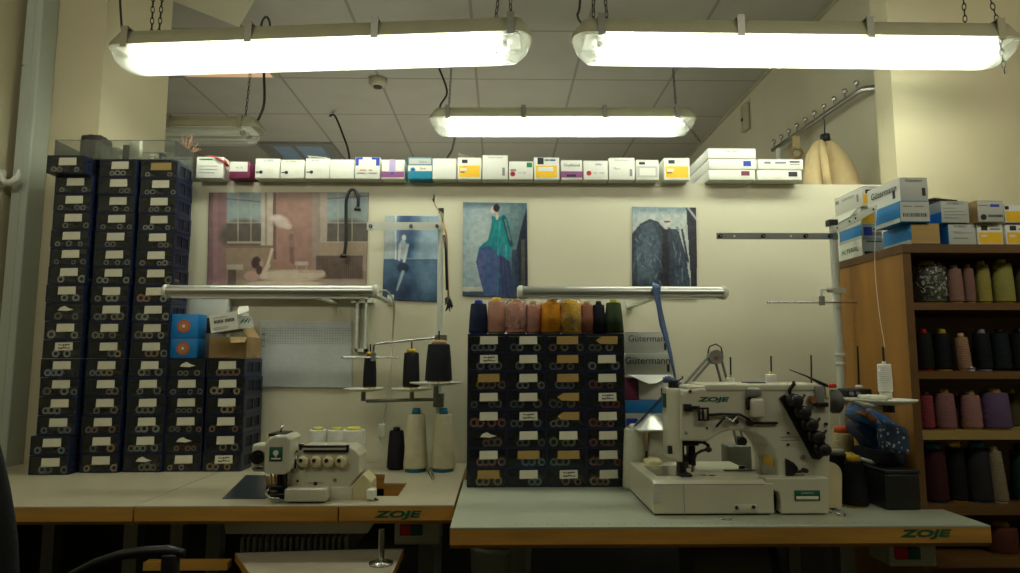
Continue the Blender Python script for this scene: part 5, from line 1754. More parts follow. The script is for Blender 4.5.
# face cover with badge
mb = MB()
mb.prism(xz([(263.5, 474), (264, 446), (268, 438), (275, 435.5), (287, 435.5), (290, 440), (289, 470), (285, 475)], OY - .05), OY - .05, OY + .05, M['mcream'])
mb.build('face_cover', o, bevel=.006)
bd = rb(MB(), 269, 282.5, 447, 461, OY - .0525, .003, M['dgreen'], .0006, 1)
b_o = bd.build('badge', o)
mb = MB()
dot(mb, 275.8, 453, OY - .053, 2.8, M['white'], .0006, .0006, 12)
rb(mb, 275, 276.6, 453, 457.5, OY - .0537, .001, M['white'], .0002, 1)
rb(mb, 271, 280.5, 458, 459.6, OY - .0535, .0008, M['paper'], .0002, 1)
mb.build('emblem', b_o)
mb = MB()
rb(mb, 268, 285, 433.5, 436.5, OY - .03, .07, M['darkmet'], .002)
mb.build('top_slot', o)
MB().tube([w(281, 435, OY), w(281, 430, OY), w(283, 425, OY)], .003, M['steel'], seg=7).build('thread_post', o)
# side cluster on the left: hand wheel guard and looper lever
mb = MB()
rb(mb, 250.5, 266, 444, 472, OY + .03, .06, M['mcream'], .008, 3)
mb.build('side_guard', o)
mb = MB()
p_ = w(258, 457, OY + .028)
mb.cyl((p_.x, OY + .022, p_.z), (p_.x, OY + .036, p_.z), .019, M['black'], seg=24)
dot(mb, 258, 457, OY + .020, 3, M['darkmet'])
rb(mb, 252, 263, 466, 470, OY + .02, .012, M['steel'], .001)
mb.build('guard_knob', o)
rb(MB(), 264.5, 268, 434.5, 458, OY + .0, .02, M['mcream2'], .002).build('side_post', o)
# dark needle side with steel levers
mb = MB()
rb(mb, 289, 297.5, 451, 474, OY + .0, .06, M['darkmet'], .002)
mb.build('linkage_plate', o)
mb = MB()
for (u0, v0, u1, v1, r_) in ((291, 453, 295, 458, 3), (295, 458, 290, 466, 2.4), (290, 466, 296, 471, 2.6), (296, 452, 297, 470, 1.6)):
    mb.tube([w(u0, v0, OY - .006), w(u1, v1, OY - .008)], r_ * pxm(OY) * .5, M['steel'], seg=7)
mb.build('lever', o)
mb = MB()
for u, m_ in ((271, 'steel'), (275, 'steel'), (279, 'darkmet'), (284, 'darkmet')):
    mb.cyl(w(u, 474, OY - .02), w(u + .5, 492, OY - .02), .0028 if m_ == 'steel' else .006, M[m_], seg=9)
mb.cyl(w(283, 474, OY + .01), w(283, 492, OY + .01), .016, M['black'], seg=12)
rb(mb, 266, 282, 486, 490, OY - .03, .03, M['darkmet'], .002)
mb.build('needle_bars', o)
mb = MB()
mb.tube([w(270, 488, OY - .03), w(266, 494, OY - .04), w(270, 498, OY - .05), w(280, 499, OY - .05)], .004, M['steel'], seg=8)
rb(mb, 268, 290, 494, 499.5, OY - .045, .04, M['darkmet'], .002)
mb.build('presser_foot', o)
# tension dials
for i, u in enumerate((303.5, 316.5, 329, 341.5)):
    p_ = w(u, 461.5, OY - .004)
    dl = MB().lathe([(0, -.016), (.011, -.016), (.0155, -.012), (.0155, -.003), (.018, 0), (.018, .006)], (p_.x, OY, p_.z), M['mcream2'], axis=(0, 1, 0), seg=26)
    for k in range(16):
        a_ = 2 * math.pi * k / 16
        dl.box((p_.x + .0155 * math.cos(a_), OY - .008, p_.z + .0155 * math.sin(a_)), (.0018, .008, .0018), M['cardin'], rot=(0, -a_, 0))
    dd = dl.build('tension_dial', o)
    MB().cyl((p_.x - .004, OY - .0175, p_.z + .004), (p_.x - .004, OY - .015, p_.z + .004), .0055, M['ink'], seg=12).build('dial_screw', dd)
# rail above the dials
mb = MB()
rb(mb, 303, 348, 450, 452.5, OY - .006, .012, M['darkmet'], .001)
rb(mb, 300, 348, 445.5, 447, OY - .004, .008, M['darkmet'], .001)
mb.tube([w(299, 447, OY), w(299, 444, OY), w(304, 444, OY)], .003, M['steel'], seg=6)
rb(mb, 346, 348.5, 445, 452, OY - .006, .012, M['darkmet'], .001)
rb(mb, 299, 301, 445, 450, OY - .006, .012, M['darkmet'], .001)
mb.build('thread_guide_rail', o)
mb = MB()
rb(mb, 303, 352, 446.5, 447.5, OY + .02, .04, M['mcream'], .001)
mb.build('top_plate', o)
mb = MB()
dot(mb, 315.5, 483.5, OY - .001, 1.8, M['ink'], .002)
rb(mb, 308, 323, 482.4, 483.2, OY - .002, .003, M['greyink'], .0004, 1)
mb.build('eye_badge', o)
mb = MB()
dot(mb, 335, 480, OY - .001, 1.8, M['greymet'], .002)
dot(mb, 297.5, 481, OY - .006, 1.2, M['ink'], .001)
mb.build('screw', o)
# bed plate let into the table
mb = MB()
pl_ = [pxy(222, 499), pxy(246, 475.5), pxy(266, 475.5), pxy(266, 499)]
mb.slab(pl_, TZ - .002, TZ + .0015, M['plate'])
tag(mb.build('cloth_plate', o), 'blue-grey steel plate flush with the table')
mb = MB()
mb.bb(w(286, 500, OY).x, w(352, 500, OY).x, OY + .02, OY + .10, TZ - .040, w(300, 487, OY).z, M['motor'])
mb.build('lower_casing', o)
# tweezers on the table
tw = MB()
for s_ in (-1, 1):
    tw.tube([atz(429 + s_, 471, TZ + .004), atz(432 + 1.5 * s_, 476, TZ + .004), atz(434 + .4 * s_, 482, TZ + .003)], [.002, .0028, .0012], M['steel'], seg=6)
q_ = atz(429, 471, TZ)
tag(tw.build('tweezers', loc=q_), 'steel tweezers lying in front of the cream cones', 'tweezers')
fo = MB()
q_ = atz(373, 501, TZ)
fo.tube([q_ + Vector((-.010, 0, .003)), q_ + Vector((0, 0, .008)), q_ + Vector((.014, -.004, .003))], [.003, .003, .002], M['darkmet'], seg=7).rbox(q_.x - .006, q_.x + .008, q_.y - .006, q_.y + .004, TZ, TZ + .004, .001, M['steel'], 1)
tag(fo.build('presser_foot', loc=q_), 'small loose steel presser foot beside the table cut-out', 'presser foot')

# ---------------------------------------------------------------- flatbed (coverstitch) machine
CYF = front_y(516.5)             # front face of the bed
CD = .30
cz = lambda v, Y=None: at(700, v, Y or CYF).z
zb1 = at(700, 481, CYF).z        # top of the bed
o = empty('flatbed_machine', (at(750, 516, CYF).x, CYF + .15, TZ), 'cream flatbed coverstitch machine with black tension knobs on a slanted plate', 'sewing machine')
xl, xr_ = at(652, 500, CYF).x, at(766, 500, CYF).x
# bed with chamfered top edge
mb = MB()
pr = [(CYF, TZ + .004), (CYF, zb1 - .007), (CYF + .012, zb1), (CYF + CD, zb1), (CYF + CD, TZ + .004)]
xlb = xl - .0
vs = [(xl + .004, y_, z_) for y_, z_ in pr] + [(xr_ + .02, y_, z_) for y_, z_ in pr]
mb.add(vs, [(k, (k + 1) % 5, 5 + (k + 1) % 5, 5 + k) for k in range(5)] + [list(range(5))[::-1], list(range(5, 10))], M['mcream'])
mb.build('bed', o, bevel=.003)
MB().bb(xl + .006, xr_ - .001, CYF + .004, CYF + CD - .004, TZ, TZ + .005, M['black']).build('rubber_base', o)
mb = MB()
xs1 = at(684, 500, CYF).x
mb.bb(xs1 - .0008, xs1 + .0008, CYF - .0006, CYF + .001, TZ + .006, zb1 - .008, M['greyink'])
mb.bb(xl + .005, xr_ - .002, CYF - .0006, CYF + .001, zb1 - .0085, zb1 - .0075, M['greyink'])
mb.build('cover_seam', o)
rb(MB(), 653.5, 659.5, 490, 503, CYF - .0012, .003, M['gbox'], .001).build('latch', o)
mb = MB()
rb(mb, 734, 757, 504.5, 513, CYF - .0012, .003, M['mcream'], .0006, 1)
fp = mb.build('front_flap', o)
mb = MB()
dot(mb, 736.5, 507.5, CYF - .002, 1.6, M['ink'])
mb.build('screw', fp)
mb = MB()
dot(mb, 753.5, 507, CYF - .002, 1.6, M['ink'])
mb.build('screw', fp)
# needle plate and slots on the bed top
mb = MB()
q0, q1 = atz(657, 476, zb1), atz(690, 466, zb1)
mb.bb(q0.x, q1.x, q0.y, q1.y, zb1, zb1 + .0012, M['steel'])
mb.build('needle_plate', o)
mb = MB()
for u0, u1, v_ in ((701, 706, 475.5), (709, 715, 475.5)):
    a_, b_ = atz(u0, v_, zb1), atz(u1, v_, zb1)
    mb.bb(a_.x, b_.x, a_.y - .004, a_.y + .004, zb1, zb1 + .0012, M['ink'])
mb.build('plate_slots', o)
q_ = atz(742, 469, zb1)
MB().cyl(q_, q_ + Vector((0, 0, .009)), .009, M['ink'], seg=14).build('stitch_button', o)
q0, q1 = atz(725, 471, zb1), atz(750, 468, zb1)
MB().bb(q0.x, q1.x, q0.y, q0.y + .012, zb1, zb1 + .003, M['greymet']).build('edge_guide', o)
# column and arm: one casting with the arch cut out
AY, AD = CYF + .035, .15
arm = xz([(681.5, 441), (681.5, 395), (685, 391), (700, 388), (822, 388), (828.5, 391), (831, 397), (830, 478), (830, 517), (779, 517), (778.5, 482),
          (777.5, 462), (773, 449), (765, 439), (754, 433), (742, 430.5), (730, 430.5), (720, 433.5), (712, 439), (708, 441.5)], AY)
zt0 = TZ + .004
arm = [(x_, max(z_, zt0)) for x_, z_ in arm]
MB().prism(arm, AY, AY + AD, M['mcream']).build('arm', o, bevel=.005)
# front skirt of the column, flush with the bed
mb = MB()
mb.prism([(x_, max(z_, zt0)) for x_, z_ in xz([(781, 517), (781, 502), (779, 492), (765.5, 488), (765.5, 478), (829.5, 478), (829.5, 517)], CYF + .002)], CYF + .002, AY + .01, M['mcream'])
mb.build('column_skirt', o, bevel=.003)
mb = MB()
rb(mb, 766, 781, 489, 512, CYF + .030, .006, M['darkmet'], .001)
dot(mb, 769.5, 499, CYF + .024, 3.6, M['black'], .004, .012)
dot(mb, 775, 492, CYF + .028, 2.2, M['greymet'], .004, .01)
mb.build('looper_opening', o)
# top cover of the arm
a_, b_ = at(706, 392, AY), at(824, 386, AY)
mb = MB().rbox(a_.x, b_.x, AY - .002, AY + AD + .002, at(706, 391.5, AY).z, at(706, 384, AY).z, .004, M['mcream'], 2)
a2 = at(690, 392, AY)
mb.rbox(a2.x, a_.x + .002, AY + .004, AY + AD - .01, at(706, 391.5, AY).z, at(706, 386, AY).z, .004, M['mcream'], 2)
mb.build('top_cover', o)
mb = MB()
rb(mb, 748, 766, 382.3, 384.2, AY + .04, .05, M['black'], .001)
mb.build('cover_handle', o)
# rounded face cover on the left end
cx0 = at(681, 420, AY).x
mb = MB()
bm = bmesh.new()
zc0, zc1 = at(681, 463, AY).z, at(681, 389, AY).z
sec = []
for k in range(9):
    t = math.pi / 2 * k / 8
    sec.append((cx0 + .002 - .019 * math.sin(t), AY + .012 + .0 + .055 * (1 - math.cos(t))))
sec = [(cx0 + .003, AY + .006)] + sec + [(cx0 - .017, AY + AD - .03), (cx0 + .003, AY + AD - .004)]
bm.free()
n = len(sec)
vs = []
lev = [(zc0, .9), (zc0 + .01, 1), (zc1 - .02, 1), (zc1 - .004, .93), (zc1, .8)]
for z_, s_ in lev:
    vs += [(cx0 + (x_ - cx0) * s_, AY + AD / 2 + (y_ - AY - AD / 2) * (1 - (1 - s_) * .2), z_) for x_, y_ in sec]
fs = []
for j in range(len(lev) - 1):
    fs += [(j * n + k, j * n + (k + 1) % n, (j + 1) * n + (k + 1) % n, (j + 1) * n + k) for k in range(n)]
fs += [list(range(n))[::-1], [(len(lev) - 1) * n + k for k in range(n)]]
mb.add(vs, fs, M['mcream'], True)
mb.build('face_cover', o)
MB().bb(cx0 - .0195, cx0 - .0170, AY + .075, AY + .105, at(668, 407, AY + .1).z, at(668, 393, AY + .1).z, M['dgreen']).build('side_badge', o)
rb(MB(), 668.5, 672.5, 446, 454, AY + .01, .01, M['ink'], .001).build('face_slot', o)
# logo
lc = at(713, 399.5, AY - .001)
logo(o, (lc.x, AY - .0008, lc.z), .0145)
# thread take-up and guides on the head, black
mb = MB()
rb(mb, 684.5, 692, 404, 411.5, AY - .012, .014, M['black'], .002)
rb(mb, 692, 700, 406, 409, AY - .008, .01, M['black'], .001)
mb.build('thread_retainer', o)
mb = MB()
for (u0, u1, v0, v1) in ((698.5, 700.5, 407.5, 421), (707.5, 709, 407.5, 421), (698.5, 709, 407.5, 409.5), (698.5, 709, 419, 421), (702.5, 704, 407.5, 421)):
    rb(mb, u0, u1, v0, v1, AY - .014, .006, M['black'], .0008, 1)
mb.build('take_up_guard', o)
mb = MB()
mb.tube([at(709, 415, AY - .008), at(722, 414, AY - .008), at(740, 414.5, AY - .008), at(750, 420, AY - .008)], .0035, M['darkmet'], seg=8)
mb.tube([at(716, 427, AY - .01), at(724, 418, AY - .012), at(735, 417, AY - .01)], .003, M['black'], seg=8)
mb.tube([at(726, 417, AY - .014), at(732, 422, AY - .014), at(738, 416, AY - .014)], .003, M['steel'], seg=8)
dot(mb, 737, 422, AY - .004, 1.8, M['ink'])
mb.build('take_up_lever', o)
mb = MB()
rb(mb, 747.5, 751.5, 398, 410, AY - .012, .014, M['black'], .002)
dot(mb, 750, 423, AY - .010, 3.2, M['black'], .004, .012)
rb(mb, 754, 778, 421.8, 424.2, AY - .008, .008, M['darkmet'], .001)
mb.build('thread_hook', o)
mb = MB()
p_ = at(752, 408, AY - .012)
rb(mb, 752, 765, 398.5, 418.5, AY - .022, .024, M['mcream'], .008, 4)
mb.build('oil_cap', o)
mb = MB()
rb(mb, 749, 762, 388, 397, AY - .020, .022, M['greymet'], .005, 3)
mb.build('oil_cap_bracket', o)
mb = MB()
dot(mb, 690, 391.5, AY + .0, 1.5, M['ink'], .003)
mb.build('screw', o)
mb = MB()
dot(mb, 707, 428, AY + .0, 1.0, M['ink'], .002)
mb.build('screw', o)
mb = MB().prism(xz([(683.5, 434.5), (688.5, 434.5), (686, 430.5)], AY - .0006), AY - .0008, AY + .0004, M['greyink'])
mb.build('warning_mark', o)
mb = MB()
rb(mb, 670, 678, 380, 388.5, AY + .05, .02, M['black'], .002)
mb.tube([at(676, 382, AY + .05), at(683, 378, AY + .05), at(682, 376, AY + .05)], .002, M['black'], seg=6)
mb.build('top_thread_post', o)
# needle bar, clamp, presser foot, lifter arm
mb = MB()
mb.cyl(at(688, 441, AY + .05), at(688, 468, AY + .05), .0045, M['steel'], seg=10)
mb.cyl(at(693, 441, AY + .05), at(693, 472, AY + .05), .0045, M['steel'], seg=10)
mb.build('needle_bar', o)
mb = MB()
rb(mb, 680, 699, 440, 446, AY + .02, .05, M['black'], .002)
rb(mb, 679.5, 684.5, 446, 474, AY + .035, .03, M['black'], .002)
rb(mb, 684, 696, 456, 462, AY + .035, .03, M['darkmet'], .002)
dot(mb, 682, 456, AY + .03, 2.4, M['darkmet'])
rb(mb, 691.5, 695.5, 446, 466, AY + .03, .02, M['darkmet'], .002)
mb.build('needle_clamp', o)
mb = MB()
a_ = atz(681, 474, zb1 + .004)
mb.rbox(at(679, 470, AY + .03).x, at(690, 470, AY + .03).x, AY + .01, AY + .06, zb1 + .0015, zb1 + .008, .001, M['black'], 1)
mb.cyl(at(684.5, 462, AY + .045), Vector((at(684.5, 462, AY + .045).x, AY + .045, zb1 + .006)), .004, M['black'], seg=8)
mb.build('presser_foot', o)
mb = MB()
mb.tube([at(693, 442, AY + .03), at(703, 442, AY + .03), at(708, 445, AY + .028), at(708.5, 450, AY + .026)], .0048, M['black'], seg=9)
mb.tube([at(708.5, 449, AY + .026), at(701, 451, AY + .026), at(696, 454, AY + .03), at(694, 460, AY + .032)], .0036, M['black'], seg=9)
mb.lathe([(0, -.008), (.008, -.004), (.008, .004), (0, .008)], at(708.5, 449.5, AY + .024), M['black'], seg=12)
mb.build('foot_lifter', o)
# slanted tension plate with five knobs
mb = MB()
mb.prism(xz([(780, 398), (785, 394.5), (813, 425), (826.5, 444), (827, 453), (820, 459.5), (813, 459)], AY - .006), AY - .006, AY + .002, M['black'])
mb.build('tension_plate', o, bevel=.001)
for i, (u, v_) in enumerate(((791, 400), (799, 411.5), (806, 423.5), (812.5, 435.5), (818.5, 448))):
    p_ = at(u, v_, AY - .006)
    k_ = MB().lathe([(0, -.040), (.010, -.040), (.0145, -.037), (.0145, -.020), (.011, -.018), (.011, -.012), (.017, -.011), (.017, -.008), (.013, -.007), (.013, 0)], (p_.x, AY - .006, p_.z), M['black'], axis=(0, 1, 0), seg=22)
    for q in range(14):
        a_ = 2 * math.pi * q / 14
        k_.box((p_.x + .0145 * math.cos(a_), AY - .006 - .028, p_.z + .0145 * math.sin(a_)), (.002, .014, .002), M['darkmet'], rot=(0, -a_, 0))
    ko = k_.build('tension_knob', o)
    if i < 4:
        MB().tube([at(u + 3, v_ - 1, AY - .01), at(u + 11, v_ - 1.5, AY - .016), at(u + 14, v_ - 5.5, AY - .016)], [.004, .004, .003], M['black'], seg=7).build('thread_eyelet', ko)
MB().tube([at(790, 396, AY - .01), at(789.5, 390, AY - .012), at(794, 384, AY - .012), at(793.5, 381, AY - .012)], [.004, .0045, .005, .003], M['darkmet'], seg=8).build('curved_guide', o)
# top right tension release and antenna
mb = MB()
rb(mb, 817, 824, 386, 404, AY - .012, .012, M['greymet'], .002)
rb(mb, 817, 829, 402.5, 407, AY - .016, .016, M['darkmet'], .002)
dot(mb, 813, 400, AY - .008, 3.4, M['rust'], .006, .01)
dot(mb, 810.5, 398.5, AY - .004, 3, M['steel'], .004, .01)
mb.build('tension_release', o)
MB().tube([at(789, 369.5, AY + .0), at(806, 376, AY + .0), at(827.5, 386.5, AY + .0)], [.0010, .0022, .0055], M['darkmet'], seg=8).build('thread_lever', o)
mb = MB()
rb(mb, 826, 829, 384.5, 398, AY - .004, .02, M['mcream2'], .001)
mb.build('edge_strip', o)
rb(MB(), 829, 837, 383.5, 388, AY + .05, .03, M['redp'], .003).build('red_cap', o)
mb = MB()
dot(mb, 826, 424, AY - .002, 1.6, M['ink'])
dot(mb, 788, 433, AY - .001, 1.2, M['ink'])
dot(mb, 788, 444.5, AY - .001, 1.2, M['ink'])
dot(mb, 803, 457, AY - .001, 2.4, M['greymet'])
rb(mb, 781, 801, 436.5, 437.4, AY - .001, .002, M['greyink'], .0003, 1)
rb(mb, 781, 801, 439.8, 440.5, AY - .001, .002, M['greyink'], .0003, 1)
mb.build('seam_lines', o)
mb = MB().prism(xz([(786.5, 458.5), (794.5, 463), (799, 468.5), (797, 473), (790.5, 479), (787, 478)], AY - .008), AY - .008, AY + .002, M['black'])
mb.build('stitch_lever_plate', o, bevel=.002)
mb = MB()
mb.tube([at(797, 472, AY - .01), at(804, 470.5, AY - .014)], .0035, M['darkmet'], seg=7)
dot(mb, 805, 470.5, AY - .010, 2.2, M['ink'], .008, .01)
mb.build('stitch_lever', o)
# name plate
npz = rb(MB(), 795, 820, 490.5, 500.5, CYF - .0005, .003, M['dgreen'], .0004, 1).build('name_plate', o)
rb(MB(), 796.5, 818.5, 496.3, 499.6, CYF - .0012, .001, M['paper'], .0002, 1).build('paper_strip', npz)
p_ = at(807.5, 493.2, CYF - .001)
text_mb('COVERSTITCH', .0052, M['paper'], (p_.x, CYF - .0012, p_.z), sx=.9).build('lettering', npz)
# yellow warning label on the column's inner side, seen through the arch
mb = MB().bb(at(777, 462, AY).x - .0014, at(777, 462, AY).x + .0004, AY + .02, AY + .085, at(765, 468, AY).z, at(765, 452, AY).z, M['yellow'])
mb.build('yellow_label', o)
# hand wheel
x_ = at(833.5, 402, AY + .05).x
zc_ = at(838, 402, AY + .05).z
MB().lathe([(0, 0), (.018, 0), (.022, .004), (.028, .005), (.031, .009), (.031, .022), (.028, .026), (.018, .028), (0, .028)], (x_ - .002, AY + .07, zc_), M['motor'], axis=(1, 0, 0), seg=32).build('hand_wheel', o)
# belt guard, yellowed round cover at the right
sec = []
for k in range(11):
    t = math.pi / 2 * k / 10
    sec.append((829 + 13 * math.sin(t) * 1.0, 462 + (475 - 462) * (1 - math.cos(t))))
sec = [(828.5, 462)] + sec + [(842, 508), (828.5, 508)]
pts = [(a[0], max(a[1], TZ + .001)) for a in xz(sec, AY + .01)]
MB().prism(pts, AY + .01, AY + .10, M['mcream2']).build('belt_guard', o, bevel=.003)
# rubber feet and hardware on the table near it
mb = MB()
for u in (771, 826):
    q_ = atz(u, 513, TZ)
    mb.rbox(q_.x - .018, q_.x + .018, q_.y, q_.y + .02, TZ, TZ + .008, .002, M['steel'], 1)
    ft = mb.build('bed_hinge', o)
    mb = MB()
lf = MB()
q_ = atz(838, 516, TZ)
lf.tube([q_ + Vector((-.006, .004, .014)), q_ + Vector((-.003, 0, .006)), q_ + Vector((.008, -.004, .004)), q_ + Vector((.018, 0, .003))], [.002, .003, .003, .002], M['steel'], seg=7)
lf.lathe([(0, 0), (.010, 0), (.008, .003), (0, .004)], q_ + Vector((.008, 0, 0)), M['steel'], seg=14)
tag(lf.build('presser_foot', loc=q_), 'shiny loose presser foot on the table by the belt guard', 'presser foot')
q_ = atz(726, 519.5, TZ)
rg = MB()
rg.tube([q_ + Vector((.013 * math.cos(t), .008 * math.sin(t), .0018)) for t in [2 * math.pi * k / 20 for k in range(20)]], .0018, M['steel'], seg=6, closed=True)
tag(rg.build('steel_washer', loc=q_), 'thin steel washer on the table in front of the flatbed machine', 'washer')

# blue ribbon from the light bar to the machine
o = empty('blue_ribbon', at(656, 286, 1.82), 'blue ribbon hung over the light bar and knotted at the flatbed machine', 'ribbon')
def strip(pts, wd, name, tw=0.0):
    mb = MB()
    vs = []
    for i_, p_ in enumerate(pts):
        t = (Vector(pts[min(i_ + 1, len(pts) - 1)]) - Vector(pts[max(i_ - 1, 0)])).normalized()
        sd = t.cross(Vector((0, 1, 0))).normalized()
        a_ = tw * i_
        sd = (sd * math.cos(a_) + Vector((0, 1, 0)) * math.sin(a_))
        ww = wd[i_] if isinstance(wd, (list, tuple)) else wd
        vs += [Vector(p_) - sd * ww, Vector(p_) + sd * ww]
    mb.add(vs, [(2 * k, 2 * k + 1, 2 * k + 3, 2 * k + 2) for k in range(len(pts) - 1)], M['ribbon'], True)
    s_ = mb.build(name, o)
    s_.modifiers.new('t', 'SOLIDIFY').thickness = .0008
    return s_
strip([at(655, 285.2, 1.86), at(655.5, 285.2, 1.84), at(656, 289, 1.835), at(657.5, 300, 1.832), at(664, 328, 1.80), at(671, 356, 1.77), at(675.5, 380, 1.75)], [.010, .010, .010, .009, .008, .006, .004], 'strand', .12)
strip([at(658, 286, 1.86), at(658, 286, 1.84), at(657.5, 296, 1.838), at(662, 325, 1.81), at(668, 345, 1.79), at(673, 366, 1.77), at(676, 382, 1.755)], [.007, .008, .008, .007, .006, .005, .004], 'strand', -.2)
strip([at(674, 384, 1.76), at(668, 391, 1.77), at(660, 400, 1.80), at(649, 411, 1.83), at(641, 420, 1.845), at(634, 426, 1.85)], [.004, .005, .005, .005, .005, .004], 'strand', .2)
kn = MB()
for (u, v_, rx) in ((668, 379.5, .013), (677, 384, .012), (675, 392, .012), (673, 380, .010)):
    bmk = bmesh.new()
    bmesh.ops.create_icosphere(bmk, subdivisions=3, radius=1)
    c_ = at(u, v_, 1.75)
    for p_ in bmk.verts:
        k = 1 + .18 * math.sin(9 * p_.co.x + 7 * p_.co.z)
        p_.co = c_ + Vector((p_.co.x * rx * 1.1 * k, p_.co.y * .008, p_.co.z * rx * .75 * k))
    kn.frombm(bmk, M['ribbon'])
kn.build('knot', o)

# ---------------------------------------------------------------- cartons and cones between cabinet and machine
CYB = 2.14
zg = [TZ + .0005]
def stack(u0, u1, v0, label, body, items=(), texts=(), z0=0, Y=CYB, d=.2, group='cartons beside the drawer cabinet', **k):
    a_, b_ = at(u0, 400, Y), at(u1, 400, Y)
    z1_ = at(645, v0, Y).z
    c_ = carton(a_.x, b_.x, z0, z1_, Y, d, label, body, items, texts=texts, group=group, **k)
    return z1_ + .0006
z_a = stack(626, 666, 427, 'dark brown carton at the bottom beside the drawer cabinet', 'card', [(0.05, .95, .1, .5, 'ink')], z0=TZ + .0005)
z_b = stack(625, 665, 413, 'thin blue and white carton under the bright blue one', 'gbox', [(.02, .30, .1, .6, 'blueink'), (.4, .5, .2, .7, 'blue'), (.6, .9, .2, .4, 'ink')], z0=z_a)
z_c = stack(624, 664, 400, 'bright blue carton beside the drawer cabinet, under the maroon one', 'blue', z0=z_b)
z_d = stack(623.5, 638, 379, 'maroon carton squeezed beside the drawer cabinet', 'maroon', z0=z_c)
z_e = stack(639, 666, 379, 'white carton with dark square, right of the maroon one', 'wbox', [(.82, .95, .2, .55, 'ink')], z0=z_c)
z_f = max(z_d, z_e)
o = empty('thread_carton', (at(648, 379, CYB).x, CYB, z_f), 'open white carton lettered in large grey, its flap hanging down', 'carton', 'lettered cartons beside the cabinet')
a_, b_ = at(625.5, 375, CYB - .01), at(672, 353.5, CYB - .01)
z0_ = max(a_.z, z_f)
MB().rbox(a_.x, b_.x, CYB - .01, CYB + .2, z0_, b_.z, .0015, M['gbox'], 2).build('body', o)
text_mb('Gütermann', .033, M['ink'], ((a_.x * .5 + b_.x * .5) - .004, CYB - .0112, z0_ + (b_.z - z0_) * .66), sx=.98).build('lettering', o)
prints(o, [(.885, .94, .14, .50, 'ink')], a_.x, z0_, b_.x - a_.x, b_.z - z0_, CYB - .01)
fl = MB()
yf = CYB - .012
fl.add([(a_.x + .004, yf, z0_), (b_.x - .004, yf, z0_), ((a_.x + b_.x) / 2 + .015, yf - .035, z0_ - .026), ((a_.x + b_.x) / 2 - .01, yf - .04, z0_ - .028)], [(0, 1, 2, 3)], M['wbox'])
ff = fl.build('flap', o); ff.modifiers.new('t', 'SOLIDIFY').thickness = .0014
z_g = b_.z + .0006
a2, b2 = at(624.5, 352, CYB), at(669, 332, CYB)
carton(a2.x, b2.x, z_g, b2.z, CYB, .2, 'white carton lettered in grey, topmost beside the cabinet', 'gbox', [(.88, .93, .14, .48, 'ink')], texts=[('Gütermann', .54, .68, .42, 'ink')], group='lettered cartons beside the cabinet')
# two white cones with a metal hat
cone_px(635, 487, 424, 24, 19, 1.93, (200, 200, 180), 'white cone under the shiny hat, nearest the drawer cabinet', z0=TZ, group='white cones under the hat')
cone_px(659.5, 487, 424, 24, 19, 1.93, (200, 200, 180), 'white cone under the shiny hat, behind the flatbed machine', z0=TZ, group='white cones under the hat')
p_ = at(651, 428.5, 1.93)
ht_ = MB().lathe([(.060, -.004), (.062, 0), (.058, .003), (.030, .026), (.014, .040), (.011, .041), (0, .041)], p_, M['alu'], seg=36)
ztop_c = at(650, 424, 1.93).z
o = tag(ht_.build('metal_hat', loc=p_), 'shiny cone-shaped metal hat resting on the two white cones', 'lid')
soft('crumpled_cloth', at(646, 470, 1.86).x, at(662, 470, 1.86).x, 1.84, 1.90, TZ + .0005, at(655, 459, 1.86).z, mat('cream_cloth', (206, 196, 150), .9, var=.08), 12, .006, label='crumpled cream cloth tucked behind the flatbed bed', cat='cloth')

# ---------------------------------------------------------------- jointed machine lamp behind the flatbed machine
LY = 1.97
b0 = at(737, 461, LY)
o = empty('jointed_lamp', (b0.x, LY, TZ), 'jointed grey work lamp standing behind the flatbed machine', 'lamp')
mb = MB().rbox(at(729, 460, LY).x, at(752, 460, LY).x, LY, LY + .07, TZ, at(738, 446, LY).z, .003, M['greymet'], 2)
mb.build('base', o)
bars = MB()
j0, j1, j2 = at(741, 445, LY + .03), at(715, 357, LY + .03), at(684, 388, LY + .02)
jm = at(729, 425, LY + .03)
for s_ in (-1, 1):
    dx_ = s_ * 3.6 * pxm(LY)
    MB().cyl(j0 + Vector((dx_, 0, 0)), j1 + Vector((dx_ * .9 + .008, 0, 0)), .0042, M['greymet'], seg=10).build('lower_arm', o)
    MB().cyl(j1 + Vector((dx_ * .8 - .01, 0, .002)), j2 + Vector((dx_ * .9, 0, 0)), .0042, M['greymet'], seg=10).build('upper_arm', o)
MB().cyl(j1 + Vector((0, -.014, 0)), j1 + Vector((0, .014, 0)), .022, M['greymet'], seg=24).cyl(j1 + Vector((0, -.018, 0)), j1 + Vector((0, -.013, 0)), .006, M['rust'], seg=12).build('joint', o)
MB().cyl(j0 + Vector((0, -.014, .012)), j0 + Vector((0, .014, .012)), .014, M['darkmet'], seg=20).build('joint', o)
MB().lathe([(0, 0), (.02, 0), (.028, .03), (.03, .05), (.02, .05)], j2 + Vector((-.0, 0, -.03)), M['greymet'], axis=(-.3, 0, -1)).build('lamp_head', o)
MB().tube([j1 + Vector((-.022, 0, .012)), j1 + Vector((-.016, 0, .032)), j1 + Vector((.004, 0, .040)), j1 + Vector((.020, 0, .030)), j1 + Vector((.024, 0, .005))], .0022, M['black'], seg=7).build('lamp_cord', o)

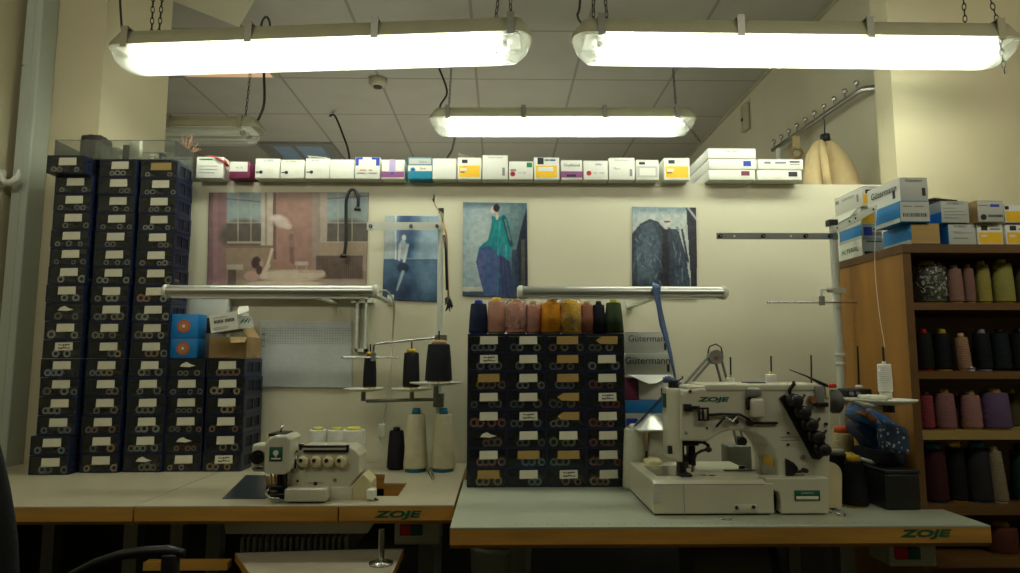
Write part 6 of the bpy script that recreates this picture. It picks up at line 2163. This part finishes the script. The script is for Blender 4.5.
# ---------------------------------------------------------------- thread stand of the flatbed machine
PY = 1.93
PXr = at(838.5, 330, PY).x
o = empty('thread_stand', (PXr, PY, TZ), 'white thread stand by the bookshelf, with a long drilled bar at the top', 'thread stand', 'thread stands')
zt_ = at(834, 226, PY).z
MB().cyl((PXr, PY, TZ), (PXr, PY, zt_), .0115, M['whitemet'], seg=18).lathe([(0, 0), (.03, 0), (.03, .006), (.012, .014)], (PXr, PY, TZ), M['whitemet']).lathe([(.0115, 0), (.0145, .002), (.0145, .010), (.0115, .012)], (PXr, PY, at(840, 357, PY).z), M['whitemet'], seg=18).lathe([(.0115, 0), (.0145, .002), (.0145, .010), (.0115, .012)], (PXr, PY, at(840, 366, PY).z), M['whitemet'], seg=18).build('pole', o)
MB().bb(PXr - .016, PXr + .010, PY - .012, PY + .012, zt_, zt_ + .018, M['black']).build('pole_cap', o)
a_, b_ = at(715.5, 236, PY - .012), at(838, 236, PY - .012)
mbp = MB().bb(a_.x + .004, b_.x, PY - .014, PY - .010, a_.z - .0095, a_.z + .0095, M['greymet'])
tb = mbp.build('top_bar', o)
for u in (720, 763, 805.5, 830):
    p_ = at(u, 236, PY - .015)
    MB().cyl((p_.x, PY - .020, p_.z), (p_.x, PY - .013, p_.z), .0062, M['darkmet'], seg=12).cyl((p_.x, PY - .0212, p_.z), (p_.x, PY - .019, p_.z), .0028, M['steel'], seg=8).build('screw', tb)
for u in (734.5, 791):
    p_ = at(u, 236, PY - .015)
    MB().cyl((p_.x, PY - .0146, p_.z), (p_.x, PY - .013, p_.z), .0034, M['paper'], seg=10).build('bar_hole', tb)
# drilled arm reaching forward
q0 = Vector((PXr - .004, PY - .006, at(836, 230.5, PY).z))
q1 = atx(876, 208, PXr + .004)
d_ = (q1 - q0)
sd = Vector((0.0, 0, .0085))
mb = MB()
vs = [q0 - sd, q0 + sd, q1 + sd, q1 - sd]
vs += [p_ + Vector((.003, 0, 0)) for p_ in vs]
mb.add(vs, [(0, 1, 2, 3), (7, 6, 5, 4), (0, 4, 5, 1), (1, 5, 6, 2), (2, 6, 7, 3), (3, 7, 4, 0)], M['whitemet'])
fb = mb.build('forward_bar', o)
for t_ in (.12, .42, .56, .95):
    p_ = q0 + d_ * t_
    MB().cyl(p_ + Vector((-.0016, 0, 0)), p_ + Vector((.0005, 0, 0)), .003, M['ink'], seg=8).build('bar_hole', fb)
# guide
gz = at(822, 302.5, PY - .03)
MB().cyl((at(767, 303, PY - .03).x, PY - .03, gz.z), (at(862, 302, PY - .03).x, PY - .03, gz.z), .0028, M['steel'], seg=8).build('guide_rod', o)
MB().cyl((gz.x, PY - .03, gz.z - .008), (gz.x, PY - .03, gz.z + .018), .0085, M['greymet'], seg=14).build('guide_clamp', o)
bz = at(835, 290.5, PY - .01).z
MB().bb(at(826, 290, PY - .01).x, at(845, 290, PY - .01).x, PY - .016, PY - .012, bz - .007, bz + .007, M['whitemet']).tube([(gz.x, PY - .03, gz.z + .014), (gz.x, PY - .03, bz), (gz.x + .01, PY - .022, bz + .002), (at(830, 290, PY).x, PY - .014, bz)], .0035, M['whitemet'], seg=8).build('guide_bracket', o)
# disc tray
DY = 1.58
p_ = at(888, 400.5, DY)
rd = 26.5 * pxm(DY)
MB().lathe([(0, -.006), (rd * .5, -.010), (rd * .95, -.002), (rd, .003), (rd * .96, .003), (rd * .5, -.004), (0, -.002)], p_, M['white'], seg=40).build('spool_disc', o)
soft('disc_cloth', at(864, 400, DY).x, at(884, 400, DY).x, DY - .02, DY + .035, p_.z + .001, at(870, 395, DY).z, M['white'], 4, .002, parent=o)
MB().cyl(p_ + Vector((0, 0, -.028)), p_ + Vector((0, 0, -.004)), .014, M['darkmet'], seg=16).build('disc_stem', o)
MB().tube([p_ + Vector((0, 0, -.018)), at(866, 403, DY + .10) + Vector((0, 0, -.006)), (PXr, PY, p_.z - .012)], .007, M['greymet'], seg=9).build('tray_arm', o)
MB().cyl((PXr, PY, p_.z - .03), (PXr, PY, p_.z + .006), .018, M['greymet'], seg=18).build('pole_clamp', o)
pp = at(886, 398, DY)
MB().cyl((pp.x, DY, p_.z), (pp.x, DY, at(885, 347, DY).z), .0026, M['darkmet'], seg=8).build('spool_pin', o)
# second, empty pin with dark holder
PY2 = 1.80
h_ = MB()
rb(h_, 846, 872, 389, 397, PY2, .05, M['black'], .004)
h_.build('disc_holder', o)
mb = MB()
rb(mb, 849, 877, 398, 401, PY2 - .02, .06, M['white'], .002)
mb.build('empty_disc', o)
for u in (851.5, 858):
    q = MB(); dot(q, u, 393.5, PY2 - .002, 2.0, M['greymet'], .004); q.build('holder_screw', o)
q = at(859, 388, PY2 + .02)
MB().cyl((q.x, q.y, q.z), (at(857.5, 346, PY2 + .02).x, q.y, at(857.5, 346, PY2 + .02).z), .0024, M['darkmet'], seg=8).build('spool_pin', o)
MB().lathe([(0, 0), (.011, 0), (.008, .008), (0, .009)], q, M['white'], seg=14).build('pin_foot', o)
# rack of pins behind the machine top
zr = at(772, 386, 1.96).z
MB().cyl((at(722, 388, 1.96).x, 1.96, zr - .03), (PXr, PY, zr - .03), .006, M['greymet'], seg=8).build('pin_rack', o)
for u, vt in ((730.5, 357), (771, 356), (811, 355)):
    x_ = at(u, 380, 1.96).x
    MB().cyl((x_, 1.96, zr - .03), (at(u, vt, 1.96).x, 1.96, at(u, vt, 1.96).z), .0026, M['darkmet'], seg=8).build('spool_pin', o)
def wspool(u, vb, vt, wd, Y, z0, label, group='white spools on the flatbed thread stand', c_foot=False):
    a_ = at(u, vb, Y)
    zt2 = at(u, vt, Y).z
    return spool_cone(a_.x, Y, z0, zt2 - z0, wd * pxm(Y) / 2, wd * pxm(Y) / 2 * .96, (220, 220, 204), label, tip=YGC if not c_foot else M['white'], group=group, tiph=.008, tipr=.25)
wspool(730.5, 392, 375, 9, 1.96, zr - .023, 'small white spool behind the machine top, beside the jointed lamp')
wspool(771.5, 392, 371.5, 11, 1.96, zr - .023, 'small white spool on a pin behind the middle of the machine top')
spool_cone(pp.x, DY, p_.z + .003, at(885, 361.5, DY).z - p_.z - .003, 6.6 * pxm(DY), 6.2 * pxm(DY), (226, 228, 216), 'tall white spool on the white disc in front of the bookshelf side', tip=M['white'], group='white spools on the flatbed thread stand', tiph=.006, tipr=.25, baseh=.018)

# ---------------------------------------------------------------- bookshelf
SXR = SXL + 0.86
STOP = at(960, 244.5, SYF).z
o = empty('bookshelf', ((SXL + SXR) / 2, (SYF + SYB) / 2, 0), 'brown wooden bookshelf full of thread cones, cartons piled on its top', 'bookshelf')
MB().bb(SXL, SXL + .020, SYF + .001, SYB, 0, STOP - .022, M['oak']).bb(SXL - .0005, SXL + .0205, SYF - .0, SYF + .001, 0, STOP - .022, M['oakdark']).build('side_panel', o)
MB().bb(SXR - .020, SXR, SYF, SYB, 0, STOP - .022, M['oak']).build('side_panel', o)
MB().bb(SXL - .003, SXR + .003, SYF - .003, SYB, STOP - .022, STOP, M['oakdark']).build('top_board', o)
MB().bb(SXL + .02, SXR - .02, SYB - .006, SYB - .001, .05, STOP - .022, M['oakdark']).build('back_panel', o)
SH = []
for v_, th, mm in ((302.5, .019, 'oakdark'), (371.5, .019, 'oakdark'), (431.5, .021, 'oaklight'), (506.5, .022, 'oakdark'), (560, .02, 'oakdark')):
    z_ = at(960, v_, SYF).z
    SH.append(z_)
    MB().bb(SXL + .0205, SXR - .0205, SYF + .004, SYB - .006, z_ - th, z_, M[mm]).build('shelf_board', o)
MB().bb(SXL + .0205, SXR - .0205, SYF + .02, SYF + .04, 0, .06, M['oakdark']).build('plinth', o)

def shelf_cone(u0, u1, vt, sh, col, label, Y=None, tip=None, base=None, tp=.85, tilt=None, wrap=False, vb=None, **k):
    w_ = u1 - u0
    Y = Y or (SYF + .03 + w_ * pxm(1.75) / 2)
    x_ = at((u0 + u1) / 2, (vt + 30), Y).x
    z0 = SH[sh] + .0006
    zt2 = at(960, vt, Y).z
    if tilt:
        z0 += math.sin(abs(tilt[1])) * w_ * pxm(Y) / 2
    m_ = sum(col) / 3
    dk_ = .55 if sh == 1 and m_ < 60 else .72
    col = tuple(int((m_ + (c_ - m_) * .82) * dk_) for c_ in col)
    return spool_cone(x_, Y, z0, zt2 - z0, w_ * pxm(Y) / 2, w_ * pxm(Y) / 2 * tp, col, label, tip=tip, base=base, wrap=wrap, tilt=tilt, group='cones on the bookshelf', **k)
shelf_cone(913, 944, 262, 0, (110, 116, 92), 'grey-green cone wrapped in crinkled film on the top shelf', tip=YGC, wrap=True, tp=.9, Y=SYF + .075)
shelf_cone(948, 963, 265, 0, (188, 132, 112), 'pink cone on the top shelf beside the film-wrapped one', tip=TANC, Y=SYF + .05)
shelf_cone(963.5, 975, 264.5, 0, (176, 122, 108), 'narrow pink cone on the top shelf beside the yellow ones', tip=TANC, Y=SYF + .05)
shelf_cone(975.5, 990.5, 261, 0, (206, 190, 74), 'yellow cone on the top shelf beside the narrow pink one', tip=YGC, base=YGC, Y=SYF + .06)
shelf_cone(992.5, 1013, 259.5, 0, (200, 194, 82), 'larger yellow-green cone on the top shelf', tip=YGC, base=YGC, Y=SYF + .06)
shelf_cone(1016, 1036, 262, 0, (120, 110, 60), 'olive cone on the top shelf at the picture edge', tip=TANC, Y=SYF + .06)
for u0, u1, col, lab, tip in ((916, 933, (30, 34, 22), 'very dark olive cone on the second shelf, first in its row', M['redp']), (934, 952, (18, 24, 24), 'black cone on the second shelf, beside the tilted tan one', YELC),
                         (974, 991, (22, 26, 36), 'blue-black cone on the second shelf, right of the tilted tan one', M['lilac']), (992, 1010, (16, 44, 46), 'dark teal cone on the second shelf', M['darkmet']), (1011, 1030, (30, 20, 24), 'dark maroon cone on the second shelf at the picture edge', M['darkmet'])):
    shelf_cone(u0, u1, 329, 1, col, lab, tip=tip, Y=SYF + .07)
shelf_cone(959, 971, 333, 1, (208, 154, 108), 'peach cone leaning among dark ones on the second shelf', tip=TANC, Y=SYF + .035, tp=.93, tilt=(0, R(-4), 0))
shelf_cone(970, 977, 366.5, 1, (150, 130, 160), 'tiny lilac spool lying low on the second shelf', Y=SYF + .022, tp=1, tiph=.003)
for u0, u1, vt, col, lab, tip in ((920, 934, 391, (186, 62, 78), 'crimson pink cone on the third shelf, first in its row', M['maroon']), (935.5, 955, 388.5, (184, 118, 116), 'dusty pink cone on the third shelf beside the crimson one', TANC),
                             (962, 981, 390.5, (204, 138, 126), 'salmon pink cone on the third shelf beside the purple one', TANC), (981.5, 1009, 388, (124, 94, 140), 'wide purple cone on the third shelf', TANC)):
    shelf_cone(u0, u1, vt, 2, col, lab, tip=tip, Y=SYF + .05, tp=.86)
shelf_cone(953, 962, 391, 2, (170, 100, 104), 'narrow rose cone between the two pink ones on the third shelf', Y=SYF + .085, tip=TANC)
shelf_cone(1006, 1020, 389, 2, (104, 92, 40), 'olive cone on the third shelf, right of the purple one', Y=SYF + .085, tip=YGC)
for u0, u1, vt, col, lab, tip, base in ((922, 946, 443, (84, 22, 26), 'dark red cone with blue core on the fourth shelf', BLUEC, None), (947, 965, 441, (18, 18, 20), 'black cone with yellow core on the fourth shelf', YELC, YELC),
                                   (966, 990, 442, (50, 50, 50), 'charcoal cone with blue core on the fourth shelf', BLUEC, BLUEC), (1012, 1034, 444, (14, 74, 54), 'dark green cone on the fourth shelf at the picture edge', M['darkmet'], YELC)):
    shelf_cone(u0, u1, vt, 3, col, lab, tip=tip, base=base, Y=SYF + .06, tp=.84, tiph=.016, tipr=.6)
shelf_cone(991, 1006, 446, 3, (176, 158, 112), 'beige string cone on the fourth shelf', tip=M['paper'], base=M['paper'], Y=SYF + .04, tp=.75, tilt=(0, R(-3), 0), tiph=.012)
z5 = SH[4]
shelf_cone(989, 1016, 521, 4, (120, 52, 24), 'rust brown cone on the bottom shelf below the table height', tip=TANC, Y=SYF + .06, tp=1.0)

# ---------------------------------------------------------------- cartons on the bookshelf
ZT = STOP + .0006
def side_prints(o_, items, x, ya, yb, z0, z1, texts=(), nm='side_print'):
    """items on the face towards -x; u runs from the back (ya) to the front (yb)"""
    mb = MB()
    for n_, (u0, u1, v0, v1, mm) in enumerate(items):
        mb.bb(x - .0005 - .00025 * n_, x + .0002, ya + (yb - ya) * u0, ya + (yb - ya) * u1, z0 + (z1 - z0) * v0, z0 + (z1 - z0) * v1, M[mm])
    if items:
        mb.build(nm, o_)
    for s_, u, v_, size, mm, sx_ in texts:
        text_mb(s_, size * (z1 - z0), M[mm], (x - .0016, ya + (yb - ya) * u, z0 + (z1 - z0) * v_), (0, -1, 0), (0, 0, 1), sx=sx_, bold=size * .0006).build('side_lettering', o_)

def shelf_box(u0, u1, Y, d, z0, h, label, body, items=(), texts=(), s_items=(), s_texts=(), vref=215, rz=0, group='cartons on the bookshelf'):
    a_, b_ = at(u0, vref, Y), at(u1, vref, Y)
    c_ = carton(a_.x, b_.x, z0, z0 + h, Y, d, label, body, items, texts=texts, group=group)
    side_prints(c_, s_items, a_.x, Y + d, Y, z0, z0 + h, s_texts)
    if rz:
        c_.rotation_euler.z = rz
    return z0 + h + .0006
hh = (at(960, 223, SYF).z - at(960, 244.5, SYF).z) - .001
YL = [(.04, .96, .08, .60, 'yellow'), (.16, .40, .70, .92, 'ink'), (.12, .34, .36, .48, 'paper'), (.5, .9, .74, .8, 'greyink')]
# column beside the side panel, front
z1_ = shelf_box(911, 940, SYF + .0, .125, ZT, hh, 'blue carton with kraft label, lowest at the corner of the bookshelf', 'blue', [(.02, .98, .03, .97, 'tan'), (.2, .9, .22, .36, 'card'), (.1, .8, .7, .75, 'card')], s_items=[(0, 1, .0, .22, 'gbox')], vref=234)
z2_ = shelf_box(900, 930, SYF - .01, .115, z1_, hh, 'blue carton with barcode end label, under the grey-lettered one', 'blue', [(.02, .98, .03, .97, 'gbox'), (.10, .92, .24, .42, 'bars'), (.1, .4, .72, .77, 'greyink'), (.5, .8, .72, .77, 'greyink')], s_items=[(0, 1, .0, .20, 'gbox')])
shelf_box(900, 928, SYF - .005, .15, z2_, hh * 1.14, 'large white carton with grey end, its long side lettered big', 'gbox', [(.78, .90, .22, .56, 'ink')], [('Gütermann', .5, .86, .15, 'ink', 1)],
          s_items=[(0, 1, 0, 1, 'wbox'), (.78, .86, .20, .54, 'ink')], s_texts=[('Gütermann', .52, .62, .40, 'ink', 1.0)], vref=190)
# back column along the side
YBc = 1.885
hb = hh * .92
zb_1 = shelf_box(862, 884, YBc, .13, ZT, hb * 1.05, 'white carton with green side lettering, lowest at the back corner', 'gbox', [(.1, .5, .1, .3, 'ink'), (.2, .9, .8, .88, 'green')], s_items=[(0, 1, 0, 1, 'wbox')], s_texts=[('ALTERFIL', .5, .5, .36, 'green', 1.2)], vref=245)
zb_2 = shelf_box(862, 882, YBc, .13, zb_1, hb * .82, 'blue-sided carton with printed end, third up at the back corner', 'blue', [(0, 1, 0, 1, 'gbox'), (.08, .5, .2, .8, 'blueink'), (.5, .95, .2, .45, 'greyink'), (.55, .9, .6, .7, 'maroon')], s_items=[(0, 1, 0, .22, 'gbox')], vref=232)
zb_3 = shelf_box(860, 884, YBc + .005, .14, zb_2, hb, 'white carton with torn side flap and yellow end', 'wbox', [(.05, .95, .08, .66, 'yellow')], s_items=[(.75, .80, .3, .66, 'greyink')], vref=208)
shelf_box(862, 886, YBc - .012, .16, zb_3, hb * 1.15, 'white and yellow carton, topmost at the back corner', 'wbox', [(.02, .98, .08, .58, 'yellow'), (.12, .42, .62, .82, 'ink')], [('Gütermann', .5, .92, .12, 'greyink', 1)], s_items=[(.80, .86, .30, .68, 'greyink'), (.04, .16, .62, .8, 'greyink')], s_texts=[('Gütermann', .5, .72, .22, 'greyink', 1.2)], vref=186)
f_ = MB()
x_ = at(860, 208, YBc).x - .002
f_.add([(x_, YBc + .15, zb_3 - .002), (x_, YBc + .01, zb_3 - .002), (x_ - .006, YBc + .04, zb_3 - .022), (x_ - .008, YBc + .14, zb_3 - .030)], [(0, 1, 2, 3)], M['wbox'])
f_ = f_.build('torn_flap', [c_ for c_ in C.objects if c_.get('label', '').startswith('white carton with torn side flap')][0]); f_.modifiers.new('t', 'SOLIDIFY').thickness = .0012
# front row to the right
shelf_box(948.5, 976, SYF + .006, .16, ZT, hh, 'pale grey carton with green lettering, lower of two beside the kraft-labelled one', 'gbox', [(.1, .45, .6, .62, 'greyink'), (.2, .9, .55, .57, 'greyink'), (.15, .7, .3, .33, 'greyink')], [('ALTERFIL', .42, .86, .15, 'green', 1)], s_items=[(0, 1, 0, 1, 'blue')], vref=234)
shelf_box(941, 969, SYF + .0, .17, ZT + hh + .001, hh * 1.04, 'pale grey carton with green lettering and torn open lid, upper one', 'gbox', [(.1, .5, .66, .68, 'greyink'), (.1, .8, .5, .52, 'greyink'), (.1, .9, .36, .38, 'greyink'), (.1, .6, .22, .24, 'greyink')], [('ALTERFIL  S', .5, .88, .14, 'green', 1)], s_items=[(0, 1, 0, .5, 'blue')], vref=210)
shelf_box(977.5, 1003, SYF + .004, .16, ZT, hh * .97, 'yellow and white carton, lower one nearer the pale grey cartons', 'wbox', YL, vref=234)
shelf_box(977.5, 1003.5, SYF - .012, .20, ZT + hh + .001, hh * 1.02, 'white barcode carton with kraft side and black seal', 'gbox', [(.5, .85, .70, .82, 'blueink'), (.40, .95, .22, .34, 'bars'), (.06, .4, .75, .78, 'greyink')], s_items=[(0, 1, 0, 1, 'card')], vref=210)
bc = [c_ for c_ in C.objects if c_.get('label', '').startswith('white barcode carton')][0]
q_ = at(983.5, 217, SYF - .012)
MB().cyl((q_.x, SYF - .0135, q_.z), (q_.x, SYF - .011, q_.z), .0075, M['ink'], seg=18).build('seal', bc)
shelf_box(1006, 1032, SYF + .004, .16, ZT, hh * .97, 'yellow and white carton, lower one at the picture edge', 'wbox', YL, vref=234)
shelf_box(1004.5, 1031, SYF - .002, .16, ZT + hh + .001, hh * .88, 'yellow and white carton, upper one at the picture edge', 'wbox', [(.04, .96, .06, .62, 'yellow'), (.02, .16, .72, .9, 'ink')], vref=210)
# behind them
z3_ = ZT + hh * 2 + .003
shelf_box(930, 950, SYF + .20, .10, ZT, hh * 2.62, 'tall pale blue carton behind the torn-lidded one', 'wbox', [(.0, 1, .9, 1.0, 'blue')], vref=200)
shelf_box(952, 982, SYF + .21, .10, ZT, hh * 2.55, 'tall yellow and white carton behind the others', 'wbox', [(.08, .95, .0, .74, 'yellow'), (.18, .3, .86, .94, 'ink'), (.35, .95, .86, .92, 'greyink')], vref=200)
fl = MB()
a_, b_ = at(941, 198, SYF + .002), at(965, 198, SYF + .002)
z_ = ZT + hh + .001 + hh * 1.04
fl.add([(a_.x, SYF + .03, z_ + .016), (a_.x + .01, SYF + .02, z_ + .012), (b_.x, SYF + .03, z_ + .010), (b_.x, SYF + .11, z_ + .012), (a_.x, SYF + .11, z_ + .022)], [(0, 1, 2, 3, 4)], M['ink'])
fp = fl.build('torn_lid', [c_ for c_ in C.objects if 'torn open lid' in c_.get('label', '')][0]); fp.modifiers.new('t', 'SOLIDIFY').thickness = .004

# ---------------------------------------------------------------- things on the right of the flatbed table
cone_px(845, 477, 426, 22, 19, 1.86, (178, 162, 120), 'beige cone with orange core, standing behind the black ones', z0=TZ, tip=ORC, tipr=.75, tiph=.018, group='cones right of the flatbed machine')
cone_px(840, 500, 449, 24, 18, 1.74, (14, 14, 16), 'black cone with grey core beside the belt guard', z0=TZ, tip=M['gbox'], tipr=.7, group='cones right of the flatbed machine')
cone_px(851, 494, 453, 22, 16, 1.78, (14, 14, 16), 'black cone with yellow core, hindmost of the two', z0=TZ, tip=YELC, base=YELC, tipr=.7, tiph=.014, group='cones right of the flatbed machine')
cone_px(855.5, 501, 455, 24, 17, 1.705, (14, 14, 16), 'black cone with yellow core, frontmost of the two', z0=TZ, tip=YELC, base=YELC, tipr=.7, tiph=.014, group='cones right of the flatbed machine')
# black box
o = empty('black_box', (at(900, 490, 1.72).x, 1.75, TZ), 'low black box standing on the table against the bookshelf', 'box')
xa_, xb_ = at(876, 495, 1.70).x, SXL + .03
xb_ = min(xb_, at(930, 500, 1.645).x)
MB().rbox(xa_, SXL - .003, 1.655, 1.90, TZ + .0005, at(900, 472, 1.68).z, .006, M['black'], 3).build('body', o)
MB().rbox(xa_ - .002, SXL - .002, 1.652, 1.903, at(900, 472, 1.68).z, at(900, 468, 1.68).z, .003, M['black'], 2).build('lid', o)
# blue packs and floral pouch leaning above the box
zbx = at(900, 468, 1.68).z
def slanted(name, c0, c1, th, dpt, mm, label, cat, seed):
    """soft slab from c0 to c1"""
    c0, c1 = Vector(c0), Vector(c1)
    L_ = (c1 - c0).length
    ang = math.atan2(c1.z - c0.z, c1.x - c0.x)
    ob = soft(name, -L_ / 2, L_ / 2, -dpt / 2, dpt / 2, -th / 2, th / 2, mm, seed, .004)
    m_ = (c0 + c1) / 2
    ob.location = m_
    ob.rotation_euler = (0, -ang, 0)
    for v__ in ob.data.vertices:
        pass
    ob.data.transform(Matrix.Translation(Vector((0, 0, -th / 2))))
    return tag(ob, label, cat)
bluef = mat('blue_packing_film', (12, 92, 156), .35, var=.25, vscale=30, bump=.2)
slanted('blue_pack', at(851, 411, 1.79), at(889, 428, 1.73), .042, .10, bluef, 'glossy blue pack slanting down towards the floral pouch', 'pack', 3)
slanted('blue_pack', at(852, 422, 1.82), at(884, 448, 1.76), .05, .08, mat('navy_packing_film', (16, 46, 92), .4, var=.3, vscale=30), 'dark blue pack slumped beneath the glossy blue one', 'pack', 8)
brd = mat('brown_pack', (92, 58, 34), .6, var=.2)
slanted('brown_pack', at(858, 412, 1.74), at(874, 421, 1.71), .02, .05, brd, 'small brown pack strip lying under the blue pack', 'pack', 5)
# floral pouch
fm = mat('floral_cotton', (44, 60, 84), .85, var=.1)
nt = fm.node_tree
N, L = nt.nodes, nt.links
vo = N.new('ShaderNodeTexVoronoi'); vo.inputs['Scale'].default_value = 85
tc = N.new('ShaderNodeTexCoord'); L.new(tc.outputs['Object'], vo.inputs['Vector'])
lt = N.new('ShaderNodeMath'); lt.operation = 'LESS_THAN'; lt.inputs[1].default_value = .30
L.new(vo.outputs['Distance'], lt.inputs[0])
n2 = N.new('ShaderNodeTexNoise'); n2.inputs['Scale'].default_value = 60; L.new(tc.outputs['Object'], n2.inputs['Vector'])
gt = N.new('ShaderNodeMath'); gt.operation = 'GREATER_THAN'; gt.inputs[1].default_value = .5; L.new(n2.outputs[0], gt.inputs[0])
mu = N.new('ShaderNodeMath'); mu.operation = 'MULTIPLY'; L.new(lt.outputs[0], mu.inputs[0]); L.new(gt.outputs[0], mu.inputs[1])
mc = N.new('ShaderNodeMix'); mc.data_type = 'RGBA'
b = N['Principled BSDF']
old = b.inputs['Base Color'].links[0].from_socket
L.new(mu.outputs[0], mc.inputs[0]); L.new(old, mc.inputs[6]); mc.inputs[7].default_value = lin((168, 176, 176))
L.new(mc.outputs[2], b.inputs['Base Color'])
soft('floral_pouch', at(878, 430, 1.66).x, at(905, 430, 1.66).x, 1.635, 1.68, at(890, 453, 1.66).z, at(890, 424, 1.66).z, fm, 6, .007, label='dark blue floral pouch lying over the packs by the bookshelf side', cat='pouch', shear=(0, -.012))
soft('dark_bundle', at(872, 440, 1.74).x, SXL - .006, 1.69, 1.86, zbx + .0005, at(890, 449, 1.74).z, mat('dark_cloth', (22, 24, 34), .9, var=.2), 16, .006, label='dark cloth bundle on the black box under the floral pouch', cat='bundle')
o = MB().rbox(at(866, 460, 1.76).x, at(884, 460, 1.76).x, 1.74, 1.80, zbx + .0006, at(875, 459, 1.76).z, .003, M['wbox'], 1).build('paper_pack', loc=(at(875, 460, 1.76).x, 1.77, zbx))
tag(o, 'small white pack behind the black cones, at the end of the black box', 'pack')
# loose thread from pole to pin
cable([q1 + Vector((0, 0, -.008)), q1 * .66 + at(885, 348, DY) * .34 + Vector((-.012, 0, -.02)), q1 * .33 + at(885, 348, DY) * .67 + Vector((-.010, 0, -.02)), at(885, 348, DY)], 'single pale thread hanging down from the drilled bar past the bookshelf side', r=.0006, material=M['paper'], name='loose_thread', cat='thread')

# ---------------------------------------------------------------- left wall fitting
q_ = at(9, 178, 2.29)
o = empty('pipe_bracket', (XL, 2.29, q_.z - .03), 'white open plastic bracket on the left wall beside the duct', 'bracket')
mb = MB()
mb.rbox(XL, XL + .02, 2.26, 2.32, q_.z - .028, q_.z + .035, .008, M['white'], 3)
mb.build('wall_base', o)
pts = []
for k in range(11):
    a_ = math.pi + math.pi * k / 10
    pts.append((XL + .052 + .030 * math.cos(a_), 2.285, q_.z + .012 + .030 * math.sin(a_)))
MB().tube([(XL + .01, 2.285, q_.z + .02)] + pts + [(XL + .084, 2.285, q_.z + .03)], [.010] * 6 + [.012] * 4 + [.010, .008, .005], M['white'], seg=10).build('claw', o)

# ---------------------------------------------------------------- chairs
def chair_a():
    o = empty('office_chair', (-.80, .95, 0), 'dark upholstered office chair, its tall back cut by the picture edge', 'chair', 'office chairs')
    xr2 = at(5, 470, .92).x
    zt2 = at(0, 388, .92).z
    bm = bmesh.new()
    bmesh.ops.create_cube(bm, size=1)
    bmesh.ops.subdivide_edges(bm, edges=list(bm.edges), cuts=6, use_grid_fill=True)
    for p_ in bm.verts:
        n_ = p_.co * 2
        q_ = n_.normalized() * max(abs(n_.x), abs(n_.y), abs(n_.z)) * 1.1 * .5 + n_ * .5
        p_.co = Vector((xr2 - .235 + q_.x * .235 * (1 - .10 * max(0, q_.z) ** 2), .92 + q_.y * .035 + .03 * q_.x ** 2, zt2 - .30 + q_.z * .29))
    MB().frombm(bm, M['chair']).build('backrest', o, subsurf=1)
    bm = bmesh.new()
    bmesh.ops.create_cube(bm, size=1)
    bmesh.ops.subdivide_edges(bm, edges=list(bm.edges), cuts=5, use_grid_fill=True)
    for p_ in bm.verts:
        n_ = p_.co * 2
        q_ = n_.normalized() * max(abs(n_.x), abs(n_.y), abs(n_.z)) * 1.1 * .5 + n_ * .5
        p_.co = Vector((xr2 - .235 + q_.x * .24, 1.16 + q_.y * .23, .47 + q_.z * .045))
    MB().frombm(bm, M['chair']).build('seat', o, subsurf=1)
    xc = xr2 - .235
    MB().tube([(xc, .90, zt2 - .5), (xc, .90, .44), (xc, 1.0, .40), (xc, 1.16, .40)], .018, M['black']).build('back_bar', o)
    MB().cyl((xc, 1.16, .09), (xc, 1.16, .43), .028, M['darkmet'], seg=18).build('gas_post', o)
    for k in range(5):
        a_ = 2 * math.pi * k / 5 + .3
        e_ = Vector((xc + .28 * math.cos(a_), 1.16 + .28 * math.sin(a_), .065))
        lg = MB().tube([(xc, 1.16, .10), (xc + .14 * math.cos(a_), 1.16 + .14 * math.sin(a_), .10), e_], [.022, .02, .014], M['black'], seg=8).build('leg', o)
        MB().cyl(e_ + Vector((-.012, 0, -.037)), e_ + Vector((.012, 0, -.037)), .028, M['black'], seg=16).build('caster', lg)
    return o
chair_a()
o = empty('office_chair', (at(120, 560, 1.42).x, 1.35, 0), 'black chair with a curved tubular armrest, mostly hidden below the side table', 'chair', 'office chairs')
CY2 = 1.40
arc = [at(60, 582, CY2), at(75, 573, CY2), at(95, 563, CY2), at(120, 555, CY2), at(145, 551.5, CY2), at(168, 550.5, CY2), at(184, 553, CY2)]
MB().tube(arc, [.008, .008, .009, .010, .0105, .011, .008], M['black'], seg=12).build('armrest', o)
a_ = at(171, 553, CY2)
MB().rbox(a_.x - .016, a_.x + .016, CY2 - .012, CY2 + .012, .42, a_.z, .005, M['black'], 2).build('arm_post', o)
xc = (arc[0].x + a_.x) / 2 - .02
MB().rbox(xc - .22, a_.x + .03, CY2 + .02, CY2 + .42, .40, .47, .03, M['chair'], 4).build('seat', o)
MB().tube([arc[0], (arc[0].x - .03, CY2 + .03, .58), (arc[0].x - .02, CY2 + .06, .44)], .012, M['black'], seg=8).build('arm_tube', o)
MB().cyl((xc, CY2 + .22, .09), (xc, CY2 + .22, .41), .028, M['darkmet'], seg=18).build('gas_post', o)
for k in range(5):
    a2 = 2 * math.pi * k / 5
    e_ = Vector((xc + .26 * math.cos(a2), CY2 + .22 + .26 * math.sin(a2), .065))
    lg = MB().tube([(xc, CY2 + .22, .10), (xc + .13 * math.cos(a2), CY2 + .22 + .13 * math.sin(a2), .10), e_], [.022, .02, .014], M['black'], seg=8).build('leg', o)
    MB().cyl(e_ + Vector((-.012, 0, -.037)), e_ + Vector((.012, 0, -.037)), .028, M['black'], seg=16).build('caster', lg)

for ob in bpy.data.objects:
    if '_w' in ob:
        del ob['_w']
